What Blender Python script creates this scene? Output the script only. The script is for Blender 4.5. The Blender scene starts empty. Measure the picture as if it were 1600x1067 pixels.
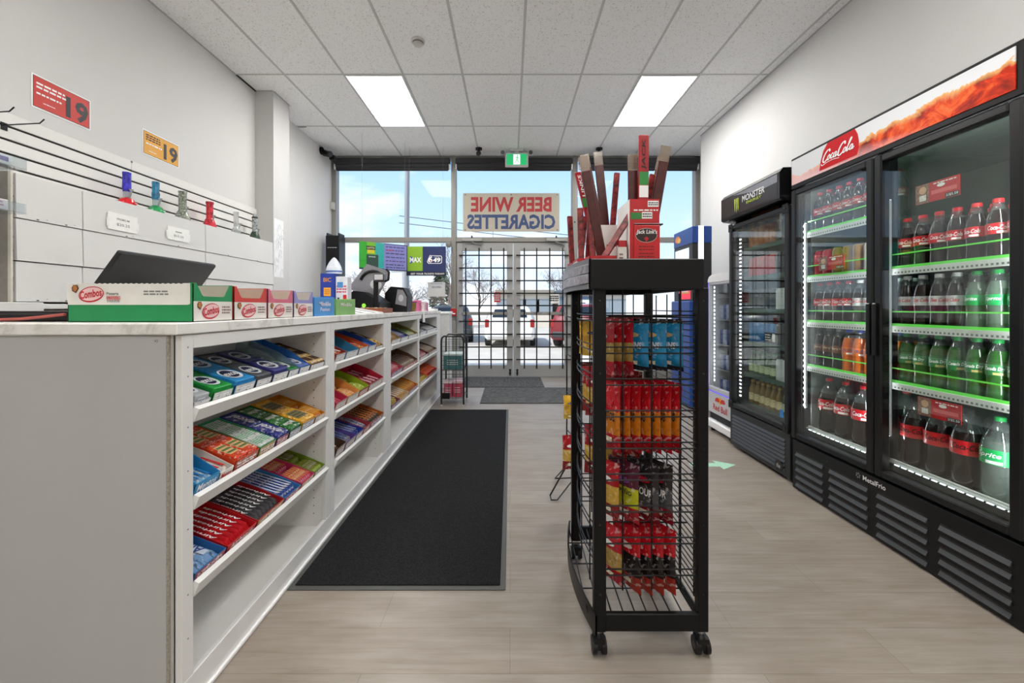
import bpy, math, random
from mathutils import Vector, Matrix
R = random.Random(11)
SC = bpy.context.scene
COL = SC.collection
PI = math.pi

# ------------------------------------------------------------------ materials
def lin(c):
    if isinstance(c, str):
        c = tuple(int(c[i:i + 2], 16) for i in (0, 2, 4))
    out = []
    for v in c:
        v = v / 255.0
        out.append(v / 12.92 if v <= 0.04045 else ((v + 0.055) / 1.055) ** 2.4)
    return (out[0], out[1], out[2], 1.0)

def new_mat(name):
    m = bpy.data.materials.new(name)
    m.use_nodes = True
    nt = m.node_tree
    return m, nt, nt.nodes['Principled BSDF'], nt.nodes['Material Output']

def N(nt, typ, **kw):
    n = nt.nodes.new(typ)
    for k, v in kw.items():
        if k.startswith('i_'):
            n.inputs[k[2:].replace('_', ' ')].default_value = v
        else:
            setattr(n, k, v)
    return n

_pm = {}
def P(color, rough=0.5, metal=0.0, noise=0.06, nscale=25.0, bump=0.0, bscale=200.0, spec=0.5, coat=0.0, stretch=(1, 1, 1)):
    """plain procedural surface: base colour with a faint noise variation"""
    key = (color, rough, metal, noise, nscale, bump, bscale, spec, coat, stretch)
    if key in _pm:
        return _pm[key]
    m, nt, b, o = new_mat('mat_' + str(len(_pm)))
    c = lin(color)
    b.inputs['Roughness'].default_value = rough
    b.inputs['Metallic'].default_value = metal
    b.inputs['Specular IOR Level'].default_value = spec
    b.inputs['Coat Weight'].default_value = coat
    b.inputs['Coat Roughness'].default_value = 0.08
    tc = N(nt, 'ShaderNodeTexCoord')
    mp = N(nt, 'ShaderNodeMapping')
    mp.inputs['Scale'].default_value = stretch
    nt.links.new(tc.outputs['Object'], mp.inputs['Vector'])
    nz = N(nt, 'ShaderNodeTexNoise', i_Scale=nscale, i_Detail=3.0)
    nt.links.new(mp.outputs[0], nz.inputs['Vector'])
    cr = N(nt, 'ShaderNodeValToRGB')
    cr.color_ramp.elements[0].position = 0.3
    cr.color_ramp.elements[1].position = 0.7
    cr.color_ramp.elements[0].color = (c[0] * (1 - noise), c[1] * (1 - noise), c[2] * (1 - noise), 1)
    cr.color_ramp.elements[1].color = (min(1, c[0] * (1 + noise)), min(1, c[1] * (1 + noise)), min(1, c[2] * (1 + noise)), 1)
    nt.links.new(nz.outputs['Fac'], cr.inputs['Fac'])
    nt.links.new(cr.outputs['Color'], b.inputs['Base Color'])
    if bump > 0:
        n2 = N(nt, 'ShaderNodeTexNoise', i_Scale=bscale, i_Detail=4.0)
        nt.links.new(mp.outputs[0], n2.inputs['Vector'])
        bp = N(nt, 'ShaderNodeBump', i_Strength=bump, i_Distance=0.002)
        nt.links.new(n2.outputs['Fac'], bp.inputs['Height'])
        nt.links.new(bp.outputs['Normal'], b.inputs['Normal'])
    _pm[key] = m
    return m

def PRT(color, rough=0.3, scale=60.0, amount=0.8, light='F2EEE8', dark='2A2226', bump=0.0):
    """printed wrapper: the base colour broken by small pale and dark print"""
    key = ('prt', color, rough, scale, amount, light, dark, bump)
    if key in _pm:
        return _pm[key]
    m, nt, b, o = new_mat('print_' + str(len(_pm)))
    c = lin(color); l = lin(light); d = lin(dark)
    mixc = lambda q: tuple(c[i] * (1 - amount) + q[i] * amount for i in range(3)) + (1,)
    tc = N(nt, 'ShaderNodeTexCoord')
    nz = N(nt, 'ShaderNodeTexNoise', i_Scale=scale, i_Detail=2.5, i_Roughness=.55, i_Distortion=.9)
    nt.links.new(tc.outputs['Object'], nz.inputs['Vector'])
    cr = N(nt, 'ShaderNodeValToRGB'); e = cr.color_ramp.elements
    e[0].position = .34; e[0].color = mixc(d); e[1].position = .70; e[1].color = mixc(l)
    e.new(.40).color = c; e.new(.57).color = c; e.new(.62).color = mixc(l)
    nt.links.new(nz.outputs['Fac'], cr.inputs['Fac']); nt.links.new(cr.outputs['Color'], b.inputs['Base Color'])
    b.inputs['Roughness'].default_value = rough
    if bump > 0:
        n2 = N(nt, 'ShaderNodeTexNoise', i_Scale=36.0, i_Detail=2.0); nt.links.new(tc.outputs['Object'], n2.inputs['Vector'])
        bp = N(nt, 'ShaderNodeBump', i_Strength=bump, i_Distance=.006); nt.links.new(n2.outputs['Fac'], bp.inputs['Height']); nt.links.new(bp.outputs['Normal'], b.inputs['Normal'])
    _pm[key] = m
    return m

def EM(color, strength):
    key = ('em', color, strength)
    if key in _pm:
        return _pm[key]
    m, nt, b, o = new_mat('emit_' + str(len(_pm)))
    b.inputs['Base Color'].default_value = lin(color)
    b.inputs['Emission Color'].default_value = lin(color)
    b.inputs['Emission Strength'].default_value = strength
    _pm[key] = m
    return m

def GLASS(tint=(255, 255, 255), base=0.05, gain=0.9, rough=0.0, milk=0.0, milkc=(230, 240, 240)):
    """thin clear sheet: transparent body with an angle dependent mirror"""
    key = ('gl', tint, base, gain, rough, milk, milkc)
    if key in _pm:
        return _pm[key]
    m, nt, b, o = new_mat('glass_' + str(len(_pm)))
    nt.nodes.remove(b)
    tr = N(nt, 'ShaderNodeBsdfTransparent'); tr.inputs['Color'].default_value = lin(tint)
    gl = N(nt, 'ShaderNodeBsdfGlossy'); gl.inputs['Roughness'].default_value = rough
    lw = N(nt, 'ShaderNodeLayerWeight'); lw.inputs['Blend'].default_value = 0.5
    pw = N(nt, 'ShaderNodeMath', operation='POWER'); pw.inputs[1].default_value = 5.0
    ml = N(nt, 'ShaderNodeMath', operation='MULTIPLY_ADD'); ml.inputs[1].default_value = gain; ml.inputs[2].default_value = base
    nt.links.new(lw.outputs['Facing'], pw.inputs[0]); nt.links.new(pw.outputs[0], ml.inputs[0])
    mx = N(nt, 'ShaderNodeMixShader')
    nt.links.new(ml.outputs[0], mx.inputs['Fac'])
    src = tr
    if milk > 0:
        df = N(nt, 'ShaderNodeBsdfDiffuse'); df.inputs['Color'].default_value = lin(milkc)
        m2 = N(nt, 'ShaderNodeMixShader'); m2.inputs['Fac'].default_value = milk
        nt.links.new(tr.outputs[0], m2.inputs[1]); nt.links.new(df.outputs[0], m2.inputs[2]); src = m2
    nt.links.new(src.outputs[0], mx.inputs[1]); nt.links.new(gl.outputs[0], mx.inputs[2])
    nt.links.new(mx.outputs[0], o.inputs['Surface'])
    _pm[key] = m
    return m

# ------------------------------------------------------------------ text glyph cache
_tc = {}
def glyphs(s, bold=0.0, shear=0.0):
    key = (s, bold, shear)
    if key in _tc:
        return _tc[key]
    cu = bpy.data.curves.new('t', 'FONT')
    cu.body = s; cu.size = 1.0; cu.offset = bold; cu.shear = shear
    cu.resolution_u = 2; cu.fill_mode = 'FRONT'
    ob = bpy.data.objects.new('t', cu); COL.objects.link(ob)
    dg = bpy.context.evaluated_depsgraph_get()
    me = bpy.data.meshes.new_from_object(ob.evaluated_get(dg))
    vs = [(v.co.x, v.co.y) for v in me.vertices]
    fs = [tuple(p.vertices) for p in me.polygons]
    bpy.data.objects.remove(ob); bpy.data.curves.remove(cu); bpy.data.meshes.remove(me)
    if not vs:
        vs = [(0, 0)]
    x0 = min(v[0] for v in vs); x1 = max(v[0] for v in vs)
    y0 = min(v[1] for v in vs); y1 = max(v[1] for v in vs)
    vs = [((v[0] - x0) / max(1e-6, x1 - x0) - 0.5, (v[1] - y0) / max(1e-6, y1 - y0) - 0.5) for v in vs]
    _tc[key] = (vs, fs, (x1 - x0) / max(1e-6, y1 - y0))
    return _tc[key]

# ------------------------------------------------------------------ mesh builder
class MB:
    def __init__(s):
        s.V = []; s.F = []; s.MI = []; s.SM = []; s.mats = []; s.T = None
    def mi(s, m):
        if m not in s.mats:
            s.mats.append(m)
        return s.mats.index(m)
    def add(s, vs, fs, m, smooth=False):
        b = len(s.V)
        if s.T is not None:
            vs = [tuple(s.T @ Vector(v)) for v in vs]
        s.V.extend(tuple(v) for v in vs)
        k = s.mi(m)
        for f in fs:
            s.F.append(tuple(i + b for i in f)); s.MI.append(k); s.SM.append(smooth)
        return s
    def convex(s, vs, fs, m, smooth=False):
        c = Vector((0, 0, 0))
        for v in vs: c += Vector(v)
        c /= len(vs)
        out = []
        for f in fs:
            p = [Vector(vs[i]) for i in f]
            n = Vector((0, 0, 0))
            for i in range(1, len(p) - 1):
                n += (p[i] - p[0]).cross(p[i + 1] - p[0])
            fc = sum(p, Vector((0, 0, 0))) / len(p)
            out.append(tuple(reversed(f)) if n.dot(fc - c) < 0 else tuple(f))
        return s.add(vs, out, m, smooth)
    def box(s, x0, x1, y0, y1, z0, z1, m, b=0.0):
        if x0 > x1: x0, x1 = x1, x0
        if y0 > y1: y0, y1 = y1, y0
        if z0 > z1: z0, z1 = z1, z0
        b = min(b, (x1 - x0) * .45, (y1 - y0) * .45, (z1 - z0) * .45)
        if b <= 0:
            vs = [(x, y, z) for x in (x0, x1) for y in (y0, y1) for z in (z0, z1)]
            fs = [(0, 1, 3, 2), (4, 6, 7, 5), (0, 4, 5, 1), (2, 3, 7, 6), (0, 2, 6, 4), (1, 5, 7, 3)]
            return s.convex(vs, fs, m)
        vs = []; idx = {}
        for sx in (0, 1):
            for sy in (0, 1):
                for sz in (0, 1):
                    X = (x0, x1)[sx]; Y = (y0, y1)[sy]; Z = (z0, z1)[sz]
                    xi = X + (b, -b)[sx]; yi = Y + (b, -b)[sy]; zi = Z + (b, -b)[sz]
                    for a, p in enumerate(((X, yi, zi), (xi, Y, zi), (xi, yi, Z))):
                        idx[(sx, sy, sz, a)] = len(vs); vs.append(p)
        fs = []
        for d in (0, 1):
            fs.append([idx[(d, 0, 0, 0)], idx[(d, 1, 0, 0)], idx[(d, 1, 1, 0)], idx[(d, 0, 1, 0)]])
            fs.append([idx[(0, d, 0, 1)], idx[(1, d, 0, 1)], idx[(1, d, 1, 1)], idx[(0, d, 1, 1)]])
            fs.append([idx[(0, 0, d, 2)], idx[(1, 0, d, 2)], idx[(1, 1, d, 2)], idx[(0, 1, d, 2)]])
        for a in (0, 1):
            for c in (0, 1):
                fs.append([idx[(a, c, 0, 0)], idx[(a, c, 1, 0)], idx[(a, c, 1, 1)], idx[(a, c, 0, 1)]])
                fs.append([idx[(a, 0, c, 0)], idx[(a, 1, c, 0)], idx[(a, 1, c, 2)], idx[(a, 0, c, 2)]])
                fs.append([idx[(0, a, c, 1)], idx[(1, a, c, 1)], idx[(1, a, c, 2)], idx[(0, a, c, 2)]])
                for e in (0, 1):
                    fs.append([idx[(a, c, e, 0)], idx[(a, c, e, 1)], idx[(a, c, e, 2)]])
        return s.convex(vs, fs, m)
    def prism(s, pts, axis, a0, a1, m, smooth=False):
        """extrude a 2-D polygon along an axis (0 x, 1 y, 2 z)"""
        def mk(p, a):
            if axis == 0: return (a, p[0], p[1])
            if axis == 1: return (p[0], a, p[1])
            return (p[0], p[1], a)
        n = len(pts)
        area = sum(pts[i][0] * pts[(i + 1) % n][1] - pts[(i + 1) % n][0] * pts[i][1] for i in range(n))
        if area < 0: pts = list(reversed(pts))
        if a0 > a1: a0, a1 = a1, a0
        vs = [mk(p, a0) for p in pts] + [mk(p, a1) for p in pts]
        fs = [tuple(range(n - 1, -1, -1)), tuple(range(n, 2 * n))]
        fs += [(i, (i + 1) % n, n + (i + 1) % n, n + i) for i in range(n)]
        if axis == 1:
            fs = [tuple(reversed(f)) for f in fs]
        return s.add(vs, fs, m, smooth)
    def quad(s, a, b, c, d, m):
        return s.add([a, b, c, d], [(0, 1, 2, 3)], m)
    def cyl(s, p0, p1, r, m, n=10, r1=None, caps=True, smooth=True):
        p0 = Vector(p0); p1 = Vector(p1)
        if r1 is None: r1 = r
        d = (p1 - p0)
        if d.length < 1e-9: return s
        d.normalize()
        u = d.orthogonal().normalized(); w = d.cross(u)
        vs = []
        for p, rr in ((p0, r), (p1, r1)):
            for i in range(n):
                a = 2 * PI * i / n
                vs.append(tuple(p + u * (rr * math.cos(a)) + w * (rr * math.sin(a))))
        s.add(vs, [(i, (i + 1) % n, n + (i + 1) % n, n + i) for i in range(n)], m, smooth)
        if caps:
            s.add(vs[:n], [tuple(range(n - 1, -1, -1))], m); s.add(vs[n:], [tuple(range(n))], m)
        return s
    def tube(s, pts, r, m, n=6, smooth=True, closed=False):
        pts = [Vector(p) for p in pts]
        k = len(pts)
        rings = []
        u = None
        for i, p in enumerate(pts):
            if closed:
                t = pts[(i + 1) % k] - pts[i - 1]
            else:
                t = pts[min(i + 1, k - 1)] - pts[max(i - 1, 0)]
            t.normalize()
            if u is None: u = t.orthogonal().normalized()
            else:
                u = u - t * u.dot(t)
                u = u.normalized() if u.length > 1e-6 else t.orthogonal().normalized()
            w = t.cross(u)
            rr = r[i] if isinstance(r, (list, tuple)) else r
            rings.append([tuple(p + u * (rr * math.cos(2 * PI * j / n)) + w * (rr * math.sin(2 * PI * j / n))) for j in range(n)])
        vs = [v for ring in rings for v in ring]
        fs = []
        for i in range(k if closed else k - 1):
            b = ((i + 1) % k) * n
            for j in range(n):
                fs.append((i * n + j, i * n + (j + 1) % n, b + (j + 1) % n, b + j))
        if not closed:
            fs.append(tuple(range(n - 1, -1, -1))); fs.append(tuple((k - 1) * n + j for j in range(n)))
        return s.add(vs, fs, m, smooth)
    def lathe(s, prof, m, n=16, c=(0, 0, 0), smooth=True, cap0=True, cap1=True):
        """prof: (r, z) pairs bottom to top around a vertical axis through c"""
        vs = []
        for r, z in prof:
            for j in range(n):
                a = 2 * PI * j / n
                vs.append((c[0] + r * math.cos(a), c[1] + r * math.sin(a), c[2] + z))
        fs = []
        for i in range(len(prof) - 1):
            for j in range(n):
                fs.append((i * n + j, i * n + (j + 1) % n, (i + 1) * n + (j + 1) % n, (i + 1) * n + j))
        s.add(vs, fs, m, smooth)
        if cap0: s.add(vs[:n], [tuple(range(n - 1, -1, -1))], m)
        if cap1: s.add(vs[-n:], [tuple(range(n))], m)
        return s
    def ellipse(s, c, xd, yd, a, b, m, n=20, off=0.0):
        c = Vector(c); xd = Vector(xd).normalized(); yd = Vector(yd).normalized(); nn = xd.cross(yd)
        vs = [tuple(c + nn * off + xd * (a * math.cos(2 * PI * i / n)) + yd * (b * math.sin(2 * PI * i / n))) for i in range(n)]
        return s.add(vs, [tuple(range(n))], m)
    def rect(s, c, xd, yd, w, h, m, off=0.0):
        c = Vector(c); xd = Vector(xd).normalized(); yd = Vector(yd).normalized(); nn = xd.cross(yd)
        c = c + nn * off
        return s.add([tuple(c + xd * (i * w / 2) + yd * (j * h / 2)) for i, j in ((-1, -1), (1, -1), (1, 1), (-1, 1))], [(0, 1, 2, 3)], m)
    def poly(s, c, xd, yd, pts, m, off=0.0):
        c = Vector(c); xd = Vector(xd).normalized(); yd = Vector(yd).normalized(); nn = xd.cross(yd)
        c = c + nn * off
        return s.add([tuple(c + xd * p[0] + yd * p[1]) for p in pts], [tuple(range(len(pts)))], m)
    def text(s, t, c, xd, yd, w, h, m, bold=0.0, shear=0.0, off=0.0008, fn=None):
        vs, fs, asp = glyphs(t, bold, shear)
        if w is None: w = h * asp
        if h is None: h = w / asp
        c = Vector(c); xd = Vector(xd).normalized(); yd = Vector(yd).normalized(); nn = xd.cross(yd)
        c = c + nn * off
        out = []
        for x, y in vs:
            if fn: x, y = fn(x, y)
            out.append(tuple(c + xd * (x * w) + yd * (y * h)))
        return s.add(out, fs, m)
    def text_cyl(s, t, r, zc, ang, w, h, m, bold=0.0, shear=0.0):
        vs, fs, asp = glyphs(t, bold, shear)
        if h is None: h = w / asp
        out = []
        for x, y in vs:
            a = ang + x * w / r
            out.append((r * math.cos(a), r * math.sin(a), zc + y * h))
        return s.add(out, fs, m)
    def patch_cyl(s, r, a0, a1, z0, z1, m, n=6):
        vs = []
        for i in range(n + 1):
            a = a0 + (a1 - a0) * i / n
            vs += [(r * math.cos(a), r * math.sin(a), z0), (r * math.cos(a), r * math.sin(a), z1)]
        return s.add(vs, [(2 * i, 2 * i + 2, 2 * i + 3, 2 * i + 1) for i in range(n)], m, True)
    def lines(s, c, xd, yd, w, h, n, m, off=0.0008, seed=1):
        """blurred, unreadable small print as short bars"""
        rr = random.Random(seed)
        xd = Vector(xd).normalized(); yd = Vector(yd).normalized()
        for i in range(n):
            yy = (0.5 - (i + .5) / n) * h
            x = -w / 2
            while x < w / 2 * .9:
                l = min(rr.uniform(.08, .25) * w, w / 2 - x)
                s.rect(Vector(c) + xd * (x + l / 2) + yd * yy, xd, yd, l, h / n * .5, m, off)
                x += l + .04 * w
        return s
    def obj(s, name, parent=None, sharp=35):
        me = bpy.data.meshes.new(name)
        me.from_pydata(s.V, [], s.F)
        for m in s.mats: me.materials.append(m)
        me.polygons.foreach_set('material_index', s.MI)
        me.polygons.foreach_set('use_smooth', s.SM)
        if any(s.SM):
            me.set_sharp_from_angle(angle=math.radians(sharp))
        me.update()
        o = bpy.data.objects.new(name, me)
        COL.objects.link(o)
        if parent is not None: o.parent = parent
        return o

def tag(o, label, cat, group=None, kind=None):
    o['label'] = label; o['category'] = cat
    if group: o['group'] = group
    if kind: o['kind'] = kind
    return o
def struct(o, label, cat):
    o['label'] = label; o['category'] = cat; o['kind'] = 'structure'
    return o
def thing(name, label, cat, loc=(0, 0, 0), rz=0.0, group=None, M=None):
    o = bpy.data.objects.new(name, None); COL.objects.link(o)
    o.empty_display_size = 0.05
    if M is not None: o.matrix_world = M
    else:
        o.location = loc; o.rotation_euler = (0, 0, rz)
    return tag(o, label, cat, group)
def dup(root, label=None, group=None, M=None, loc=None, rz=None):
    r = root.copy(); COL.objects.link(r)
    if M is not None: r.matrix_world = M
    if loc is not None: r.location = loc
    if rz is not None: r.rotation_euler = (0, 0, rz)
    if label: r['label'] = label
    if group: r['group'] = group
    for ch in list(root.children):
        c = ch.copy(); COL.objects.link(c); c.parent = r; c.matrix_parent_inverse = ch.matrix_parent_inverse.copy()
        for g in list(ch.children):
            d = g.copy(); COL.objects.link(d); d.parent = c
    return r
ORD = ['first', 'second', 'third', 'fourth', 'fifth', 'sixth', 'seventh', 'eighth', 'ninth', 'tenth', 'eleventh', 'twelfth']
X = Vector((1, 0, 0)); Y = Vector((0, 1, 0)); Z = Vector((0, 0, 1))

# common finishes
WHITE_MEL = P('DEDEDC', .45, noise=.015, nscale=8)
BLACK_MET = P('0E0E0F', .38, noise=.08, spec=.3)
BLACK_PL = P('0D0D0E', .45, noise=.08, spec=.35)
BLACK_GLOSS = P('101011', .15, noise=.05)
CHROME = P('C8C8C8', .2, metal=1.0, noise=.03)
STEEL = P('9C9A96', .35, metal=.6, noise=.04)
PAPER = P('F2F2EF', .7, noise=.02)
INK = P('1B1B1E', .6, noise=.02)
GREY_INK = P('77777A', .6, noise=.02)
KRAFT = P('8A6A4C', .8, noise=.08)
WHITE_P = P('F4F4F4', .5, noise=.02)
RED_P = P('C8161E', .45, noise=.04)

# ------------------------------------------------------------------ camera
cam = bpy.data.cameras.new('camera')
cam.sensor_fit = 'HORIZONTAL'; cam.sensor_width = 36.0
cam.lens = 650 / 1600 * 36
cam.shift_x = 3 / 1600
cam.shift_y = (480 - 533.5) / 1600
cam.clip_start = 0.05; cam.clip_end = 400
co = bpy.data.objects.new('camera', cam); COL.objects.link(co)
co.location = (0, 0, 1.11); co.rotation_euler = (PI / 2, 0, 0)
SC.camera = co
# ================================================================== SETTING
H = 3.5
XL, XR, YB, YF = -2.82, 2.66, -4.0, 6.63

def floor_mat():
    m, nt, b, o = new_mat('mat_vinyl_planks')
    tc = N(nt, 'ShaderNodeTexCoord')
    br = N(nt, 'ShaderNodeTexBrick', offset=0.37, offset_frequency=2, squash=1.0)
    br.inputs['Scale'].default_value = 1.0
    br.inputs['Brick Width'].default_value = 1.22
    br.inputs['Row Height'].default_value = 0.18
    br.inputs['Mortar Size'].default_value = 0.0012
    br.inputs['Mortar Smooth'].default_value = 0.3
    br.inputs['Color1'].default_value = lin('948A80')
    br.inputs['Color2'].default_value = lin('9C948B')
    br.inputs['Mortar'].default_value = lin('80776E')
    nt.links.new(tc.outputs['Object'], br.inputs['Vector'])
    mp = N(nt, 'ShaderNodeMapping'); mp.inputs['Scale'].default_value = (1.6, 26, 1)
    nt.links.new(tc.outputs['Object'], mp.inputs['Vector'])
    nz = N(nt, 'ShaderNodeTexNoise', i_Scale=2.2, i_Detail=6.0, i_Roughness=0.6, i_Distortion=0.6)
    nt.links.new(mp.outputs[0], nz.inputs['Vector'])
    cr = N(nt, 'ShaderNodeValToRGB')
    cr.color_ramp.elements[0].position = 0.28; cr.color_ramp.elements[0].color = lin('A89C8E')
    cr.color_ramp.elements[1].position = 0.62; cr.color_ramp.elements[1].color = (1, 1, 1, 1)
    nt.links.new(nz.outputs['Fac'], cr.inputs['Fac'])
    mp2 = N(nt, 'ShaderNodeMapping'); mp2.inputs['Scale'].default_value = (3.0, 9, 1)
    nt.links.new(tc.outputs['Object'], mp2.inputs['Vector'])
    n2 = N(nt, 'ShaderNodeTexNoise', i_Scale=1.3, i_Detail=3.0)
    nt.links.new(mp2.outputs[0], n2.inputs['Vector'])
    cr2 = N(nt, 'ShaderNodeValToRGB')
    cr2.color_ramp.elements[0].position = 0.3; cr2.color_ramp.elements[0].color = lin('D8D2CA')
    cr2.color_ramp.elements[1].position = 0.65; cr2.color_ramp.elements[1].color = (1, 1, 1, 1)
    nt.links.new(n2.outputs['Fac'], cr2.inputs['Fac'])
    mx = N(nt, 'ShaderNodeMix', data_type='RGBA', blend_type='MULTIPLY'); mx.inputs[0].default_value = 0.32
    nt.links.new(br.outputs['Color'], mx.inputs[6]); nt.links.new(cr.outputs['Color'], mx.inputs[7])
    mx2 = N(nt, 'ShaderNodeMix', data_type='RGBA', blend_type='MULTIPLY'); mx2.inputs[0].default_value = 0.6
    nt.links.new(mx.outputs[2], mx2.inputs[6]); nt.links.new(cr2.outputs['Color'], mx2.inputs[7])
    nt.links.new(mx2.outputs[2], b.inputs['Base Color'])
    b.inputs['Roughness'].default_value = 0.42
    bp = N(nt, 'ShaderNodeBump', i_Strength=0.12, i_Distance=0.001)
    nt.links.new(nz.outputs['Fac'], bp.inputs['Height']); nt.links.new(bp.outputs['Normal'], b.inputs['Normal'])
    return m

def tile_mat():
    m, nt, b, o = new_mat('mat_acoustic_tile')
    tc = N(nt, 'ShaderNodeTexCoord')
    nz = N(nt, 'ShaderNodeTexNoise', i_Scale=95.0, i_Detail=2.0, i_Roughness=0.6)
    nt.links.new(tc.outputs['Object'], nz.inputs['Vector'])
    cr = N(nt, 'ShaderNodeValToRGB')
    e = cr.color_ramp.elements
    e[0].position = 0.30; e[0].color = lin('C2C2C1')
    e[1].position = 0.42; e[1].color = lin('FAFAF9')
    nt.links.new(nz.outputs['Fac'], cr.inputs['Fac'])
    nt.links.new(cr.outputs['Color'], b.inputs['Base Color'])
    b.inputs['Roughness'].default_value = 0.9
    bp = N(nt, 'ShaderNodeBump', i_Strength=0.25, i_Distance=0.003)
    nt.links.new(nz.outputs['Fac'], bp.inputs['Height']); nt.links.new(bp.outputs['Normal'], b.inputs['Normal'])
    return m

WALL = P('D6D5D4', .75, noise=.012, nscale=3, bump=.05, bscale=160)
WALL_G = P('CECDCC', .75, noise=.012, nscale=3, bump=.05, bscale=160)
FRAME = P('928F89', .42, metal=.15, noise=.03)
DOORM = P('A2A2A1', .42, metal=.1, noise=.03)
PANE = GLASS((255, 255, 255), .006, .7)

mb = MB(); mb.box(-3.2, 3.4, YB - .1, 6.76, -.12, 0, floor_mat())
struct(mb.obj('floor'), 'light greige wood-look vinyl plank floor of the shop', 'floor')

mb = MB(); TM = tile_mat()
mb.box(-3.2, 3.4, YB - .1, 6.76, H, H + .12, TM)
TBAR = P('C8C8C6', .6, noise=.02); GAP = P('BDBDBB', .8); GAP2 = P('6E6E6C', .8)  # GAP strips paint the shadow gap beside the T-bars
for k in range(-3, 10):
    x = -1.71 + .61 * k
    if XL < x < 3.0:
        mb.box(x - .009, x + .009, YB, 6.6, H - .004, H + .001, TBAR)
        mb.box(x + .009, x + .0125, YB, 6.6, H - .002, H + .001, GAP)
for k in range(-7, 2):
    y = 4.268 + 1.22 * k
    mb.box(-2.82, 3.0, y - .009, y + .009, H - .0045, H + .001, TBAR)
    mb.box(-2.82, 3.0, y + .009, y + .0135, H - .002, H + .001, GAP2 if y > 4 else GAP)
# slightly lifted tile edges
DARK = P('2A2A29', .9)
mb.box(-2.28, -1.72, 5.492, 5.508, H - .003, H, DARK)
mb.box(-2.81, -2.7, 5.488, 5.52, H - .003, H, DARK)
mb.box(-2.82, -2.80, 4.27, 4.6, H - .006, H, DARK)
mb.box(-2.80, -2.62, 4.585, 4.6, H - .004, H, GAP)
mb.box(-2.617, -2.605, 4.6, 4.93, H - .004, H, GAP)
mb.box(-2.82, -2.805, YB, 4.27, H - .003, H, GAP)
mb.box(2.648, 2.66, YB, 5.8, H - .003, H, GAP)
struct(mb.obj('ceiling'), 'suspended ceiling of white speckled acoustic tiles', 'ceiling')

mb = MB()
mb.box(-3.2, XL, YB, 6.76, 0, H, WALL)
mb.box(XL - .01, -2.617, 4.6, 4.93, 0, H, WALL_G)
struct(mb.obj('wall_left'), 'off-white left wall with a square pilaster', 'wall')
mb = MB()
mb.prism([(XR, YB), (XR, 5.8), (3.0, 5.8), (3.0, 6.76), (3.4, 6.76), (3.4, YB)], 2, 0, H, WALL)
struct(mb.obj('wall_right'), 'plain off-white right wall above the coolers', 'wall')
mb = MB(); mb.box(-3.2, 3.4, YB - .1, YB, 0, H, WALL)
struct(mb.obj('wall_back'), 'plain off-white wall at the back of the shop', 'wall')

# -------------------------------------------------- storefront glazing
def bars(name, rects, m, parent, y0=6.575, y1=6.70, b=.004):
    q = MB()
    for x0, x1, z0, z1 in rects: q.box(x0, x1, y0, y1, z0, z1, m, b)
    return q.obj(name, parent)
def pane(name, x0, x1, z0, z1, parent):
    q = MB(); q.box(x0, x1, 6.636, 6.644, z0, z1, PANE); return q.obj(name, parent)
ZT0, ZT1 = 2.144, 2.217
def window(nm, x0, x1, lab, low=True, jl=.0, jr=.0):
    w = bpy.data.objects.new(nm, None); COL.objects.link(w); w.location = ((x0 + x1) / 2, 6.64, 0)
    struct(w, lab, 'window')
    inv = Matrix.Translation((-(x0 + x1) / 2, -6.64, 0))
    ch = []
    rects = [(x0, x1, 3.455, 3.5), (x0, x1, ZT0, ZT1)]
    if low: rects += [(x0, x1, .0, .12)]
    if jl: rects.append((x0, x0 + jl, 0, 3.5))
    if jr: rects.append((x1 - jr, x1, 0, 3.5))
    ch.append(bars('window_frame', rects, FRAME, w))
    ch.append(pane('upper_pane', x0 + jl * .9, x1 - jr * .9, ZT1 - .005, 3.46, w))
    if low: ch.append(pane('lower_pane', x0 + jl * .9, x1 - jr * .9, .115, ZT0 + .005, w))
    for c in ch: c.data.transform(inv)
    return w
window('window_1', -2.82, -.93, 'tall left shop window beside the doors', True, .07, 0)
window('window_2', -.854, .979, 'transom window above the double doors', False)
window('window_3', 1.068, 3.0, 'tall right shop window behind the snack rack', True, 0, .07)
mb = MB(); mb.box(-.93, -.854, 6.56, 6.71, 0, H, FRAME, .006); mb.box(-.90, -.884, 6.553, 6.562, 0, H, FRAME)
struct(mb.obj('trim_1'), 'aluminium mullion left of the doors', 'mullion')
mb = MB(); mb.box(.979, 1.068, 6.56, 6.71, 0, H, FRAME, .006); mb.box(1.01, 1.03, 6.553, 6.562, 0, H, FRAME)
mb.cyl((1.02, 6.55, 2.45), (1.02, 6.565, 2.45), .012, INK, 8)
struct(mb.obj('trim_2'), 'aluminium mullion right of the doors', 'mullion')

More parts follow.
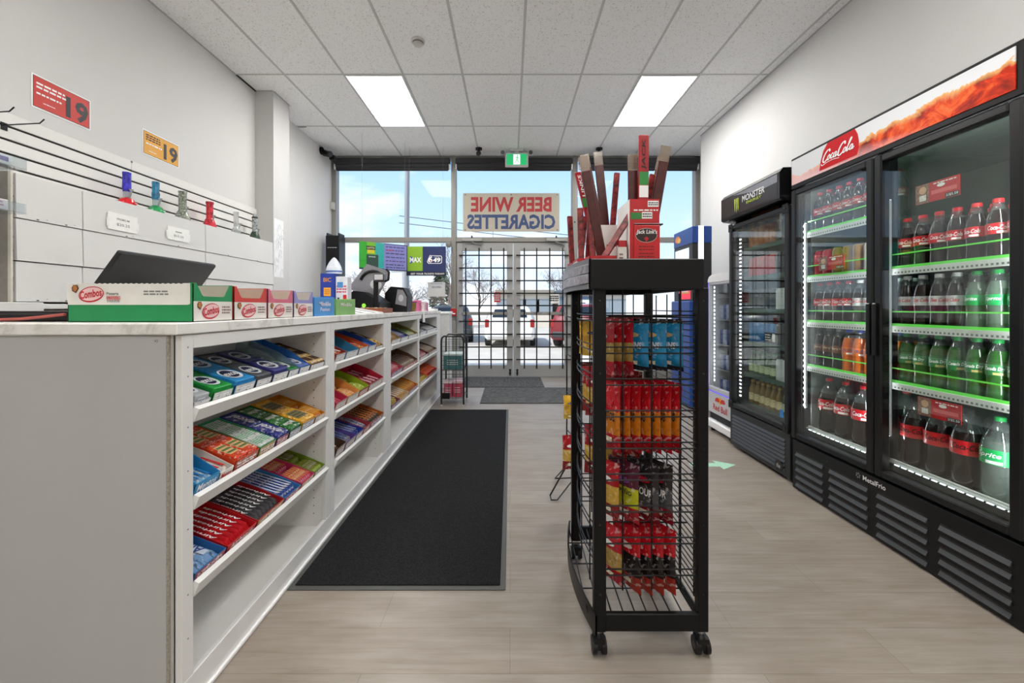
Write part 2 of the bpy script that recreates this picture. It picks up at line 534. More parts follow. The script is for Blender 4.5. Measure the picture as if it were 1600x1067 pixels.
def door(nm, x0, x1, g0, g1, vx, lab, hand):
    w = bpy.data.objects.new(nm, None); COL.objects.link(w); w.location = (x0, 6.64, 0); struct(w, lab, 'door')
    inv = Matrix.Translation((-x0, -6.64, 0))
    ch = []
    q = MB()
    q.box(x0, g0, 6.60, 6.68, .012, 2.14, DOORM, .004); q.box(g1, x1, 6.60, 6.68, .012, 2.14, DOORM, .004)
    q.box(g0, g1, 6.60, 6.68, 2.01, 2.14, DOORM, .004); q.box(g0, g1, 6.60, 6.68, .012, .19, DOORM, .004)
    ch.append(q.obj('door_frame', w))
    ch.append(pane('door_glass', g0 - .005, g1 + .005, .185, 2.015, w))
    q = MB(); q.box(g0 - .02, g1 + .02, 6.60, 6.63, .985, 1.035, STEEL, .006); ch.append(q.obj('push_bar', w))
    q = MB()
    for z in (1.93, 1.73, 1.53, 1.33, 1.136, .885, .683, .481, .284):
        q.cyl((x0 + .045, 6.575, z), (x1 - .01, 6.575, z), .0105, BLACK_MET, 6)
    for x in vx: q.cyl((x, 6.563, .14), (x, 6.563, 2.045), .0105, BLACK_MET, 6)
    for x in (x0 + .05, x1 - .03):
        for z in (1.93, .284, 1.136): q.cyl((x, 6.575, z), (x, 6.60, z), .008, BLACK_MET, 6)
    ch.append(q.obj('security_grille', w))
    q = MB(); xb = (g1 + .05) if hand > 0 else (g0 - .05)
    q.box(xb - .012, xb + .012, 6.585, 6.60, .03, .13, BLACK_PL, .003); q.box(xb - .02, xb + .02, 6.585, 6.60, .06, .07, BLACK_PL)
    q.box(xb - .02, xb + .02, 6.585, 6.60, .115, .125, BLACK_PL); ch.append(q.obj('floor_bolt', w))
    q = MB(); xc = (x0 + .25) if hand > 0 else (x1 - .25)
    q.box(xc - .16, xc + .16, 6.53, 6.575, 2.145, 2.20, STEEL, .006)
    q.tube([(xc - .02, 6.55, 2.15), (xc + .02, 6.50, 2.12), (xc + .14, 6.58, 2.09)], .011, STEEL, 6)
    q.cyl((xc + .0, 6.55, 2.2), (xc + .0, 6.55, 2.235), .012, INK, 8); ch.append(q.obj('door_closer', w))
    for c in ch: c.data.transform(inv)
    return w
d1 = door('door_1', -.852, .048, -.755, -.05, (-.70, -.49, -.30, -.10), 'left glazed shop door with black security bars', 1)
d2 = door('door_2', .054, .977, .165, .867, (.225, .42, .625, .83), 'right glazed shop door with black security bars', -1)
# flat notice stuck on each door glass
mb = MB(); mb.box(-.255, -.155, 6.628, 6.634, 1.19, 1.35, RED_P); mb.lines((-.205, 6.628, 1.27), X, Z, .08, .12, 5, WHITE_P, .001, 3)
tag(mb.obj('door_notice'), 'small red notice stuck on the left door glass', 'notice')
mb = MB(); mb.box(.625, .79, 6.628, 6.634, 1.17, 1.33, PAPER); mb.lines((.707, 6.628, 1.25), X, Z, .13, .1, 3, INK, .001, 5)
tag(mb.obj('door_notice'), 'white paper notice stuck on the right door glass', 'notice')

# -------------------------------------------------- roller blinds
BL = P('2B2B2D', .6, noise=.05)
for x0, x1, lab in ((-2.74, -.935, 'rolled-up dark blind over the left shop window'), (-.85, .975, 'rolled-up dark blind above the double doors'),
                    (1.075, 2.94, 'rolled-up dark blind over the right shop window')):
    t = thing('roller_blind', lab, 'blind', ((x0 + x1) / 2, 6.5, 3.34), group='roller blinds at the top of the shop front')
    hw = (x1 - x0) / 2
    q = MB(); q.box(-hw, hw, -.055, .055, .0, .09, BL, .012); q.obj('cassette', t)
    q = MB(); q.cyl((-hw + .02, .0, -.015), (hw - .02, 0, -.015), .038, P('343437', .75), 12); q.box(-hw + .02, hw - .02, -.012, .006, -.085, -.03, P('2F2F32', .8)); q.obj('fabric_roll', t)
    q = MB(); q.box(-hw + .03, hw - .03, -.012, .012, -.10, -.085, BLACK_PL, .003); q.obj('bottom_bar', t)
    q = MB(); q.box(-hw - .0, -hw + .02, -.03, .03, -.08, .0, WHITE_P, .005); q.obj('bracket', t)
    q = MB(); q.box(hw - .02, hw, -.03, .03, -.08, 0, WHITE_P, .005); q.obj('bracket', t)

# -------------------------------------------------- ceiling lights (recessed 2 x 4 ft LED panels)
LIGHT_STRENGTH = 16.0
def clight(x0, y0, lab):
    t = thing('ceiling_light', lab, 'ceiling light', (x0 + .305, y0 + .61, H - .012), group='recessed ceiling light panels')
    q = MB()
    for a in ((-.295, -.28, -.6, .6), (.28, .295, -.6, .6), (-.28, .28, -.6, -.585), (-.28, .28, .585, .6)):
        q.box(a[0], a[1], a[2], a[3], -.0, .011, WHITE_P, .003)
    q.obj('light_frame', t)
    q = MB(); q.box(-.28, .28, -.585, .585, .003, .010, EM('FFFDF8', LIGHT_STRENGTH)); q.obj('diffuser', t)
clight(-1.71, 4.268, 'lit rectangular ceiling panel over the counter end, left of the door axis')
clight(1.34, 4.268, 'lit rectangular ceiling panel over the coolers, right of the door axis')
for yy in (.61, -3.05):  # assumed panels out of view, columns chosen to soften the light on the walls
    clight(-1.10, yy, 'lit ceiling panel above the counter, %s' % ('over the near counter end' if yy > 0 else 'at the back wall'))
    clight(.73, yy, 'lit ceiling panel beside the coolers, %s' % ('over the drinks cooler' if yy > 0 else 'at the back wall'))

# smoke detector
t = thing('smoke_detector', 'round off-white smoke detector on the ceiling', 'smoke detector', (-.826, 3.73, H))
q = MB(); q.lathe([(.062, -.012), (.062, -.001)], P('DAD8D2', .5), 24); q.obj('base', t)
q = MB(); q.lathe([(.022, -.046), (.034, -.044), (.046, -.03), (.05, -.013)], P('C9C7C1', .5), 24); q.obj('sensor_head', t)
q = MB(); q.lathe([(.047, -.0285), (.0495, -.021)], P('6B6963', .7), 24, cap0=False, cap1=False); q.obj('vent_ring', t)

# exit sign with emergency heads
t = thing('exit_sign', 'green running-man exit sign hanging above the doors', 'exit sign', (.10, 6.3, 3.36))
q = MB(); q.box(-.175, .175, -.03, .03, -.125, .085, P('C9C9C7', .4), .01); q.box(-.1, .1, -.045, .045, .105, .139, P('D0D0CE', .4), .006); q.box(-.03, .03, -.02, .02, .08, .11, P('BDBDBB', .4)); q.obj('housing', t)
q = MB(); GRN = EM('1FA866', .55); WH = EM('F4F8F4', .8)
q.box(-.15, .15, -.033, -.030, -.105, .06, GRN)
q.rect((0, -.0335, -.0225), X, Z, .10, .15, WH)
# running figure
q.ellipse((.01, -.0338, .035), X, Z, .011, .011, GRN, 12)
q.poly((0, -.0338, 0), X, Z, [(.004, .02), (.018, .018), (.012, -.03), (-.004, -.03)], GRN)
q.poly((0, -.0338, 0), X, Z, [(-.004, -.03), (.01, -.03), (-.022, -.075), (-.034, -.07)], GRN)
q.poly((0, -.0338, 0), X, Z, [(.0, -.03), (.012, -.03), (.034, -.055), (.026, -.085), (.018, -.083), (.022, -.057)], GRN)
q.poly((0, -.0338, 0), X, Z, [(.016, .018), (.014, .006), (.034, -.01), (.04, -.002)], GRN)
q.poly((0, -.0338, 0), X, Z, [(.004, .02), (.004, .008), (-.028, .0), (-.028, .008)], GRN)
q.obj('sign_face', t)
for s in (-1, 1):
    q = MB(); q.cyl((s * .21, -.05, .075), (s * .21, .0, .075), .036, P('BFBFBD', .35), 16); q.cyl((s * .21, -.052, .075), (s * .21, -.05, .075), .029, P('5B5B5C', .25), 16)
    q.tube([(s * .21, 0, .075), (s * .16, 0, .1), (s * .08, 0, .12)], .008, P('BFBFBD', .35), 6); q.obj('lamp_head', t)

# security cameras
def dome(x, y, z, lab):
    t = thing('security_camera', lab, 'security camera', (x, y, z), group='black security cameras on the shop-front ceiling')
    q = MB(); q.cyl((0, 0, -.025), (0, 0, 0), .05, BLACK_PL, 16); q.cyl((0, 0, -.07), (0, 0, -.02), .018, BLACK_PL, 10); q.obj('mount', t)
    q = MB(); q.cyl((0, .04, -.06), (0, -.07, -.105), .034, BLACK_PL, 14); q.obj('camera_body', t)
    q = MB(); q.cyl((0, -.07, -.105), (0, -.075, -.107), .022, P('3A3C44', .1), 14); q.obj('lens', t)
dome(-.47, 6.25, H, 'black security camera on the ceiling left of the exit sign')
dome(1.34, 6.25, H, 'black security camera on the ceiling above the jerky sticks')
t = thing('security_camera', 'black security camera in the ceiling corner by the left window', 'security camera', (-2.76, 6.2, 3.44), group='black security cameras on the shop-front ceiling')
q = MB(); q.cyl((-.06, 0, 0), (-.03, 0, 0), .055, BLACK_PL, 16); q.cyl((-.03, 0, 0), (.02, 0, -.01), .02, BLACK_PL, 10); q.obj('mount', t)
q = MB(); q.cyl((-.02, .04, -.02), (.10, -.05, -.07), .045, BLACK_PL, 16); q.obj('camera_body', t)
q = MB(); q.cyl((.10, -.05, -.07), (.106, -.055, -.073), .03, P('3A3C44', .1), 14); q.obj('lens', t)
q = MB(); q.box(.05, .14, .02, .09, -.12, -.05, BLACK_PL, .01); q.obj('junction_box', t)

# fire pull station on the mullion, motion sensor by the door frame
t = thing('fire_alarm_pull', 'small red fire alarm pull box on the left mullion', 'fire alarm', (-.885, 6.55, 1.03))
q = MB(); q.box(-.045, .045, -.05, 0, -.06, .06, P('B01820', .4), .006); q.obj('housing', t)
q = MB(); q.box(-.03, .03, -.058, -.05, -.03, -.012, WHITE_P, .002); q.obj('pull_bar', t)
t = thing('door_sensor', 'small grey box on the left window jamb', 'sensor', (-2.79, 6.55, 2.7))
q = MB(); q.box(-.03, .03, -.04, .02, -.06, .06, P('BDBBB6', .5), .006); q.obj('housing', t)
t = thing('alarm_speaker', 'small grey round speaker on the left mullion above the hanging signs', 'speaker', (-.96, 6.5, 2.1))
q = MB(); q.lathe([(.02, -.055), (.04, -.04), (.048, 0), (.03, .03)], P('8D8A84', .5), 16); q.obj('housing', t)
q = MB(); q.box(-.008, .02, .0, .075, -.01, .01, STEEL); q.obj('bracket', t)

# -------------------------------------------------- floor mats
def mat_thing(nm, x0, x1, y0, y1, lab, col, ecol, eb, ribs=False):
    t = thing(nm, lab, 'floor mat', ((x0 + x1) / 2, (y0 + y1) / 2, 0))
    hx, hy = (x1 - x0) / 2, (y1 - y0) / 2
    q = MB(); q.box(-hx, hx, -hy, hy, .0005, .005, ecol, .002); q.obj('rubber_edge', t)
    q = MB(); q.box(-hx + eb, hx - eb, -hy + eb, hy - eb, .0045, .010, col, .002)
    q.obj('pile', t)
def pile_mat(c0, c1, sc, strip=None):
    m, nt, b, o = new_mat('mat_pile')
    tc = N(nt, 'ShaderNodeTexCoord'); nz = N(nt, 'ShaderNodeTexNoise', i_Scale=sc, i_Detail=3.0, i_Roughness=.7)
    src = tc.outputs['Object']
    if strip:
        mp = N(nt, 'ShaderNodeMapping'); mp.inputs['Scale'].default_value = strip; nt.links.new(src, mp.inputs['Vector']); src = mp.outputs[0]
    nt.links.new(src, nz.inputs['Vector'])
    cr = N(nt, 'ShaderNodeValToRGB'); cr.color_ramp.elements[0].position = .35; cr.color_ramp.elements[1].position = .68
    cr.color_ramp.elements[0].color = lin(c0); cr.color_ramp.elements[1].color = lin(c1)
    nt.links.new(nz.outputs['Fac'], cr.inputs['Fac']); nt.links.new(cr.outputs['Color'], b.inputs['Base Color'])
    b.inputs['Roughness'].default_value = .95; b.inputs['Specular IOR Level'].default_value = .1
    bp = N(nt, 'ShaderNodeBump', i_Strength=.9, i_Distance=.004); nt.links.new(nz.outputs['Fac'], bp.inputs['Height']); nt.links.new(bp.outputs['Normal'], b.inputs['Normal'])
    return m
mat_thing('runner_mat', -.876, -.0175, 1.629, 4.5, 'long black runner mat on the floor beside the counter', pile_mat('131314', '2C2C2E', 170.0), P('4A4A48', .6), .022)
mat_thing('entrance_mat', -.80, .48, 5.74, 6.57, 'grey ribbed entrance mat right against the double doors', pile_mat('3A3A3B', '6C6C6C', 60.0, (1, .35, 1)), P('464646', .7), .012)
mat_thing('entrance_mat', -.35, 1.15, 4.78, 5.72, 'grey ribbed entrance mat one step in from the doors', pile_mat('3E3E3F', '6A6A6A', 60.0, (.35, 1, 1)), P('464646', .7), .012)

# floor arrow stickers (green light-coloured tape)
ARW = P('A8D8BE', .5, noise=.1)
def arrow(x, y, s, lab):
    q = MB(); q.prism([(-.5, -.10), (.1, -.10), (.1, -.26), (.5, 0), (.1, .26), (.1, .10), (-.5, .10)], 2, .0006, .0012, ARW)
    o = q.obj('floor_arrow'); o.location = (x, y, 0); o.scale = (s, s, 1); tag(o, lab, 'floor sticker'); return o
arrow(1.43, 2.93, .32, 'pale green arrow sticker on the floor before the coolers')

# -------------------------------------------------- world and sun
w = bpy.data.worlds.new('world'); SC.world = w; w.use_nodes = True
nt = w.node_tree; bg = nt.nodes['Background']
tc = N(nt, 'ShaderNodeTexCoord'); sx = N(nt, 'ShaderNodeSeparateXYZ'); nt.links.new(tc.outputs['Generated'], sx.inputs[0])
gr = N(nt, 'ShaderNodeValToRGB')
e = gr.color_ramp.elements
e[0].position = 0.0; e[0].color = lin('DDE8F4'); e[1].position = .75; e[1].color = lin('6FA6E4')
e.new(.12).color = lin('C3DCF5'); e.new(.34).color = lin('9CC6F3')
nt.links.new(sx.outputs['Z'], gr.inputs['Fac'])
mp = N(nt, 'ShaderNodeMapping'); mp.inputs['Scale'].default_value = (1.0, 1.0, 2.1); mp.inputs['Location'].default_value = (.35, .2, .42)
nt.links.new(tc.outputs['Generated'], mp.inputs['Vector'])
nz = N(nt, 'ShaderNodeTexNoise', i_Scale=3.1, i_Detail=7.0, i_Roughness=.55, i_Distortion=.3); nt.links.new(mp.outputs[0], nz.inputs['Vector'])
cl = N(nt, 'ShaderNodeValToRGB'); cl.color_ramp.elements[0].position = .47; cl.color_ramp.elements[1].position = .62
cl.color_ramp.elements[0].color = (0, 0, 0, 1); cl.color_ramp.elements[1].color = (1, 1, 1, 1)
nt.links.new(nz.outputs['Fac'], cl.inputs['Fac'])
mx = N(nt, 'ShaderNodeMix', data_type='RGBA'); nt.links.new(cl.outputs['Color'], mx.inputs[0]); nt.links.new(gr.outputs['Color'], mx.inputs[6]); mx.inputs[7].default_value = lin('F6F8FB')
nt.links.new(mx.outputs[2], bg.inputs['Color']); bg.inputs['Strength'].default_value = 1.0
sun = bpy.data.lights.new('sun', 'SUN'); sun.energy = 3.6; sun.angle = math.radians(2.5); sun.color = (1, .97, .92)
so = bpy.data.objects.new('sun', sun); COL.objects.link(so); so.rotation_euler = Vector((.50, .38, -.78)).to_track_quat('-Z', 'Y').to_euler()

SC.view_settings.view_transform = 'Standard'; SC.view_settings.look = 'None'
SC.view_settings.exposure = 0.56; SC.view_settings.gamma = 1.0; SC.view_settings.use_curve_mapping = False
SC.cycles.use_denoising = True
SC.cycles.max_bounces = 10; SC.cycles.diffuse_bounces = 7; SC.cycles.glossy_bounces = 4; SC.cycles.transparent_max_bounces = 24
SC.cycles.sample_clamp_indirect = 6.0
SC.cycles.caustics_reflective = False; SC.cycles.caustics_refractive = False
# ================================================================== COUNTER
CF = -.884            # aisle face of the counter
CBK = -1.148          # back of the display bays
SLOPE = math.radians(17.5)
UNITS = [(1.122, 2.052, 1.163, 2.0, 'nearest'), (2.053, 3.0, 2.097, 2.917, 'second'), (3.001, 4.03, 3.09, 3.985, 'third'), (4.031, 5.27, 4.065, 5.03, 'farthest')]
SHELF_Z = (.820, .574, .333)
SHELFN = ('top', 'middle', 'bottom')
MEL = P('E2E2E1', .42, noise=.012, nscale=6)
MEL_IN = P('E2E1DF', .5, noise=.012, nscale=6)
CORE = P('9B948A', .9, noise=.25, nscale=220)
HOLE = P('3A3A38', .8)
for (a, b, o0, o1, nm) in UNITS:
    t = thing('display_cabinet', 'white melamine display cabinet with three sloping candy shelves, the %s bay of the counter' % nm, 'cabinet', (CF, a, 0), group='counter display cabinets')
    def L(q, *r): q.box(r[0] - CF, r[1] - CF, r[2] - a, r[3] - a, r[4], r[5], r[6], r[7] if len(r) > 7 else 0)
    q = MB(); L(q, CF - .02, CF - .001, a, o0, .0885, 1.034, MEL, .0015)
    for z in (.2, .32, .5, .66, .78, .92, 1.0): q.cyl((.0, (o0 - a) * .5, z), (-.0006, (o0 - a) * .5, z), .0022, GREY_INK, 6)
    q.obj('stile', t)
    q = MB(); L(q, CF - .02, CF - .001, o1, b, .0885, 1.034, MEL, .0015); q.obj('stile', t)
    q = MB(); L(q, CF - .02, CF - .0015, o0, o1, .995, 1.034, MEL, .0015); q.obj('top_rail', t)
    q = MB(); L(q, CF - .02, CF - .001, a, b, .0, .088, MEL, .002); q.obj('bottom_rail', t)
    q = MB(); q.box(-.001, .009, 0, b - a, .001, .016, WHITE_P, .003); q.obj('toe_strip', t)
    q = MB(); L(q, CBK, CF - .02, o0, o1, .04, .058, MEL_IN); q.obj('bottom_deck', t)
    q = MB(); L(q, CBK - .016, CBK, a, b, .04, 1.034, MEL_IN)
    for z in (.86, .62, .38):
        q.cyl((CBK - CF, (o0 + o1) / 2 - a, z), (CBK - CF + .0006, (o0 + o1) / 2 - a, z), .004, HOLE, 6)
    q.obj('back_panel', t)
    for s, (y0, y1) in (('near', (o0 - .018, o0)), ('far', (o1, o1 + .018))):
        q = MB(); L(q, CBK, CF - .02, y0 + (.0 if s == 'near' else -.0), y1, .058, 1.034, MEL_IN)
        yy = y1 if s == 'near' else y0; e = .0006 if s == 'near' else -.0006
        for k in range(24):
            z = .12 + .037 * k
            for xx in (CF - .06, CBK + .05):
                q.cyl((xx - CF, yy - a, z), (xx - CF, yy - a + e, z), .0028, HOLE, 6)
        q.obj('side_panel', t)
    for i, z in enumerate(SHELF_Z):
        Mr = Matrix.Translation((-.004, (o0 + o1) / 2 - a, z)) @ Matrix.Rotation(0, 4, 'Z') @ Matrix.Rotation(SLOPE, 4, 'Y')
        # local: -x runs back (and up), z is the board normal
        hw = (o1 - o0) / 2 - .0008
        q = MB(); q.T = Mr; q.box(-.268, -.0, -hw, hw, -.016, 0, MEL); sh = q.obj('shelf', t)
        q = MB(); q.T = Mr; q.prism([(-.002, -.028), (.013, -.028), (.016, .010), (.0, .012)], 1, -hw, hw, MEL); q.obj('shelf_lip', sh)
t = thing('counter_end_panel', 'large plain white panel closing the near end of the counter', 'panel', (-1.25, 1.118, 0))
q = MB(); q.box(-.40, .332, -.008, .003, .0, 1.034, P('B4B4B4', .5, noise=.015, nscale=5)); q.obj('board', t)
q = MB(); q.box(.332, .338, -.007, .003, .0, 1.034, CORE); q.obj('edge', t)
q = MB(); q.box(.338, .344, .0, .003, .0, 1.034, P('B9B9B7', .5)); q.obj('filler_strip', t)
q = MB(); q.cyl((.306, -.011, 1.02), (.306, -.008, 1.02), .0048, CHROME, 12); q.cyl((.306, -.0112, 1.02), (.306, -.0108, 1.02), .0022, GREY_INK, 6); q.obj('screw', t)

def marble():
    m, nt, b, o = new_mat('mat_marble_laminate')
    tc = N(nt, 'ShaderNodeTexCoord'); nz = N(nt, 'ShaderNodeTexNoise', i_Scale=2.6, i_Detail=8.0, i_Roughness=.62, i_Distortion=1.4)
    nt.links.new(tc.outputs['Object'], nz.inputs['Vector'])
    cr = N(nt, 'ShaderNodeValToRGB'); e = cr.color_ramp.elements
    e[0].position = .42; e[0].color = lin('E9E8E5'); e[1].position = .60; e[1].color = lin('E9E8E5')
    e.new(.50).color = lin('CDCBC6'); e.new(.47).color = lin('DFDDD9'); e.new(.54).color = lin('E3E1DD')
    nt.links.new(nz.outputs['Fac'], cr.inputs['Fac']); nt.links.new(cr.outputs['Color'], b.inputs['Base Color']); b.inputs['Roughness'].default_value = .3
    return m
q = MB(); q.box(-1.72, -.878, 1.098, 5.28, 1.036, 1.068, marble(), .003)
tag(q.obj('countertop'), 'white marble-look worktop running the length of the counter', 'countertop')
# cashier side support, seen only from the side
q = MB(); q.box(-1.70, -1.17, 5.24, 5.262, 0, 1.035, MEL); tag(q.obj('counter_end_panel'), 'white panel closing the far end of the counter by the window', 'panel')

# ------------------------------------------------------------------ candy on the sloping shelves
def shelf_frame(u, i, y):
    """world matrix with x = along the counter (away), y = back up the slope, z = slope normal"""
    z = SHELF_Z[i]
    bx = Vector((0, 1, 0)); by = Vector((-math.cos(SLOPE), 0, math.sin(SLOPE))); bz = bx.cross(by)
    M = Matrix((bx, by, bz)).transposed().to_4x4()
    M.translation = Vector((CF - .004, y, z)) + by * .005 + bz * .0012
    return M

EXCEL_DK = P('1E2446', .4); HALO = P('E6EEF2', .4)
def pk_excel(q, w, d, h, m, txt='excel'):
    """gum sleeve: word over a dark swirl with a pale halo on top and front"""
    q.box(0, w, 0, d, 0, h, m, .002)
    r = min(w, d)
    q.ellipse((w / 2, d / 2, h), X, Y, w * .40, d * .34, HALO, 16, .0006)
    q.ellipse((w / 2 - w * .03, d / 2, h), X, Y, w * .31, d * .26, EXCEL_DK, 16, .0009)
    q.text(txt, (w / 2 + w * .02, d / 2, h), X, Y, w * .66, d * .26, WHITE_P, .02, .25, .0013)
    q.rect((w / 2, 0, h * .5), X, Z, w * .5, h * .35, HALO, .0006)
    q.text(txt, (w / 2, 0, h * .5), X, Z, w * .42, h * .25, EXCEL_DK, .02, .2, .001)
def pk_plain(q, w, d, h, m, txt, tm, bm=None, sh=.15):
    q.box(0, w, 0, d, 0, h, m, .003)
    if bm: q.rect((w * .5, d * .5, h), X, Y, w * .8, d * .55, bm, .0006)
    if txt:
        if d > w * 1.3: q.text(txt, (w * .5, d * .5, h), Y, -X, d * .8, w * .5, tm, .02, sh, .0012)
        else: q.text(txt, (w * .5, d * .5, h), X, Y, w * .8, d * .34, tm, .02, sh, .0012)
    else: q.lines((w * .5, d * .5, h), X, Y, w * .7, d * .5, 3, tm, .0012, int(w * 1e5))
def pk_bar(q, w, d, h, m, txt, tm, sm=None):
    """flow-wrapped bar lying front to back: bulged middle, crimped flat ends"""
    n = 7; vs = []; fs = []
    prof = [(0, .04), (.06, .06), (.11, .8), (.5, 1.0), (.89, .8), (.94, .06), (1.0, .04)]
    ring = [(-.5, .0), (-.46, .55), (-.25, .93), (0, 1), (.25, .93), (.46, .55), (.5, 0)]
    for t_, hh in prof:
        for a, b_ in ring:
            vs.append((w * .5 + a * w * (1 if hh > .5 else .96), t_ * d, max(.0012, b_ * h * hh)))
    k = len(ring)
    for i in range(n - 1):
        for j in range(k - 1): fs.append((i * k + j, (i + 1) * k + j, (i + 1) * k + j + 1, i * k + j + 1))
        fs.append((i * k, i * k + k - 1, (i + 1) * k + k - 1, (i + 1) * k))
    fs = [tuple(reversed(f)) for f in fs]
    q.add(vs, fs, m, True)
    if sm: q.rect((w * .5, d * .5, h), X, Y, w * .4, d * .7, sm, .0008)
    if txt: q.text(txt, (w * .5, d * .5, h), Y, -X, d * .6, w * .5, tm, .02, .15, .0016)

def tray(q, w, d, hf, hb, m, mi, slot=False):
    """open display carton with a low front, higher back and sloping sides (local x along, y back, z normal)"""
    th = .0022
    q.box(0, w, 0, d, 0, th, mi)
    q.box(0, w, 0, th, 0, hf, m)
    q.box(0, w, d - th, d, 0, hb, m)
    for x0 in (0, w - th):
        q.prism([(0, 0), (d, 0), (d, hb), (d * .45, hb * .75 + hf * .25), (0, hf)], 0, x0, x0 + th, m)
def inside(q, w, d, hb, m):
    q.rect((w / 2, d - .0024, hb * .5), X, Z, w * .96, hb * .95, m, .0002)

FRONTS = ['C8B8B0', 'B85A4A', 'A8B0C0', 'C89A5A', 'D8D0C8', '8A6A9A', 'B04050']
BAYS = ['nearest bay', 'second bay', 'third bay', 'farthest bay']
def carton(u, i, ya, yb, cname, cm, items, d=.235, hf=.022, hb=.05, front=None, open_col='8B6E55', sit=.003):
    """one carton standing on shelf i of unit u from ya to yb with its sweets as things of their own.
    items: (name, colour word, kind, nx, ny, height, material, text, text material, band material, category)"""
    w = yb - ya - .006
    Mf = shelf_frame(u, i, ya + .003)
    where = '%s shelf, %s' % (SHELFN[i], BAYS[u])
    t = thing('candy_carton', 'open %s carton on the %s shelf of the %s' % (cname, SHELFN[i], BAYS[u]), 'carton', group='sweet cartons on the counter shelves', M=Mf)
    q = MB(); tray(q, w, d, hf, hb, cm, P(open_col, .8)); 
    if front:
        q.text(front[0], (w / 2, 0, hf / 2), X, Z, w * .8, hf * .6, front[1], .02, .15, .0008)
    else:
        q.rect((w / 2, 0, hf / 2), X, Z, w * .92, hf * .86, PRT(FRONTS[int(ya * 997) % len(FRONTS)] if i else 'D8DCE0', .4, 90.0, .85), .0006)
        q.lines((w / 2, 0, hf / 2), X, Z, w * .8, hf * .5, 2, WHITE_P, .0012, int(ya * 999))
    q.obj('tray', t)
    name, cw, kind, nx, ny, h, m, txt, tm, bm, cat = items
    iw = (w - .0075) / nx; idp = (d - .009) / ny
    proto = None
    for a in range(nx):
        for b_ in range(ny):
            lab = cw
            if nx > 1: lab += ', ' + (ORD[a] + ' along' if nx > 2 else ('near side' if a == 0 else 'far side'))
            if ny > 1: lab += (' ' if nx > 1 else ', ') + (('front' if b_ == 0 else 'back') if ny == 2 else ORD[b_] + ' row')
            lab += ', %s carton, %s' % (cname, where)
            M2 = Mf @ Matrix.Translation((.0037 + a * iw + .0005, .0045 + b_ * idp + .0005, sit)) 
            if kind == 'bar': M2 = M2 @ Matrix.Translation((0, 0, R.uniform(0, .0015)))
            if proto is None:
                q = MB()
                pw, pd = iw - .001, idp - .001
                if kind == 'excel': pk_excel(q, pw, pd, h, m)
                elif kind == 'bar': pk_bar(q, pw, pd, h, m, txt, tm, bm)
                else: pk_plain(q, pw, pd, h, m, txt, tm, bm)
                proto = q.obj(name); proto.matrix_world = M2; tag(proto, lab, cat, 'sweets on the counter shelves')
            else:
                dup(proto, lab, M=M2)
    return t
def CE(c, r=.4, **k): return P(c, r, **k)
def C(c, r=.4, **k): return P(c, r, **k) if r >= .4 else PRT(c, r, 75.0, .75)
FOIL = dict(rough=.28, noise=.12, nscale=60)
W_, K_ = WHITE_P, INK

# ---- nearest bay
carton(0, 0, 1.165, 1.236, 'grey gum', CE('B8BCC0'), ('gum_pack', 'silver gum pack', 'excel', 1, 2, .034, CE('A9ADB2', .35), 'excel', W_, None, 'gum'), hf=.02)
carton(0, 0, 1.237, 1.332, 'green gum', CE('1F8A3C'), ('gum_pack', 'green gum pack', 'excel', 1, 2, .042, CE('239A41', .3), 'excel', W_, None, 'gum'), hf=.034)
carton(0, 0, 1.333, 1.447, 'light blue gum', CE('2F86BE'), ('gum_pack', 'light blue gum pack', 'excel', 1, 2, .046, CE('2A8CCB', .3), 'excel', W_, None, 'gum'), hf=.038)
carton(0, 0, 1.448, 1.548, 'charcoal gum', CE('4A4C50'), ('gum_pack', 'charcoal gum pack', 'excel', 1, 2, .044, CE('54575C', .3), 'excel', W_, None, 'gum'), hf=.036)
carton(0, 0, 1.549, 1.66, 'navy gum', CE('33356E'), ('gum_pack', 'navy gum pack', 'excel', 1, 2, .048, CE('3B3C80', .3), 'excel', W_, None, 'gum'), hf=.040)
carton(0, 0, 1.661, 1.745, 'clear mint', GLASS((225, 235, 235), .06, .8, milk=.15), ('mint_box', 'dark green mint box', 'excel', 1, 2, .034, CE('1F7A34', .3), 'excel', W_, None, 'mints'), hf=.036, hb=.085)
carton(0, 0, 1.746, 1.84, 'bright blue mint', CE('2F6FB4'), ('mint_box', 'violet-blue mint box', 'excel', 1, 2, .036, CE('5A6FB8', .3), 'excel', W_, None, 'mints'), hf=.036, hb=.08)
carton(0, 0, 1.841, 1.985, 'brown gum', C('5B3A2A'), ('gum_pack', 'cream and brown gum pack', 'plain', 2, 3, .04, C('C9A45E', .35, noise=.5, nscale=90), None, K_, C('5A3226'), 'gum'), hf=.034)

carton(0, 1, 1.165, 1.268, 'sky blue candy', C('2A8FC9'), ('candy_roll', 'pale blue candy roll', 'bar', 4, 2, .026, C('9FCFEA', .3), None, W_, C('2A7FC0'), 'candy'), hf=.038, hb=.075, front=('Mentos', W_))
carton(0, 1, 1.269, 1.335, 'white candy', C('E8E4DE'), ('candy_roll', 'red and white candy roll', 'bar', 2, 2, .026, C('E9E3DE', .3), None, W_, C('C8282A'), 'candy'), hf=.028, front=('Mentos', C('C8282A')))
carton(0, 1, 1.336, 1.463, 'orange gum', C('D8441C'), ('gum_pack', 'orange gum pack', 'plain', 2, 2, .046, C('E2481C', .35), None, C('3C7A4A'), C('F0C48A'), 'gum'), hf=.04)
carton(0, 1, 1.464, 1.571, 'white-green gum', C('3A9A66'), ('gum_pack', 'white and green gum pack', 'plain', 2, 4, .042, C('D4DCD6', .35, noise=.25, nscale=120), None, W_, C('57A87C'), 'gum'), hf=.04)
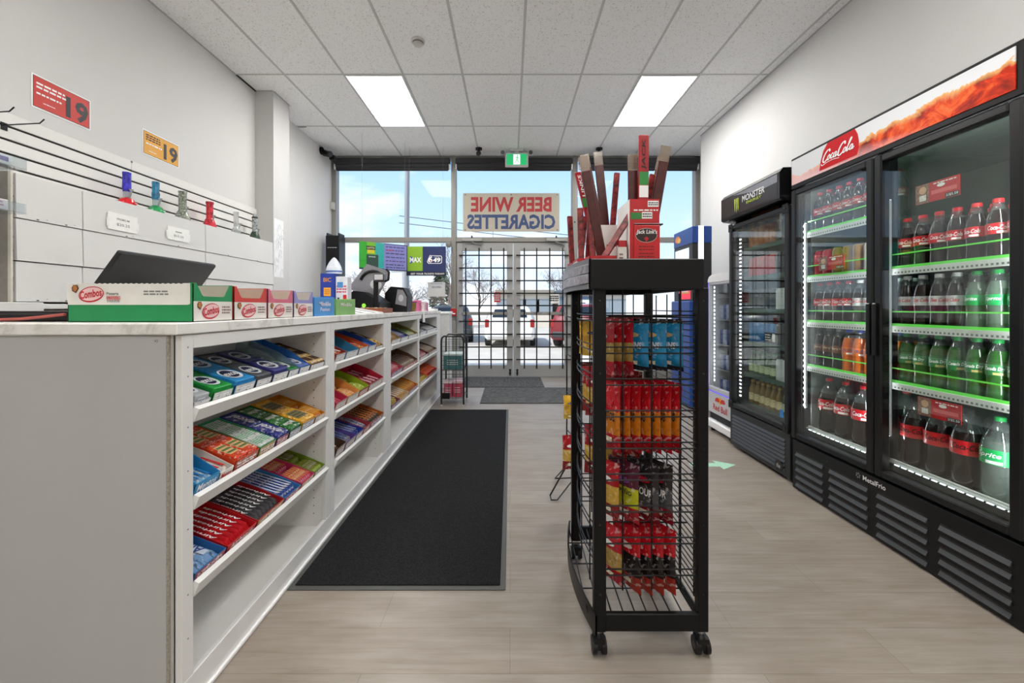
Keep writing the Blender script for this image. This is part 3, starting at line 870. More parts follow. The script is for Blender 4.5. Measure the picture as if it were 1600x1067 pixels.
carton(0, 1, 1.572, 1.665, 'royal blue gum', C('28307E'), ('gum_pack', 'royal blue gum pack', 'plain', 1, 2, .044, C('2F3A92', .3, noise=.4, nscale=70), 'excel', W_, None, 'gum'), hf=.038)
carton(0, 1, 1.666, 1.764, 'dark green gum', C('1C5A2C'), ('gum_pack', 'dark green gum pack', 'plain', 1, 3, .044, C('2B7A34', .3, noise=.45, nscale=70), 'excel', W_, None, 'gum'), hf=.038)
carton(0, 1, 1.765, 1.885, 'yellow gum', C('E0A21E'), ('gum_pack', 'yellow gum pack', 'plain', 1, 2, .046, C('F0B422', .35), None, C('4A4A3A'), C('8C8460'), 'gum'), hf=.042)
carton(0, 1, 1.886, 1.985, 'amber gum', C('C87E1C'), ('gum_pack', 'amber gum stick', 'bar', 5, 2, .036, C('E0901E', .35), None, W_, C('F6C862'), 'gum'), hf=.036)

carton(0, 2, 1.165, 1.30, 'blue taffy', C('2C6AA8'), ('taffy_bar', 'pale blue taffy bar', 'bar', 2, 1, .016, C('7FA8D4', FOIL['rough']), 'Airheads', C('24488C'), C('D8E4F2'), 'candy'), hf=.026, hb=.034)
carton(0, 2, 1.301, 1.456, 'red taffy', C('C01A22'), ('taffy_bar', 'red taffy bar', 'bar', 6, 1, .022, CE('C41C26', .28, noise=.18, nscale=60), 'Airheads', W_, None, 'candy'), hf=.026, hb=.04, front=('Airheads', W_))
carton(0, 2, 1.457, 1.634, 'brown taffy', C('B81C24'), ('taffy_bar', 'silver-black taffy bar', 'bar', 7, 1, .022, CE('4A4A4E', .22, noise=.35, nscale=50), 'Airheads', W_, None, 'candy'), hf=.026, hb=.04)
carton(0, 2, 1.635, 1.765, 'light blue candy', C('3F86C0'), ('candy_stick', 'blue and white candy stick', 'bar', 6, 1, .022, C('3C5AA8', .3), None, W_, C('D5DDF0'), 'candy'), hf=.024, hb=.036)
carton(0, 2, 1.766, 1.885, 'pink candy', C('D03A6E'), ('candy_roll', 'pink candy roll', 'bar', 7, 2, .024, C('D9487E', .35), None, W_, C('F3B03C'), 'candy'), hf=.026, hb=.038)
carton(0, 2, 1.886, 1.992, 'lime candy', C('7C9A2A'), ('candy_roll', 'lime candy roll', 'bar', 7, 2, .024, C('A4BE30', .35), None, W_, C('5A3A28'), 'candy'), hf=.026, hb=.04)

# ---- second bay
carton(1, 0, 2.10, 2.232, 'maroon candy', C('8E2A22'), ('candy_bag', 'orange-red candy bag', 'bar', 2, 2, .046, C('E07A50', .35, noise=.5, nscale=80), None, W_, C('F2E4D8'), 'candy'), hf=.052, hb=.075)
carton(1, 0, 2.233, 2.42, 'teal candy', C('3B8CB8'), ('candy_bag', 'deep red candy bag', 'bar', 2, 2, .02, C('5A1E22', .4), None, W_, None, 'candy'), hf=.05, hb=.08)
carton(1, 0, 2.421, 2.585, 'orange candy', C('CC5A2C'), ('candy_bag', 'gold and red candy bag', 'bar', 2, 2, .05, C('D8A04A', .35, noise=.4, nscale=80), None, W_, C('C8362A'), 'candy'), hf=.054, hb=.07)
carton(1, 0, 2.586, 2.74, 'cobalt candy', C('2F5CA8'), ('candy_bag', 'cobalt candy bag', 'bar', 2, 2, .04, C('3A68B8', .35), None, W_, None, 'candy'), hf=.05, hb=.07)
carton(1, 0, 2.741, 2.9, 'bronze candy', C('7A5A2A'), ('candy_bag', 'gold candy bag', 'bar', 2, 2, .05, C('C89A3A', .3), None, W_, None, 'candy'), hf=.03, hb=.05)
carton(1, 1, 2.10, 2.25, 'magenta candy', C('C02A50'), ('candy_bag', 'magenta candy bag', 'bar', 2, 2, .034, C('C83A5A', .35), None, W_, None, 'candy'), hf=.052, hb=.08)
carton(1, 1, 2.251, 2.43, 'peach candy', C('E09A50'), ('candy_bag', 'peach candy bag', 'bar', 2, 2, .045, C('E8A868', .35, noise=.4, nscale=60), None, W_, None, 'candy'), hf=.052, hb=.085)
carton(1, 1, 2.431, 2.59, 'lime candy', C('9CB428'), ('candy_bag', 'lime candy bag', 'bar', 2, 2, .05, C('B8C83A', .35), None, W_, None, 'candy'), hf=.052, hb=.085)
carton(1, 1, 2.591, 2.88, 'crimson candy', C('B8203A'), ('candy_bag', 'crimson candy bag', 'bar', 4, 2, .036, C('A81C2E', .35), None, W_, C('E8B0C0'), 'candy'), hf=.056, hb=.085, front=None)
carton(1, 2, 2.10, 2.225, 'dark brown chocolate', C('4A342A'), ('chocolate_bar', 'brown chocolate bar', 'bar', 3, 1, .024, C('6A4A32', .35), None, W_, C('E8DCC8'), 'chocolate'), hf=.06, hb=.07)
carton(1, 2, 2.226, 2.38, 'violet chocolate', C('6A4A98'), ('chocolate_bar', 'grey-violet chocolate bar', 'bar', 4, 1, .04, C('8E92A8', .3), None, W_, C('2A3C8C'), 'chocolate'), hf=.05, hb=.05)
carton(1, 2, 2.381, 2.50, 'royal blue chocolate', C('2A44A0'), ('chocolate_bar', 'royal blue chocolate bar', 'bar', 3, 1, .04, C('3A4E9C', .3), None, W_, C('8C98B8'), 'chocolate'), hf=.05, hb=.05)
carton(1, 2, 2.501, 2.63, 'mixed blue chocolate', C('A83A44'), ('chocolate_bar', 'steel blue chocolate bar', 'bar', 3, 1, .036, C('7C88A0', .3), None, W_, None, 'chocolate'), hf=.05, hb=.055)
carton(1, 2, 2.631, 2.90, 'orange chocolate', C('B8682A'), ('chocolate_bar', 'dark chocolate bar', 'bar', 6, 1, .034, C('3A2A22', .35), None, W_, C('D87A2A'), 'chocolate'), hf=.045, hb=.055)
# ---- third bay
carton(2, 0, 3.095, 3.36, 'tan chocolate', C('A8845A'), ('chocolate_bar', 'cream and brown chocolate bar', 'bar', 5, 1, .04, C('9A7248', .35), None, W_, C('E8D8B8'), 'chocolate'), hf=.045, hb=.075)
carton(2, 0, 3.361, 3.62, 'blue chocolate', C('3A4A8C'), ('chocolate_bar', 'blue and white chocolate bar', 'bar', 5, 1, .04, C('5A62A8', .35), None, W_, C('E0E0E8'), 'chocolate'), hf=.045, hb=.06)
carton(2, 0, 3.621, 3.975, 'olive chocolate', C('8A7A34'), ('chocolate_bar', 'white and green chocolate bar', 'bar', 6, 1, .04, C('C8C8A0', .35), None, W_, C('4A8A4A'), 'chocolate'), hf=.045, hb=.07)
carton(2, 1, 3.095, 3.42, 'rose chocolate', C('C04A5A'), ('chocolate_bar', 'rose chocolate bar', 'bar', 6, 1, .04, C('C85A6A', .35), None, W_, C('E8C8C8'), 'chocolate'), hf=.05, hb=.06)
carton(2, 1, 3.421, 3.96, 'silver chocolate', C('6A4A3A'), ('chocolate_bar', 'silver and brown chocolate bar', 'bar', 8, 1, .042, C('A89888', .3, noise=.3, nscale=80), None, W_, C('5A3424'), 'chocolate'), hf=.045, hb=.08)
carton(2, 2, 3.095, 3.33, 'plum chocolate', C('8A3A5A'), ('chocolate_bar', 'olive yellow chocolate bar', 'bar', 4, 1, .042, C('B8A030', .35), None, W_, C('E8D890'), 'chocolate'), hf=.045, hb=.055)
carton(2, 2, 3.331, 3.62, 'golden chocolate', C('D8C8A8'), ('chocolate_bar', 'gold and white chocolate bar', 'bar', 5, 1, .042, C('C89A4A', .35), None, W_, C('F0E8D8'), 'chocolate'), hf=.045, hb=.055)
carton(2, 2, 3.621, 3.975, 'orange chocolate', C('C87828'), ('chocolate_bar', 'amber chocolate bar', 'bar', 6, 1, .042, C('B8702A', .3), None, W_, C('E8A83A'), 'chocolate'), hf=.045, hb=.06)
# ---- farthest bay
carton(3, 0, 4.07, 4.4, 'grey candy', C('8A8E98'), ('candy_bag', 'white and grey candy bag', 'bar', 5, 1, .045, C('D0D0D4', .35), None, W_, C('6A6A74'), 'candy'), hf=.05, hb=.06)
carton(3, 0, 4.401, 5.0, 'black candy', C('3A3A40'), ('candy_bag', 'white and black candy bag', 'bar', 8, 1, .045, C('C8C8CC', .35), None, W_, C('2A2A2E'), 'candy'), hf=.05, hb=.06)
carton(3, 1, 4.07, 4.5, 'dark red candy', C('6A2A2E'), ('candy_bag', 'pink and white candy bag', 'bar', 6, 1, .04, C('D8B0B4', .35), None, W_, C('B83A48'), 'candy'), hf=.045, hb=.06)
carton(3, 1, 4.501, 5.0, 'brown candy', C('5A4034'), ('candy_bag', 'brown and cream candy bag', 'bar', 6, 1, .04, C('8A6A50', .35), None, W_, C('E0D0C0'), 'candy'), hf=.045, hb=.06)
carton(3, 2, 4.07, 4.45, 'mustard candy', C('B89A2A'), ('candy_bag', 'mustard candy bag', 'bar', 5, 1, .05, C('C8A83A', .35), None, W_, C('6A2A2A'), 'candy'), hf=.045, hb=.05)
carton(3, 2, 4.451, 5.0, 'scarlet candy', C('D0301E'), ('candy_bag', 'scarlet candy bag', 'bar', 7, 1, .05, C('D8381E', .3), None, W_, C('F0783A'), 'candy'), hf=.045, hb=.06)
# ================================================================== DRINKS COOLERS
CG = GLASS((252, 254, 253), .034, .9)
COLA = P('180B08', .12, noise=.1, spec=.6)
CLEARP = GLASS((225, 232, 230), .10, .85, rough=.05, milk=.06)
LEDM = EM('F6FAFF', 12.0)
LED_DIM = EM('F0F6FF', 1.6)
INT_D = P('2B302E', .35, noise=.06)
INT_BK = P('7E9486', .4, noise=.05)  # grey-green imitates the tinted reflection in the door glass
GREEN_EDGE = EM('5CC846', .2)  # acrylic edge; the light it carries is put in as a weak glow
PRICE_STRIP = P('D8DAD6', .4)

def liquid(c, milk=.5, base=.08):
    return GLASS(c, base, .85, rough=.04, milk=milk, milkc=c)

PROF591 = [(.020, .0), (.030, .004), (.0335, .016), (.0325, .042), (.0310, .068), (.0332, .092), (.0334, .098)]
PROF591B = [(.0334, .098), (.0334, .142), (.0328, .150), (.0295, .170), (.0225, .192), (.0225, .1921)]
NECK591 = [(.0225, .192), (.0165, .207), (.0135, .215), (.0162, .2165), (.0162, .219), (.0135, .2195), (.0135, .222)]
PROF2L = [(.034, .0), (.049, .005), (.0535, .022), (.0525, .06), (.0495, .095), (.0528, .125), (.0538, .135)]
PROF2LB = [(.0538, .135), (.0538, .196), (.0525, .205), (.047, .228)]
NECK2L = [(.047, .228), (.036, .258), (.022, .283), (.0142, .293), (.0172, .2945), (.0172, .2975), (.0142, .298), (.0142, .300)]

def bottle(kind, liq, cap, labm, word, wm, name, cat, big=False, band=None, capname='cap'):
    n = 18
    A, B, C_ = (PROF2L, PROF2LB, NECK2L) if big else (PROF591, PROF591B, NECK591)
    q = MB()
    q.lathe(A, liq, n, cap1=False); q.lathe(B, liq, n, cap0=False, cap1=True); q.lathe(C_, CLEARP, n, cap0=False)
    o = q.obj(name); o['category'] = cat
    r = (.0545 if big else .0340); z0, z1 = ((.137, .194) if big else (.100, .141))
    q = MB(); vs = [(r, z0), (r, z1)]
    q.lathe(vs, labm, 22, cap0=False, cap1=False)
    fa = math.radians(200)
    zc = (z0 + z1) / 2; hh = z1 - z0
    q.text_cyl(word, r + .0006, zc + hh * .08, fa, r * (1.75 if len(word) > 6 else 1.4), hh * .42, wm, .018, .3)
    q.text_cyl(word, r + .0006, zc + hh * .08, fa + PI, r * (1.75 if len(word) > 6 else 1.4), hh * .42, wm, .018, .3)
    if band:
        q.patch_cyl(r + .0005, fa - .1, fa + .75, z0 + hh * .06, z0 + hh * .26, band, 6)
    q.obj('paper_label', o)
    q = MB(); zt = .2985 if big else .2205; rc = .0165 if big else .0155
    q.lathe([(rc, zt), (rc, zt + .013), (rc - .002, zt + .016)], cap, 20)
    q.obj('cap', o)
    return o
RC = P('D01A22', .4, noise=.03); WC = P('E4E4E2', .4); GC = P('1E9A4A', .4, noise=.03); BC = P('1C3C9A', .4)
RL = P('C81820', .35, noise=.05); SL = P('BFC1C4', .3, noise=.05); GL_ = P('1FA055', .35, noise=.04)
BOT = {
    'cola': bottle('cola', COLA, RC, RL, 'Coca-Cola', WHITE_P, 'cola_bottle', 'bottle', band=WHITE_P),
    'diet': bottle('diet', COLA, WC, SL, 'Diet Coke', RED_P, 'diet_cola_bottle', 'bottle'),
    'lime': bottle('lime', liquid('9FB8A4', .30), GC, GL_, 'Sprite', WHITE_P, 'lemon_lime_bottle', 'bottle'),
    'ginger': bottle('ginger', liquid('3E7A3A', .55), GC, P('2C7A40', .35, noise=.1), 'Canada Dry', WHITE_P, 'ginger_ale_bottle', 'bottle', band=P('C8B070')),
    'root': bottle('root', COLA, P('8A8C8C', .4), P('6A3A28', .4, noise=.2), "Barq's", P('D8C8A8'), 'root_beer_bottle', 'bottle'),
    'orange': bottle('orange', liquid('E8701E', .75), BC, P('E06A1C', .4, noise=.15), 'CRUSH', P('1C2C6A'), 'orange_soda_bottle', 'bottle', band=WHITE_P),
    'cola2': bottle('cola2', COLA, RC, RL, 'Coca-Cola', WHITE_P, 'large_cola_bottle', 'bottle', big=True, band=WHITE_P),
    'zero2': bottle('zero2', COLA, INK, RL, 'Coca-Cola', INK, 'large_zero_sugar_cola_bottle', 'bottle', big=True),
    'lime2': bottle('lime2', liquid('B4C4BC', .22), GC, GL_, 'Sprite', WHITE_P, 'large_lemon_lime_bottle', 'bottle', big=True, band=WHITE_P),
}
WORDS = {'cola': 'red-label cola bottle', 'diet': 'silver-label diet cola bottle', 'lime': 'green-label clear soda bottle', 'ginger': 'green ginger ale bottle',
         'root': 'brown-label root beer bottle', 'orange': 'orange soda bottle', 'cola2': 'large red-label cola bottle', 'zero2': 'large red-and-black-label cola bottle', 'lime2': 'large green-label clear soda bottle'}
_used = set()
def put(kind, x, y, z, lab, group):
    o = BOT[kind]; rz = R.uniform(-.35, .45)
    if kind not in _used:
        _used.add(kind); o.location = (x, y, z); o.rotation_euler = (0, 0, rz); o['label'] = lab; o['group'] = group
    else:
        dup(o, lab, group, loc=(x, y, z), rz=rz)
def row(kinds, ys, z, xs, where, group):
    """kinds listed from the far end to the near end"""
    cnt = {}
    tot = {k: kinds.count(k) for k in kinds}
    for k, y in zip(kinds, ys):
        cnt[k] = cnt.get(k, 0) + 1
        for j, x in enumerate(xs):
            lab = WORDS[k]
            if tot[k] > 1: lab += ', %s from far end' % ORD[cnt[k] - 1]
            lab += ', %s%s' % (('front row, ', 'second row, ', 'third row, ')[j] if len(xs) > 1 else '', where)
            put(k, x, y, z, lab, group)

def cooler_shell(t, xf, xb, y0, y1, h, kz, m, ins, sides=.035):
    """open-fronted insulated cabinet in world coordinates"""
    q = MB()
    q.box(xf, xb, y0, y0 + sides, 0.03, h, m, .004); q.obj('side_wall', t)
    q = MB(); q.box(xf, xb, y1 - sides, y1, 0.03, h, m, .004); q.obj('side_wall', t)
    q = MB(); q.box(xb - .03, xb, y0 + sides, y1 - sides, 0.03, h, m); q.obj('rear_wall', t)
    return t
def fix(t):
    """children were built in world space: move them into the thing's own frame"""
    inv = Matrix.Translation(-t.location)
    done = set()
    for c in list(t.children):
        for g in [c] + list(c.children):
            if g.type == 'MESH' and g.data.name not in done:
                g.data.transform(inv); done.add(g.data.name)

# ------------------------------------------------------------------ the big two-door cooler
XF = 1.733; XB = 2.50; Y0, Y1 = 1.405, 2.572
DFR = P('101112', .3, noise=.06, spec=.35)
t = thing('drinks_cooler', 'tall black two-door glass drinks cooler with a cola splash sign on top', 'cooler', ((XF + XB) / 2, (Y0 + Y1) / 2, 0))
CK = t
cooler_shell(t, XF + .06, XB, Y0, Y1, 2.0, .33, BLACK_MET, INT_D)
q = MB(); q.box(XF + .06, XB, Y0, Y1, 1.985, 2.022, BLACK_MET, .004); q.obj('top_panel', t)
q = MB(); q.box(XF + .1, XB - .03, Y0 + .036, Y1 - .036, .33, .375, INT_D); q.obj('floor_deck', t)
q = MB(); q.box(XB - .06, XB - .031, Y0 + .036, Y1 - .036, .376, 1.83, INT_BK); q.obj('interior_back', t)
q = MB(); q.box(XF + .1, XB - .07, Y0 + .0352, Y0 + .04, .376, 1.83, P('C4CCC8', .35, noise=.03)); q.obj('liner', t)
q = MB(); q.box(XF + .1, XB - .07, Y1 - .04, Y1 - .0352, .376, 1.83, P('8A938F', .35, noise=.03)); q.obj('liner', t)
q = MB(); q.box(XF + .1, XB - .03, Y0 + .036, Y1 - .036, 1.832, 1.86, P('8C9C94', .4)); q.obj('interior_ceiling', t)  # same painted-in reflection tint as the back wall
# header sign
def splash():
    m, nt, b, o = new_mat('mat_cola_splash_print')
    tc = N(nt, 'ShaderNodeTexCoord'); sp = N(nt, 'ShaderNodeSeparateXYZ'); nt.links.new(tc.outputs['Generated'], sp.inputs[0])
    # u: 0 at the far end of the sign, 1 at the near end
    u = N(nt, 'ShaderNodeMath', operation='SUBTRACT'); u.inputs[0].default_value = 1.0; nt.links.new(sp.outputs['Y'], u.inputs[1])
    nz = N(nt, 'ShaderNodeTexNoise', i_Scale=9.0, i_Detail=5.0, i_Roughness=.6, i_Distortion=.8); nt.links.new(tc.outputs['Object'], nz.inputs['Vector'])
    # liquid surface height as a function of u
    a1 = N(nt, 'ShaderNodeMath', operation='MULTIPLY_ADD'); a1.inputs[1].default_value = .46; a1.inputs[2].default_value = .30; nt.links.new(u.outputs[0], a1.inputs[0])
    a2 = N(nt, 'ShaderNodeMath', operation='MULTIPLY_ADD'); a2.inputs[1].default_value = .75; nt.links.new(nz.outputs['Fac'], a2.inputs[0]); nt.links.new(a1.outputs[0], a2.inputs[2])
    a3 = N(nt, 'ShaderNodeMath', operation='SUBTRACT'); nt.links.new(a2.outputs[0], a3.inputs[0]); a3.inputs[1].default_value = .38
    dlt = N(nt, 'ShaderNodeMath', operation='SUBTRACT'); nt.links.new(a3.outputs[0], dlt.inputs[0]); nt.links.new(sp.outputs['Z'], dlt.inputs[1])
    msk = N(nt, 'ShaderNodeValToRGB'); msk.color_ramp.elements[0].position = .0; msk.color_ramp.elements[1].position = .03
    msk.color_ramp.elements[0].color = (0, 0, 0, 1); msk.color_ramp.elements[1].color = (1, 1, 1, 1); nt.links.new(dlt.outputs[0], msk.inputs['Fac'])
    # body colours
    n2 = N(nt, 'ShaderNodeTexNoise', i_Scale=7.0, i_Detail=6.0, i_Roughness=.65, i_Distortion=1.6); nt.links.new(tc.outputs['Object'], n2.inputs['Vector'])
    body = N(nt, 'ShaderNodeValToRGB'); e = body.color_ramp.elements
    e[0].position = .28; e[0].color = lin('4A160C'); e[1].position = .80; e[1].color = lin('F4B060')
    e.new(.40).color = lin('8A2010'); e.new(.50).color = lin('C8320E'); e.new(.60).color = lin('E8601C'); e.new(.68).color = lin('D07850')
    nt.links.new(n2.outputs['Fac'], body.inputs['Fac'])
    # amber rim just under the surface
    rim = N(nt, 'ShaderNodeValToRGB'); rim.color_ramp.elements[0].position = .02; rim.color_ramp.elements[1].position = .20
    rim.color_ramp.elements[0].color = (1, 1, 1, 1); rim.color_ramp.elements[1].color = (0, 0, 0, 1); nt.links.new(dlt.outputs[0], rim.inputs['Fac'])
    m1 = N(nt, 'ShaderNodeMix', data_type='RGBA'); nt.links.new(rim.outputs['Color'], m1.inputs[0]); nt.links.new(body.outputs['Color'], m1.inputs[6]); m1.inputs[7].default_value = lin('E2B070')
    # frosty haze towards the far lower corner
    h1 = N(nt, 'ShaderNodeMath', operation='MULTIPLY_ADD'); h1.inputs[1].default_value = 1.0; nt.links.new(sp.outputs['Z'], h1.inputs[0]); nt.links.new(u.outputs[0], h1.inputs[2])
    hz = N(nt, 'ShaderNodeValToRGB'); hz.color_ramp.elements[0].position = .22; hz.color_ramp.elements[1].position = .80
    hz.color_ramp.elements[0].color = (.9, .9, .9, 1); hz.color_ramp.elements[1].color = (0, 0, 0, 1); nt.links.new(h1.outputs[0], hz.inputs['Fac'])
    m2 = N(nt, 'ShaderNodeMix', data_type='RGBA'); nt.links.new(hz.outputs['Color'], m2.inputs[0]); nt.links.new(m1.outputs[2], m2.inputs[6]); m2.inputs[7].default_value = lin('EBC8CA')
    m3 = N(nt, 'ShaderNodeMix', data_type='RGBA'); nt.links.new(msk.outputs['Color'], m3.inputs[0]); m3.inputs[6].default_value = lin('D8DADE'); nt.links.new(m2.outputs[2], m3.inputs[7])
    nt.links.new(m3.outputs[2], b.inputs['Base Color']); b.inputs['Roughness'].default_value = .3; b.inputs['Specular IOR Level'].default_value = .12
    nt.links.new(m3.outputs[2], b.inputs['Emission Color']); b.inputs['Emission Strength'].default_value = .03
    return m
q = MB(); q.box(XF + .004, XF + .10, Y0, Y1, 1.832, 2.022, BLACK_MET, .004); hd = q.obj('header_box', t)
q = MB(); q.box(XF, XF + .004, Y0 + .022, Y1 - .012, 1.858, 2.006, splash()); q.obj('splash_sign', hd)
# the lettering faces -X: reading direction runs towards -Y
LX, LZ = -Y, Z
q = MB()
cy, cz = 2.195, 1.945
pts = [(-.135, -.073), (-.125, -.02), (-.105, .03), (-.075, .061), (.105, .061), (.122, .03), (.13, -.01), (.127, -.045), (.118, -.073)]
q.poly((XF, cy, cz), LX, LZ, pts, P('C2121A', .35, noise=.03, spec=.15), .001)
SCRIPT = WHITE_P
def script_cc(q, c, w, off):
    """hand-drawn running script: strokes in unit coordinates, width w"""
    c = Vector(c); q.k = 0
    def st(pts, th):
        P3 = []
        sm = []
        for i in range(len(pts) - 1):
            p0 = pts[max(i - 1, 0)]; p1 = pts[i]; p2 = pts[i + 1]; p3 = pts[min(i + 2, len(pts) - 1)]
            for k in range(6):
                s = k / 6
                sm.append(tuple(.5 * (2 * p1[a] + (p2[a] - p0[a]) * s + (2 * p0[a] - 5 * p1[a] + 4 * p2[a] - p3[a]) * s * s + (3 * p1[a] - p0[a] - 3 * p2[a] + p3[a]) * s ** 3) for a in (0, 1)))
        sm.append(pts[-1])
        for i in range(len(sm) - 1):
            a = Vector((sm[i][0], sm[i][1])); b_ = Vector((sm[i + 1][0], sm[i + 1][1])); d = b_ - a
            if d.length < 1e-6: continue
            d.normalize(); nrm = Vector((-d.y, d.x)); 
            ang = abs(d.y); ww = th * (.55 + .75 * ang)
            a2 = a - d * th * .25; b2 = b_ + d * th * .25
            q.poly(c, LX, LZ, [((a2 - nrm * ww) * w)[:], ((b2 - nrm * ww) * w)[:], ((b2 + nrm * ww) * w)[:], ((a2 + nrm * ww) * w)[:]], SCRIPT, off + q.k * 4e-6); q.k += 1
    T = .013
    def sh(p): return [(x + y * .45, y) for x, y in p]
    st(sh([(-.30, .10), (-.33, .15), (-.40, .13), (-.45, .03), (-.44, -.07), (-.38, -.11), (-.32, -.07)]), T * 1.3)           # C
    st(sh([(-.47, -.13), (-.42, -.17), (-.30, -.14), (-.1, -.13), (.1, -.16)]), T * .8)                                        # tail
    for x0 in (-.265, -.075):
        st(sh([(x0, .02), (x0 - .035, .0), (x0 - .04, -.06), (x0 - .01, -.09), (x0 + .025, -.06), (x0 + .02, .0), (x0, .02)]), T)   # o / a bowl
    st(sh([(-.145, .01), (-.175, .02), (-.20, -.03), (-.185, -.08), (-.15, -.085), (-.12, -.05)]), T)                          # c
    st(sh([(-.05, .02), (-.055, -.06), (-.035, -.09), (-.005, -.06)]), T)                                                      # a stem
    st(sh([(-.005, -.02), (.045, -.015)]), T * .9)                                                                               # hyphen
    st(sh([(.16, .10), (.13, .16), (.06, .13), (.02, .03), (.03, -.07), (.09, -.11), (.15, -.07)]), T * 1.3)                    # C
    st(sh([(.21, .02), (.175, .0), (.17, -.06), (.20, -.09), (.235, -.06), (.23, .0), (.21, .02)]), T)                          # o
    st(sh([(.265, -.03), (.31, .10), (.325, .16), (.30, .17), (.285, .08), (.28, -.06), (.30, -.09), (.33, -.05)]), T)          # l
    st(sh([(.40, .02), (.365, .0), (.36, -.06), (.39, -.09), (.425, -.06), (.42, .01), (.425, -.07), (.45, -.09), (.48, -.05)]), T)   # a
script_cc(q, (XF, cy - .0, cz - .012), .225, .0022)
q.obj('brand_badge', hd)
# lower grille
q = MB(); q.box(XF + .012, XF + .08, Y0 + .002, Y1 - .002, .004, .295, BLACK_MET, .003)
gr_ = q.obj('lower_grille', t)
LOUV = P('3A3B3D', .45, noise=.06)
SLOTS = [(1.446, 1.688), (1.738, 1.975), (2.028, 2.27), (2.318, 2.535)]
for (a, b) in SLOTS:
    q = MB()
    for z in (.2146, .169, .123, .077, .031):
        q.prism([(XF + .0115, z - .004), (XF + .0115, z + .021), (XF + .0112, z + .021)], 1, a, b, BLACK_GLOSS)
        q.prism([(XF + .002, z - .006), (XF + .0115, z - .006), (XF + .0115, z + .012)], 1, a, b, LOUV)
    q.obj('louvre_panel', gr_)
q = MB(); q.text('MetalFrio', (XF + .012, 1.995, .268), LX, LZ, .125, None, WHITE_P, .01, 0, .0008)
for k in range(6):
    a = k * PI / 3
    q.poly((XF + .012, 2.085, .268), LX, LZ, [(.004 * math.cos(a), .004 * math.sin(a)), (.014 * math.cos(a), .014 * math.sin(a)), (.014 * math.cos(a + .6), .014 * math.sin(a + .6))], P('9A9A9C'), .0008)
q.cyl((XF + .0115, 2.29, .262), (XF + .0122, 2.29, .262), .006, BLACK_GLOSS, 8)
q.obj('maker_plate', gr_)
q = MB(); q.box(XF + .06, XF + .1, Y0 + .035, Y1 - .035, .298, .325, BLACK_GLOSS); q.obj('kick_recess', t)
# doors
def gdoor(t, xf, y0, y1, z0, z1, m, fw, gname, hy, tilt=None):
    d = MB(); th = .045
    d.box(xf, xf + th, y0, y0 + fw, z0, z1, m, .006); d.box(xf, xf + th, y1 - fw, y1, z0, z1, m, .006)
    d.box(xf + .0005, xf + th, y0 + fw, y1 - fw, z0, z0 + fw * .9, m, .006); d.box(xf + .0005, xf + th, y0 + fw, y1 - fw, z1 - fw * .9, z1, m, .006)
    d = d.obj('glass_door', t)
    q = MB(); q.box(xf + .006, xf + .012, y0 + fw - .004, y1 - fw + .004, z0 + fw * .85, z1 - fw * .85, CG); q.obj('pane', d)
    q = MB(); q.box(xf + .030, xf + .034, y0 + fw - .004, y1 - fw + .004, z0 + fw * .85, z1 - fw * .85, CG); q.obj('pane', d)
    if hy is not None:
        q = MB(); q.box(xf - .016, xf + .002, hy - .010, hy + .010, .88, 1.13, m, .005); q.obj('door_handle', d)
    return d
gdoor(t, XF, 1.990, 2.568, .312, 1.826, DFR, .040, 'l', 2.004)
gdoor(t, XF, 1.409, 1.984, .312, 1.826, DFR, .040, 'r', 1.970)
# shelves, with bright label edge and green guard rail
def cshelf(t, x0, x1, y0, y1, z, green=True):
    q = MB(); q.box(x0, x1, y0, y1, z - .010, z - .0015, P('5A5E60', .4)); sh = q.obj('shelf', t)
    q = MB(); q.box(x0 - .014, x0 - .001, y0, y1, z - .026, z + .004, PRICE_STRIP)
    k = y0 + .02
    while k < y1 - .02:
        q.box(x0 - .0146, x0 - .014, k, k + .008, z - .02, z - .012, P('6A6E6C', .5)); k += .017
    q.obj('price_strip', sh)
    if green:
        q = MB(); q.box(x0 - .006, x0 - .002, y0, y1, z + .004, z + .016, GREEN_EDGE); q.box(x0 - .004, x0 - .001, y0, y1, z + .068, z + .074, GREEN_EDGE); 
        q.obj('guard_rail', sh)
for z in (1.287, 1.018, .752):
    cshelf(t, 1.815, 2.43, 2.012, 2.53, z); cshelf(t, 1.815, 2.43, 1.445, 1.972, z)
cshelf(t, 1.815, 2.43, 2.012, 2.53, 1.557)
# deck front rail with lamp line
q = MB(); q.box(1.81, 1.818, Y0 + .045, Y1 - .045, .376, .392, PRICE_STRIP); q.box(1.80, 1.803, Y0 + .045, Y1 - .045, .376, .385, PRICE_STRIP); q.obj('deck_rail', t)
q = MB()
for (a, b) in ((1.47, 1.94), (2.06, 2.50)):
    while a < b: q.box(1.785, 1.790, a, a + .022, .3765, .380, LED_DIM); a += .034
q.obj('deck_lamp', t)
for y in (2.528, 1.968):
    q = MB(); q.box(1.792, 1.806, y - .003, y + .011, .50, 1.62, P('A8ACAC', .3), .003)
    z = .51
    led = q
    while z < 1.61:
        led.box(1.788, 1.7925, y + .0, y + .008, z, z + .010, LEDM); z += .034
    q.obj('led_strip', t)
q = MB()
for (a, b) in ((1.46, 1.95), (2.05, 2.53)):
    y = a
    while y < b: q.box(1.80, 1.808, y, y + .014, 1.824, 1.829, LEDM); y += .030
q.obj('top_lamp', t)
q = MB(); q.box(XF + .06, 1.85, 1.981, 2.003, .376, 1.83, DFR, .004); q.obj('centre_post', t)
q = MB(); q.box(1.85, XB - .07, 1.985, 1.991, .376, 1.83, GLASS((200, 214, 206), .04, .7, milk=.10, milkc=(140, 170, 150))); q.obj('divider', t)
fix(t)
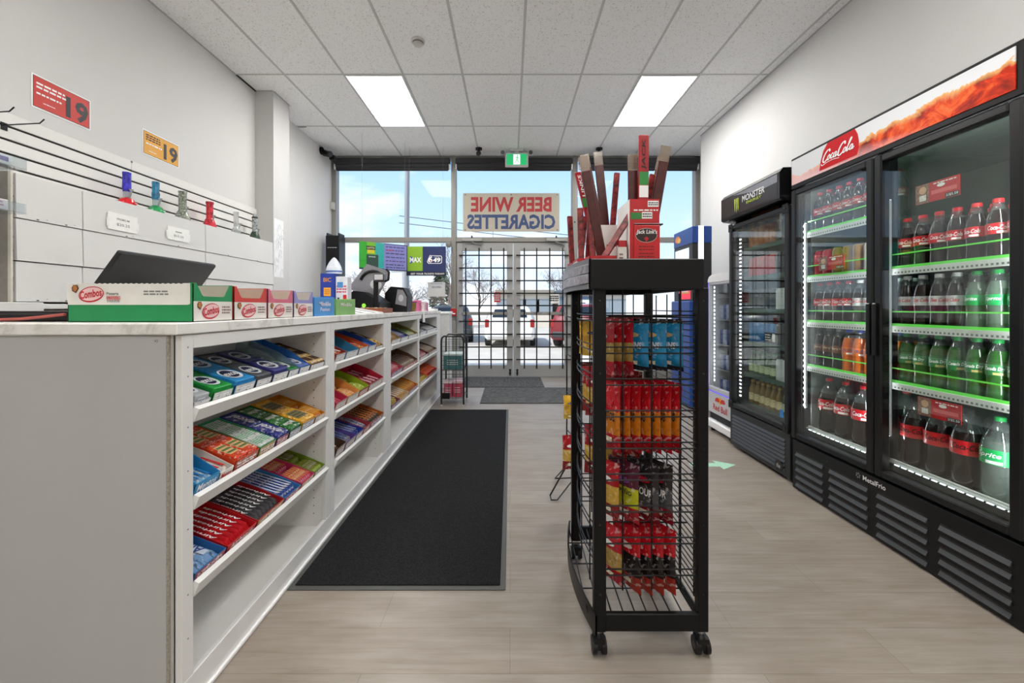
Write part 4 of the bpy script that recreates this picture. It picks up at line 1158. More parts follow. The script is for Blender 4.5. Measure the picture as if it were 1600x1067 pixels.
# added area lights that brighten the bottles, on the LED strips and opposite them
def strip_lamp(name, loc, d, ln, watts, col=(.95, .98, 1)):
    l = bpy.data.lights.new(name, 'AREA'); l.shape = 'RECTANGLE'; l.size = ln; l.size_y = .012; l.energy = watts; l.color = col
    z = -Vector(d).normalized(); x = Vector((0, 0, 1)); y = z.cross(x)
    M = Matrix((x, y, z)).transposed().to_4x4(); M.translation = Vector(loc)
    o = bpy.data.objects.new(name, l); COL.objects.link(o); o.matrix_world = M; return o
strip_lamp('cooler_fill_lamp', (1.794, 2.534, 1.06), (.75, -.66, 0), 1.16, 3.2)
strip_lamp('cooler_fill_lamp', (1.794, 1.974, 1.06), (.75, -.66, 0), 1.16, 3.2)
strip_lamp('cooler_fill_lamp', (1.794, 1.448, 1.06), (.75, .66, 0), 1.16, 3.0)  # added fill, no LED strip on this side of the door
strip_lamp('cooler_fill_lamp', (1.794, 2.010, 1.06), (.75, .66, 0), 1.16, 3.0)
strip_lamp('cooler_fill_lamp', (XM + .062, M1 - .04, 1.04), (.75, -.66, 0), 1.2, 3.0) if False else None

XS = (1.858, 1.932, 2.006)
def ys(a, n, s): return [a - s * i for i in range(n)]
G_ = 'bottles on the %s shelf behind the %s cooler door'
row(['cola'] * 7, ys(1.944, 7, .0722), 1.287, XS, 'top shelf, near door', G_ % ('top', 'near'))
row(['diet'] * 4 + ['lime'] * 3, ys(1.944, 7, .0722), 1.018, XS, 'second shelf, near door', G_ % ('second', 'near'))
row(['ginger'] * 7, ys(1.944, 7, .0722), .752, XS, 'third shelf, near door', G_ % ('third', 'near'))
row(['zero2'] * 3 + ['lime2'], [1.922, 1.812, 1.702, 1.592], .3765, (1.876, 1.99), 'bottom, near door', 'large bottles at the bottom behind the near cooler door')
row(['cola'] * 7, ys(2.49, 7, .071), 1.557, XS[:2], 'topmost shelf, far door', G_ % ('topmost', 'far'))
row(['cola'] * 4 + ['diet'] * 3, ys(2.49, 7, .071), 1.018, XS, 'third shelf, far door', G_ % ('third', 'far'))
row(['root'] * 3 + ['orange'] * 4, ys(2.49, 7, .071), .752, XS, 'fourth shelf, far door', G_ % ('fourth', 'far'))
row(['cola2'] * 4, [2.455, 2.335, 2.215, 2.095], .3765, (1.885, 2.0), 'bottom, far door', 'large bottles at the bottom behind the far cooler door')
# slim cans on the second shelf of the far door
def can(name, h, r, m, bandm=None, word=None, wm=WHITE_P):
    q = MB(); q.lathe([(r * .78, 0), (r, .006), (r, h - .016), (r * .78, h - .003)], m, 16)
    if word: q.text_cyl(word, r + .0005, h * .5, math.radians(200), r * 1.3, h * .2, wm, .02)
    o = q.obj(name); o['category'] = 'can'
    q = MB(); q.lathe([(r * .78, h - .003), (r * .80, h), (r * .7, h - .001)], CHROME, 16); q.obj('lid', o)
    return o
_cu = set()
def putc(o, x, y, z, lab, group):
    rz = R.uniform(0, .5)
    if o.name not in _cu:
        _cu.add(o.name); o.location = (x, y, z); o.rotation_euler = (0, 0, rz); o['label'] = lab; o['group'] = group
    else: dup(o, lab, group, loc=(x, y, z), rz=rz)
c1 = can('drink_can', .16, .033, P('A8181E', .3, noise=.1)); c2 = can('drink_can', .16, .033, P('7A5A2C', .3, noise=.3)); c3 = can('drink_can', .16, .033, P('B8B4AA', .3, noise=.1))
for j, (c, w_) in enumerate(((c1, 'red'), (c1, 'red'), (c2, 'bronze'), (c2, 'bronze'), (c2, 'bronze'), (c3, 'silver'), (c3, 'silver'))):
    for k, xx in enumerate(XS[:2]):
        putc(c, xx, 2.49 - .071 * j, 1.287, '%s drink can, %s from far end, %s row, second shelf, far door' % (w_, ORD[j], ('front', 'back')[k]), 'cans on the second shelf behind the far cooler door')
# price posters inside the glass
def poster(y0, y1, z0, z1, lab):
    q = MB(); x = XF + .046
    q.box(x, x + .002, y0, y1, z0, z1, P('C4161C', .35, noise=.05))
    cy, cz = (y0 + y1) / 2, (z0 + z1) / 2; w_, h_ = y1 - y0, z1 - z0
    q.rect((x, y1 - w_ * .17, cz), LX, LZ, w_ * .32, h_ * .98, P('8A6A5A', .5, noise=.6, nscale=160), .0006)
    q.ellipse((x, y1 - w_ * .18, cz + h_ * .18), LX, LZ, w_ * .09, h_ * .2, P('D8A888', .5), 14, .0009)
    q.rect((x, y1 - w_ * .18, cz - h_ * .22), LX, LZ, w_ * .16, h_ * .3, P('E8E0D8', .5, noise=.3, nscale=200), .0009)
    q.rect((x, y1 - w_ * .66, cz - h_ * .05), LX, LZ, w_ * .56, h_ * .2, P('E0686A', .4), .0006)
    q.ellipse((x, y1 - w_ * .6, cz + h_ * .24), LX, LZ, w_ * .09, h_ * .09, WHITE_P, 16, .0008)
    q.lines((x, y1 - w_ * .68, cz + h_ * .38), LX, LZ, w_ * .5, h_ * .12, 1, WHITE_P, .0008, 7)
    q.rect((x, y0 + w_ * .16, cz - h_ * .37), LX, LZ, w_ * .3, h_ * .22, INK, .0006)
    q.text('2/$5.50', (x, y0 + w_ * .16, cz - h_ * .37), LX, LZ, w_ * .26, h_ * .14, WHITE_P, .01, 0, .001)
    o = q.obj('price_poster'); tag(o, lab, 'poster', 'red price posters in the drinks cooler')
poster(1.645, 1.825, 1.556, 1.638, 'red price poster inside the near cooler door, above the top-shelf cola bottles')
poster(1.64, 1.815, .645, .722, 'red price poster inside the near cooler door, above the large cola bottles')
poster(2.215, 2.395, 1.318, 1.395, 'red price poster inside the far cooler door, before the cans')

# ------------------------------------------------------------------ single-door energy drink cooler
XM = 1.757; M0, M1 = 2.625, 3.345; XMB = 2.45
t = thing('energy_drink_cooler', 'black single-door glass cooler with energy drink header beside the large drinks cooler', 'cooler', ((XM + XMB) / 2, (M0 + M1) / 2, 0))
cooler_shell(t, XM + .05, XMB, M0, M1, 1.98, .33, BLACK_MET, INT_D)
q = MB(); q.box(XM + .05, XMB, M0, M1, 1.95, 1.99, BLACK_MET, .004); q.obj('top_panel', t)
q = MB(); q.box(XM + .08, XMB - .03, M0 + .036, M1 - .036, .33, .358, INT_D); q.obj('floor_deck', t)
q = MB(); q.box(XMB - .05, XMB - .031, M0 + .036, M1 - .036, .36, 1.76, P('B8BEBB', .4)); q.obj('interior_back', t)
q = MB(); q.box(XM + .07, XMB - .03, M0 + .036, M1 - .036, 1.78, 1.80, P('C8CCCA', .4)); q.obj('interior_ceiling', t)
HB = P('2A2424', .22, noise=.3, nscale=14)
q = MB(); q.prism([(XM + .05, 1.775), (XM - .045, 1.79), (XM - .058, 1.80), (XM - .058, 1.965), (XM - .035, 1.993), (XM + .05, 1.995)], 1, M0 - .002, M1 + .002, BLACK_GLOSS)
hb = q.obj('header_box', t)
q = MB(); x = XM - .058
q.rect((x, (M0 + M1) / 2, 1.885), LX, LZ, .68, .145, HB, .001)
q.poly((x, (M0 + M1) / 2, 1.885), LX, LZ, [(-.18, .0725), (.06, .035), (.19, .02), (.34, .022), (.34, .0725)], P('8E9098', .3), .0016)
MG = P('C8E028', .4)
for k in (-1, 0, 1):
    yy = 3.12 - k * .022
    q.poly((x, yy, 1.875), LX, LZ, [(-.008, .052), (.008, .048), (.006, .0), (.008, -.02), (.0, -.05 - .01 * (k == 0)), (-.003, -.02), (-.006, .01)], MG, .0022)
q.text('MONSTER', (x, 2.91, 1.90), LX, LZ, .27, .045, WHITE_P, .015, .1, .0022)
q.text('ENERGY', (x, 2.90, 1.862), LX, LZ, .18, .018, MG, .01, 0, .0022)
q.obj('header_sign', hb)
d = gdoor(t, XM, M0 + .004, M1 - .004, .32, 1.76, P('1C1D1F', .4, noise=.05, spec=.35), .040, 'm', None)
q = MB()
for y in (M0 + .03, M1 - .03):
    for z in (.34, 1.74):
        q.box(XM - .004, XM + .002, y - .028, y + .028, z - .03, z + .03, BLACK_PL, .002); q.cyl((XM - .008, y, z), (XM - .004, y, z), .008, BLACK_GLOSS, 10)
q.obj('hinge_plate', d)
q = MB(); q.rect((XM + .006, M0 + .075, .42), LX, LZ, .035, .05, P('2878C0', .4), .001); q.obj('blue_sticker', d)
q = MB(); q.box(XM + .012, XM + .07, M0 + .004, M1 - .004, .02, .308, P('232426', .42), .003); gm = q.obj('lower_grille', t)
q = MB()
for k in range(8):
    z = .055 + k * .027
    q.prism([(XM + .004, z), (XM + .0118, z - .002), (XM + .0118, z + .016)], 1, M0 + .05, M1 - .04, P('3E4043', .4))
q.obj('louvre_panel', gm)
q = MB(); q.ellipse((XM + .003, M0 + .10, .075), LX, LZ, .038, .036, BLACK_GLOSS, 18, .002); q.text('thx', (XM + .003, M0 + .10, .075), LX, LZ, .04, .03, P('B0B2B4'), .01, .2, .003); q.obj('maker_badge', gm)
for y in (M0 + .06, M1 - .06):
    q = MB(); q.cyl((XM + .05, y, 0), (XM + .05, y, .03), .016, CHROME, 10); q.obj('foot', t)
    q = MB(); q.cyl((XMB - .05, y, 0), (XMB - .05, y, .03), .016, CHROME, 10); q.obj('foot', t)
q = MB()
for yy, z0, z1 in ((M1 - .045, .40, 1.68),):
    q.box(XM + .062, XM + .068, yy - .03, yy + .004, z0, z1, P('4A4C4E', .4))
    z = z0 + .01
    while z < z1 - .01:
        for k in range(2): q.box(XM + .0605, XM + .062, yy - .026 + k * .014, yy - .019 + k * .014, z, z + .008, LEDM)
        z += .030
q.obj('led_strip', t)
for z in (.358, .585, .83, 1.08, 1.33, 1.555):
    q = MB(); q.box(XM + .10, XMB - .06, M0 + .04, M1 - .05, z - .008, z - .0015, P('4A5A50', .4)); q.box(XM + .094, XM + .10, M0 + .04, M1 - .05, z - .014, z + .018, P('35523E', .35)); q.obj('shelf', t)
fix(t)
cE = {}
for nm, m_, wd, h, r in (('tall_can', P('1E2422', .3, noise=.2), 'black', .165, .030), ('tall_can', P('C8CCCE', .25, noise=.05), 'white', .165, .030), ('tall_can', P('2F6FA8', .3), 'blue', .165, .030),
                         ('tall_can', P('A8642C', .3, noise=.2), 'copper', .165, .030), ('tea_bottle', liquid('9A7A2A', .6), 'amber', .19, .030), ('tea_bottle', liquid('5A7A4A', .5), 'green', .19, .030), ('tall_can', P('B01C24', .3), 'red', .165, .03)):
    if nm == 'tea_bottle':
        q = MB(); q.lathe([(r * .8, 0), (r, .008), (r, .105), (r * .93, .118), (r * .5, .155), (r * .42, .172)], m_, 16); o_ = q.obj(nm); o_['category'] = 'bottle'
        q = MB(); q.lathe([(r + .0004, .035), (r + .0004, .09)], P('D8C89A' if wd == 'amber' else 'B8C8A0', .4, noise=.3, nscale=60), 16, cap0=False, cap1=False); q.obj('paper_label', o_)
        q = MB(); q.lathe([(r * .5, .169), (r * .5, .186), (r * .42, .188)], P('C8A03A' if wd == 'amber' else '2E7A3E', .4), 14); q.obj('cap', o_)
        cE[(nm, wd)] = o_
    else: cE[(nm, wd)] = can(nm, h, r, m_)
LV = [(.360, [('tea_bottle', 'amber'), ('tea_bottle', 'amber'), ('tea_bottle', 'green')]), (.585, [('tea_bottle', 'green'), ('tall_can', 'white')]), (.83, [('tall_can', 'blue'), ('tall_can', 'black')]),
      (1.08, [('tall_can', 'black'), ('tall_can', 'white')]), (1.33, [('tall_can', 'red'), ('tall_can', 'black')]), (1.555, [('tall_can', 'copper'), ('tall_can', 'black')])]
for li, (z, kinds) in enumerate(LV):
    for j in range(9):
        k = kinds[j * len(kinds) // 9]
        for c_, xx in enumerate((XM + .14, XM + .21)):
            putc(cE[k], xx, M1 - .10 - .066 * j, z, '%s %s, %s from far end, %s row, %s shelf up, energy drink cooler' % (k[1], k[0].replace('_', ' '), ORD[j], ('front', 'back')[c_], ('lowest', 'second', 'third', 'fourth', 'fifth', 'top')[li]), 'drinks in the energy drink cooler')
for o in list(cE.values()): o['category'] = 'bottle' if 'tea' in o.name else 'can'
# small black price card held inside the energy cooler
q = MB(); q.box(XM + .046, XM + .048, 2.80, 2.95, .86, .935, INK); q.rect((XM + .046, 2.845, .90), LX, LZ, .03, .055, WHITE_P, .001)
q.lines((XM + .046, 2.91, .90), LX, LZ, .06, .05, 3, WHITE_P, .001, 9)
tag(q.obj('price_card'), 'small black price card on the glass of the energy drink cooler', 'sign')

# ------------------------------------------------------------------ small silver energy cooler with rounded top
XR_ = 1.82; B0, B1 = 3.40, 3.82; XRB = 2.25
SIL = P('C6C8CE', .3, noise=.03)
t = thing('counter_cooler', 'slim silver glass-front energy drink cooler with rounded white top, beyond the black cooler', 'cooler', ((XR_ + XRB) / 2, (B0 + B1) / 2, 0))
cooler_shell(t, XR_ + .03, XRB, B0, B1, 1.34, .3, SIL, INT_D, .03)
pts = [(B0, 1.335), (B0, 1.36), (B0 + .02, 1.385), (B0 + .07, 1.402), ((B0 + B1) / 2, 1.41), (B1 - .07, 1.402), (B1 - .02, 1.385), (B1, 1.36), (B1, 1.335)]
q = MB(); q.prism(pts, 0, XR_ - .005, XRB, WHITE_P); q.obj('top_cap', t)
q = MB(); q.box(XR_ + .03, XRB, B0 + .03, B1 - .03, .30, .34, SIL); q.obj('floor_deck', t)
q = MB(); fw = .022
q.box(XR_, XR_ + .03, B0, B0 + fw, .36, 1.334, SIL, .004); q.box(XR_, XR_ + .03, B1 - fw, B1, .36, 1.334, SIL, .004); q.box(XR_, XR_ + .03, B0, B1, .36, .40, SIL, .004); q.box(XR_, XR_ + .03, B0, B1, 1.31, 1.334, SIL, .004)
d = q.obj('glass_door', t)
q = MB(); q.box(XR_ + .01, XR_ + .014, B0 + fw, B1 - fw, .40, 1.31, CG); q.obj('pane', d)
q = MB(); PUR = EM('6A62D8', .6); q.box(XR_ - .002, XR_ + .002, B1 - .008, B1, .36, 1.334, PUR); q.box(XR_ - .002, XR_ + .002, B0, B1, .352, .36, PUR); q.obj('trim_light', d)
q = MB(); q.box(XR_ + .002, XR_ + .03, B0, B1, .165, .35, P('D0D0D4', .35), .003)
q.text('Red Bull', (XR_ + .002, (B0 + B1) / 2, .225), LX, LZ, .24, .055, P('C8202A'), .02, .0, .001)
for s in (-1, 1):
    q.poly((XR_ + .002, (B0 + B1) / 2 - s * .045, .295), LX, LZ, [(-.045, -.018), (-.03, .012), (.0, .022), (.03, .016), (.045, -.006), (.02, -.018)], P('D0342A'), .001)
q.ellipse((XR_ + .002, (B0 + B1) / 2, .295), LX, LZ, .03, .03, P('F0B428'), 18, .0006)
q.obj('brand_panel', t)
q = MB(); q.box(XR_ + .02, XR_ + .03, B0, B1, .105, .165, BLACK_PL); q.obj('vent', t)
q = MB(); q.box(XR_ - .02, XRB, B0, B1, .035, .10, WHITE_P, .008); q.obj('plinth', t)
for y in (B0 + .05, B1 - .05):
    for x in (XR_ + .02, XRB - .05):
        q = MB(); q.cyl((x, y, 0), (x, y, .036), .018, BLACK_PL, 10); q.obj('foot', t)
q = MB()
z = .44
while z < 1.28: q.box(XR_ + .034, XR_ + .038, B1 - .05, B1 - .036, z, z + .02, LED_DIM); z += .035
q.obj('led_strip', t)
for z in (.345, .56, .78, 1.0, 1.2):
    if z > .35:
        q = MB(); q.box(XR_ + .05, XRB - .04, B0 + .035, B1 - .055, z - .006, z - .001, STEEL); q.obj('shelf', t)
fix(t)
cr1 = can('slim_can', .135, .026, P('8E96AC', .25, noise=.3, nscale=40)); cr2 = can('slim_can', .135, .026, P('2A3C7A', .28, noise=.2))
for li, z in enumerate((.3405, .56, .78, 1.0)):
    for j in range(6):
        putc(cr1 if (li + j) % 2 else cr2, XR_ + .09, B1 - .09 - .0545 * j, z, '%s slim can, %s from far end, %s shelf up, slim silver cooler' % ('silver' if (li + j) % 2 else 'navy', ORD[j], ('lowest', 'second', 'third', 'top')[li]), 'cans in the slim silver cooler')

# ------------------------------------------------------------------ blue-topped ticket kiosk
K0, K1 = 4.50, 5.02; KX0, KX1 = 1.975, 2.185
t = thing('ticket_kiosk', 'tall dark kiosk with blue header, lit white corner strip and screens, by the right window', 'kiosk', ((KX0 + KX1) / 2, (K0 + K1) / 2, 0))
DK = P('26282B', .4, noise=.05); BLU = P('1E4A9A', .35, noise=.05)
q = MB(); q.box(KX0 + .004, KX1, K0 + .004, K1, 1.18, 1.81, DK, .006); q.obj('upper_body', t)
q = MB(); q.box(KX0, KX1, K0, K1, 1.81, 1.99, BLU, .006); hb = q.obj('header_box', t)
q = MB(); q.ellipse((KX0, 4.90, 1.90), LX, LZ, .07, .04, P('F08A2A', .4), 14, .001); q.ellipse((KX0, 4.86, 1.885), LX, LZ, .05, .03, P('F4C05A', .4), 12, .0016); q.obj('header_emblem', hb)
q = MB(); q.box(KX0 + .062, KX0 + .118, K0 - .003, K0 + .004, 1.41, 1.992, EM('F4F8FF', 1.3), .001); q.obj('light_strip', t)
q = MB(); q.box(KX0 - .0, KX0 + .004, 4.60, 4.97, 1.46, 1.77, EM('D8E4EC', .6)); q.obj('upper_screen', t)
q = MB(); q.box(KX0 - .0, KX0 + .004, 4.56, 4.86, 1.20, 1.38, EM('D8344A', .55)); q.obj('touch_screen', t)
q = MB(); q.lines((KX0 - .001, 4.71, 1.31), LX, LZ, .2, .08, 2, WHITE_P, .001, 4); q.rect((KX0 - .0002, 4.71, 1.27), LX, LZ, .26, .02, P('E8B060'), .001); q.obj('screen_text', t)
q = MB(); q.box(KX0 - .03, KX1, K0 + .0, K1, .02, 1.18, BLU, .01); lb = q.obj('lower_cabinet', t)
q = MB(); q.rect((KX0 + .09, K0, .95), X, Z, .12, .16, P('E4E6EA'), .001); q.lines((KX0 + .09, K0, .95), X, Z, .10, .12, 4, P('5A7AB8'), .0016, 8)
q.rect((KX0 + .09, K0, .60), X, Z, .13, .3, P('B8CCE8'), .001); q.obj('notice', lb)
q = MB(); q.box(KX0, KX1, K0 + .02, K1, .0, .022, BLACK_PL); q.obj('base', t)
fix(t)
# ================================================================== SNACK RACK
RX0, RX1 = .268, .630      # left / right faces
RY0, RY1 = 1.318, 1.862    # near / far faces
BK = P('0B0B0C', .4, noise=.06, spec=.25)
WIRE = P('0E0E0F', .35, noise=.04, spec=.3)
def arc(bulge, n=14, y0=1.300, y1=1.880, x=.246):
    """plan curve of the bowed left side"""
    out = []
    for i in range(n + 1):
        s = i / n
        out.append((x - bulge * 4 * s * (1 - s), y0 + (y1 - y0) * s))
    return out
t = thing('snack_rack', 'black wire snack rack on castors with a bowed left side, standing in the aisle', 'rack', (.445, 1.59, 0)); RK = t
for (x0, x1, y0, y1) in ((.266, .305, RY0, RY0 + .03), (.5965, .630, RY0, RY0 + .03), (.272, .312, RY1 - .03, RY1), (.5965, .630, RY1 - .03, RY1)):
    q = MB(); q.box(x0, x1, y0, y1, .078, 1.172, BK, .003)
    for z in (.2, .42, .66, .9, 1.13): q.cyl(((x0 + x1) / 2, y0 - .0006, z), ((x0 + x1) / 2, y0 + .001, z), .0045, BLACK_GLOSS, 8)
    q.obj('post', t)
q = MB(); q.box(.2505, .606, 1.298, 1.318, 1.166, 1.262, BK, .003); q.box(.592, .606, 1.318, 1.88, 1.166, 1.262, BK, .003); q.box(.25, .606, 1.862, 1.882, 1.166, 1.262, BK, .003); q.obj('header', t)
q = MB(); q.box(.248, .592, 1.318, 1.862, 1.214, 1.222, BK); q.obj('top_tray', t)
def ribbon(q, bulge0, bulge1, z0, z1, th, m, x=.246):
    a = arc(bulge0, x=x); b = arc(bulge1, x=x); n = len(a)
    vs = [(p[0], p[1], z0) for p in a] + [(p[0], p[1], z1) for p in b] + [(p[0] + th, p[1], z0) for p in a] + [(p[0] + th, p[1], z1) for p in b]
    fs = []
    for i in range(n - 1):
        fs += [(i + 1, i, n + i, n + i + 1), (2 * n + i, 2 * n + i + 1, 3 * n + i + 1, 3 * n + i), (n + i, 3 * n + i, 3 * n + i + 1, n + i + 1), (i, i + 1, 2 * n + i + 1, 2 * n + i)]
    q.add(vs, fs, m, True)
GREYM = P('77787C', .35, metal=.3, noise=.05)
q = MB(); ribbon(q, .030, .030, 1.168, 1.262, .008, GREYM); fs_ = q.obj('bowed_fascia', t)
STRIP = P('8C8790', .3, noise=.55, nscale=55)
for z0, z1 in ((1.186, 1.211), (1.218, 1.243)):
    q = MB(); ribbon(q, .0325, .0325, z0, z1, .0015, STRIP, x=.2445)
    ribbon(q, .0335, .0335, z0 - .003, z0, .003, BLACK_GLOSS, x=.2445); ribbon(q, .0335, .0335, z1, z1 + .003, .003, P('C0C0C4', .2), x=.2445)
    q.obj('price_strip', fs_)
q = MB(); q.box(.268, .620, RY0 + .002, RY0 + .02, .079, .136, BK, .003); q.obj('base_bar', t)
q = MB(); q.box(.272, .62, RY1 - .02, RY1 - .002, .079, .136, BK, .003); q.obj('base_bar', t)
q = MB(); ribbon(q, .036, .036, .082, .147, .006, BK, x=.266); q.obj('bowed_base_rail', t)
q = MB(); q.box(.612, .622, RY0 + .02, RY1 - .02, .085, .12, BK, .003); q.obj('base_rail', t)
# wire base shelf
q = MB()
for k in range(10):
    x = .262 + k * .038
    q.cyl((x - .012, 1.34, .128), (x, 1.845, .128), .0024, WIRE, 5)
for y in (1.46, 1.60, 1.74): q.cyl((.24, y, .124), (.615, y, .124), .0026, WIRE, 5)
q.obj('wire_shelf', t)
# near and far grids: pairs of horizontal wires
LEV = [1.084 - .1017 * k for k in range(9)]
def grid(nm, y):
    q = MB()
    for z in LEV:
        q.cyl((.30, y, z), (.60, y, z), .0027, WIRE, 5); q.cyl((.30, y, z - .020), (.60, y, z - .020), .0027, WIRE, 5)
    for x in (.362, .455, .548): q.cyl((x, y + .004, .20), (x, y + .004, 1.165), .0027, WIRE, 5)
    return q.obj(nm, t)
grid('wire_grid', 1.334); grid('wire_grid', 1.846)
q = MB()
z = .15
while z < 1.10:
    q.cyl((.614, 1.345, z), (.614, 1.835, z), .0022, WIRE, 5); z += .0215
for y in (1.40, 1.52, 1.64, 1.76): q.cyl((.618, y, .14), (.618, y, 1.16), .0026, WIRE, 5)
q.obj('side_grid', t)
q = MB()
for z in LEV:
    for dz in (0, -.02):
        q.tube([(a + .012, b, z + dz) for a, b in arc(.030, 8, 1.345, 1.84, .288)], .0024, WIRE, 5)
for i in (2, 4, 6):
    p = arc(.030, 8, 1.345, 1.84, .290)[i]; q.cyl((p[0] + .014, p[1], .15), (p[0] + .014, p[1], 1.165), .0024, WIRE, 5)
q.obj('bowed_grid', t)
# wire basket fronts inside
for a, b in [((.612, 1.44, z), (.34, 1.44, z + .003)) for z in (1.075, .86, .585, .365)] + [((.612, 1.68, z), (.38, 1.68, z + .003)) for z in (1.075, .86, .585)] + [((.268, y, z), (.335, y, z)) for y, z in ((1.585, 1.060), (1.655, 1.060), (1.585, .890), (1.655, .890), (1.61, .660))]:
    q = MB(); q.cyl(a, b, .0027, WIRE, 6); q.obj('hook', t)
for (x, y) in ((.285, 1.338), (.614, 1.338), (.292, 1.842), (.612, 1.842)):
    q = MB(); q.cyl((x, y, .055), (x, y, .08), .010, CHROME, 8); q.prism([(y - .020, .022), (y + .020, .022), (y + .022, .058), (y - .022, .058)], 0, x - .017, x + .017, BLACK_PL); c = q.obj('castor', t)
    q = MB(); 
    for s in (-1, 1): q.cyl((x + s * .008, y, .0265), (x + s * .022, y, .0265), .026, BLACK_PL, 18); q.cyl((x + s * .022, y, .0265), (x + s * .0235, y, .0265), .012, P('3A3A3C', .4), 10)
    q.obj('wheel', c)
fix(t)

# ------------------------------------------------------------------ hanging snack bags
def bag(name, w, h, m, m2, m3, word, wm, win=None, seed=0, thick=.030, diag=False):
    """crimped pillow bag in its own XZ plane facing -Y, hung from the top hole at z=0"""
    rr = random.Random(seed); nx, nz = 9, 13
    q = MB()
    def P_(i, j, s):
        u = i / (nx - 1) * 2 - 1; v = j / (nz - 1)
        env = max(0, 1 - abs(u) ** 2.6) ** .6 * (1 if .09 < v < .91 else .04) * (math.sin(PI * min(max((v - .05) / .9, 0), 1)) ** .45 if .05 < v < .95 else .0)
        pin = 1 - .05 * math.sin(PI * v) 
        wr = rr.uniform(-.0012, .0012) if 0 < i < nx - 1 else 0
        return (u * w / 2 * pin, s * (thick / 2 * env + .0007) + wr, -v * h + .012)
    for s in (-1, 1):
        vs = [P_(i, j, s) for j in range(nz) for i in range(nx)]
        for j in range(nz - 1):
            v = (j + .5) / nz
            mm = m if v < .36 else (m2 if v < .66 else m3)
            fs = []; dm = []
            for i in range(nx - 1):
                a, b, c, d = j * nx + i, j * nx + i + 1, (j + 1) * nx + i + 1, (j + 1) * nx + i
                fs.append((a, b, c, d) if s > 0 else (a, d, c, b))
                if diag: dm.append(m2 if (.08 < v < .84 and ((i + .5) / (nx - 1) * 2 - 1) * -s > -.02 + .45 * v * v) else (m if v < .7 else m3))
            if j == 0:
                q._b = len(q.V); q.V.extend(vs)
            for n_, f in enumerate(fs):
                q.F.append(tuple(x + q._b for x in f)); q.MI.append(q.mi(dm[n_] if diag else mm)); q.SM.append(True)
    for s, rd in ((-1, X), (1, -X)):
        if word:
            q.text(word, (0, s * thick * .53, -h * .44), rd, Z, w * .74, h * .13, wm, .025, .12, .0012)
        q.ellipse((0, s * thick * .50, -h * .24), rd, Z, w * .30, h * .055, WHITE_P if win is None else win, 14, .0014)
        q.rect((0, s * thick * .35, -h * .78), rd, Z, w * .5, h * .07, P('E8D8C0', .5, noise=.4, nscale=120), .004)
    o = q.obj(name)
    return o
BG = dict(rough=.28, noise=.10, nscale=30)
def BM(c, a=.28): return PRT(c, .24, 42.0, a, bump=1.0)
bags = {
    'blue': bag('snack_bag', .145, .178, BM('16181E'), BM('1F86B8'), BM('20242C'), "HAWKINS", WHITE_P, BM('D8B888'), 1, .034, True),
    'redgold': bag('snack_bag', .13, .19, BM('B81C2A'), BM('A88A4A'), BM('B02030'), '', INK, None, 2, .024),
    'redorange': bag('snack_bag', .135, .235, BM('C01622'), BM('D07A1A'), BM('B0141E'), 'DORITOS', INK, BM('C8303A'), 3, .024),
    'lime': bag('snack_bag', .14, .198, BM('5A1E34'), BM('B4B41E'), BM('A81A26'), 'JALAPEÑO', INK, BM('7A4A8A'), 4, .03),
    'charcoal': bag('snack_bag', .135, .203, BM('2A2326'), BM('46464A'), BM('7A1620'), 'DETOUR', WHITE_P, BM('B02030'), 5, .028),
    'redblack': bag('snack_bag', .135, .215, BM('BC1622'), BM('221C1E'), BM('A02A1E'), '', WHITE_P, BM('E8E0D8'), 6, .026),
    'yellow': bag('snack_bag', .10, .13, BM('D8A828'), BM('C89A2E'), BM('D8B44A'), '', INK, BM('2A3A6A'), 7, .026),
    'crimson': bag('snack_bag', .11, .19, BM('A81A22'), BM('C8A040'), BM('8A1A22'), '', INK, None, 8, .026),
}
_bu = set()
BW = {'blue': 'black and blue snack bag', 'redgold': 'red and gold snack bag', 'redorange': 'red and orange chip bag', 'lime': 'yellow-green and red jerky bag', 'charcoal': 'charcoal and red jerky bag',
      'redblack': 'red and black chip bag', 'yellow': 'small yellow nut bag', 'crimson': 'crimson and gold snack bag'}
def hang(k, x, y, z, rz, where, rx=0.0, grp='snack bags hanging in the rack'):
    o = bags[k]
    M = Matrix.Translation((x, y, z)) @ Matrix.Rotation(rz, 4, 'Z') @ Matrix.Rotation(rx, 4, 'X')
    lab = '%s %s' % (BW[k], where)
    if k in _bu: o = dup(o, lab, grp, M=M)
    else: _bu.add(k); o.matrix_world = M; tag(o, lab, 'snack bag', grp)
FW = -PI / 2     # facing -X
def hrow(kinds, xs, y, z, where, yaw=.42):
    n = {}
    tot = {k: kinds.count(k) for k in kinds}
    for k, x in zip(kinds, xs):
        n[k] = n.get(k, 0) + 1
        w_ = ('%s from left ' % ORD[n[k] - 1] if tot[k] > 1 else '') + where
        hang(k, x, y, z, FW + yaw + R.uniform(-.035, .035), w_, R.uniform(-.01, .01))
hrow(['redgold', 'redgold', 'redgold'], [.33, .362, .392], 1.455, 1.057, 'on the top hook of the rack', .35)
hrow(['blue', 'blue', 'blue'], [.432, .492, .549], 1.475, 1.057, 'on the top hook of the rack', .62)
hrow(['redorange'] * 7, [.345, .379, .413, .447, .482, .516, .55], 1.45, .842, 'on the second hook of the rack', .36)
hrow(['crimson', 'lime', 'charcoal', 'charcoal'], [.34, .395, .462, .508], 1.45, .567, 'on the third hook of the rack', .60)
hrow(['redgold', 'redblack', 'redblack', 'redblack', 'redblack'], [.345, .405, .445, .483, .522], 1.45, .347, 'on the lowest hook of the rack', .50)
hrow(['redgold'] * 3, [.40, .45, .50], 1.69, 1.057, 'on the top far hook of the rack', .4)
hrow(['crimson'] * 3, [.40, .45, .50], 1.69, .842, 'on the second far hook of the rack', .4)
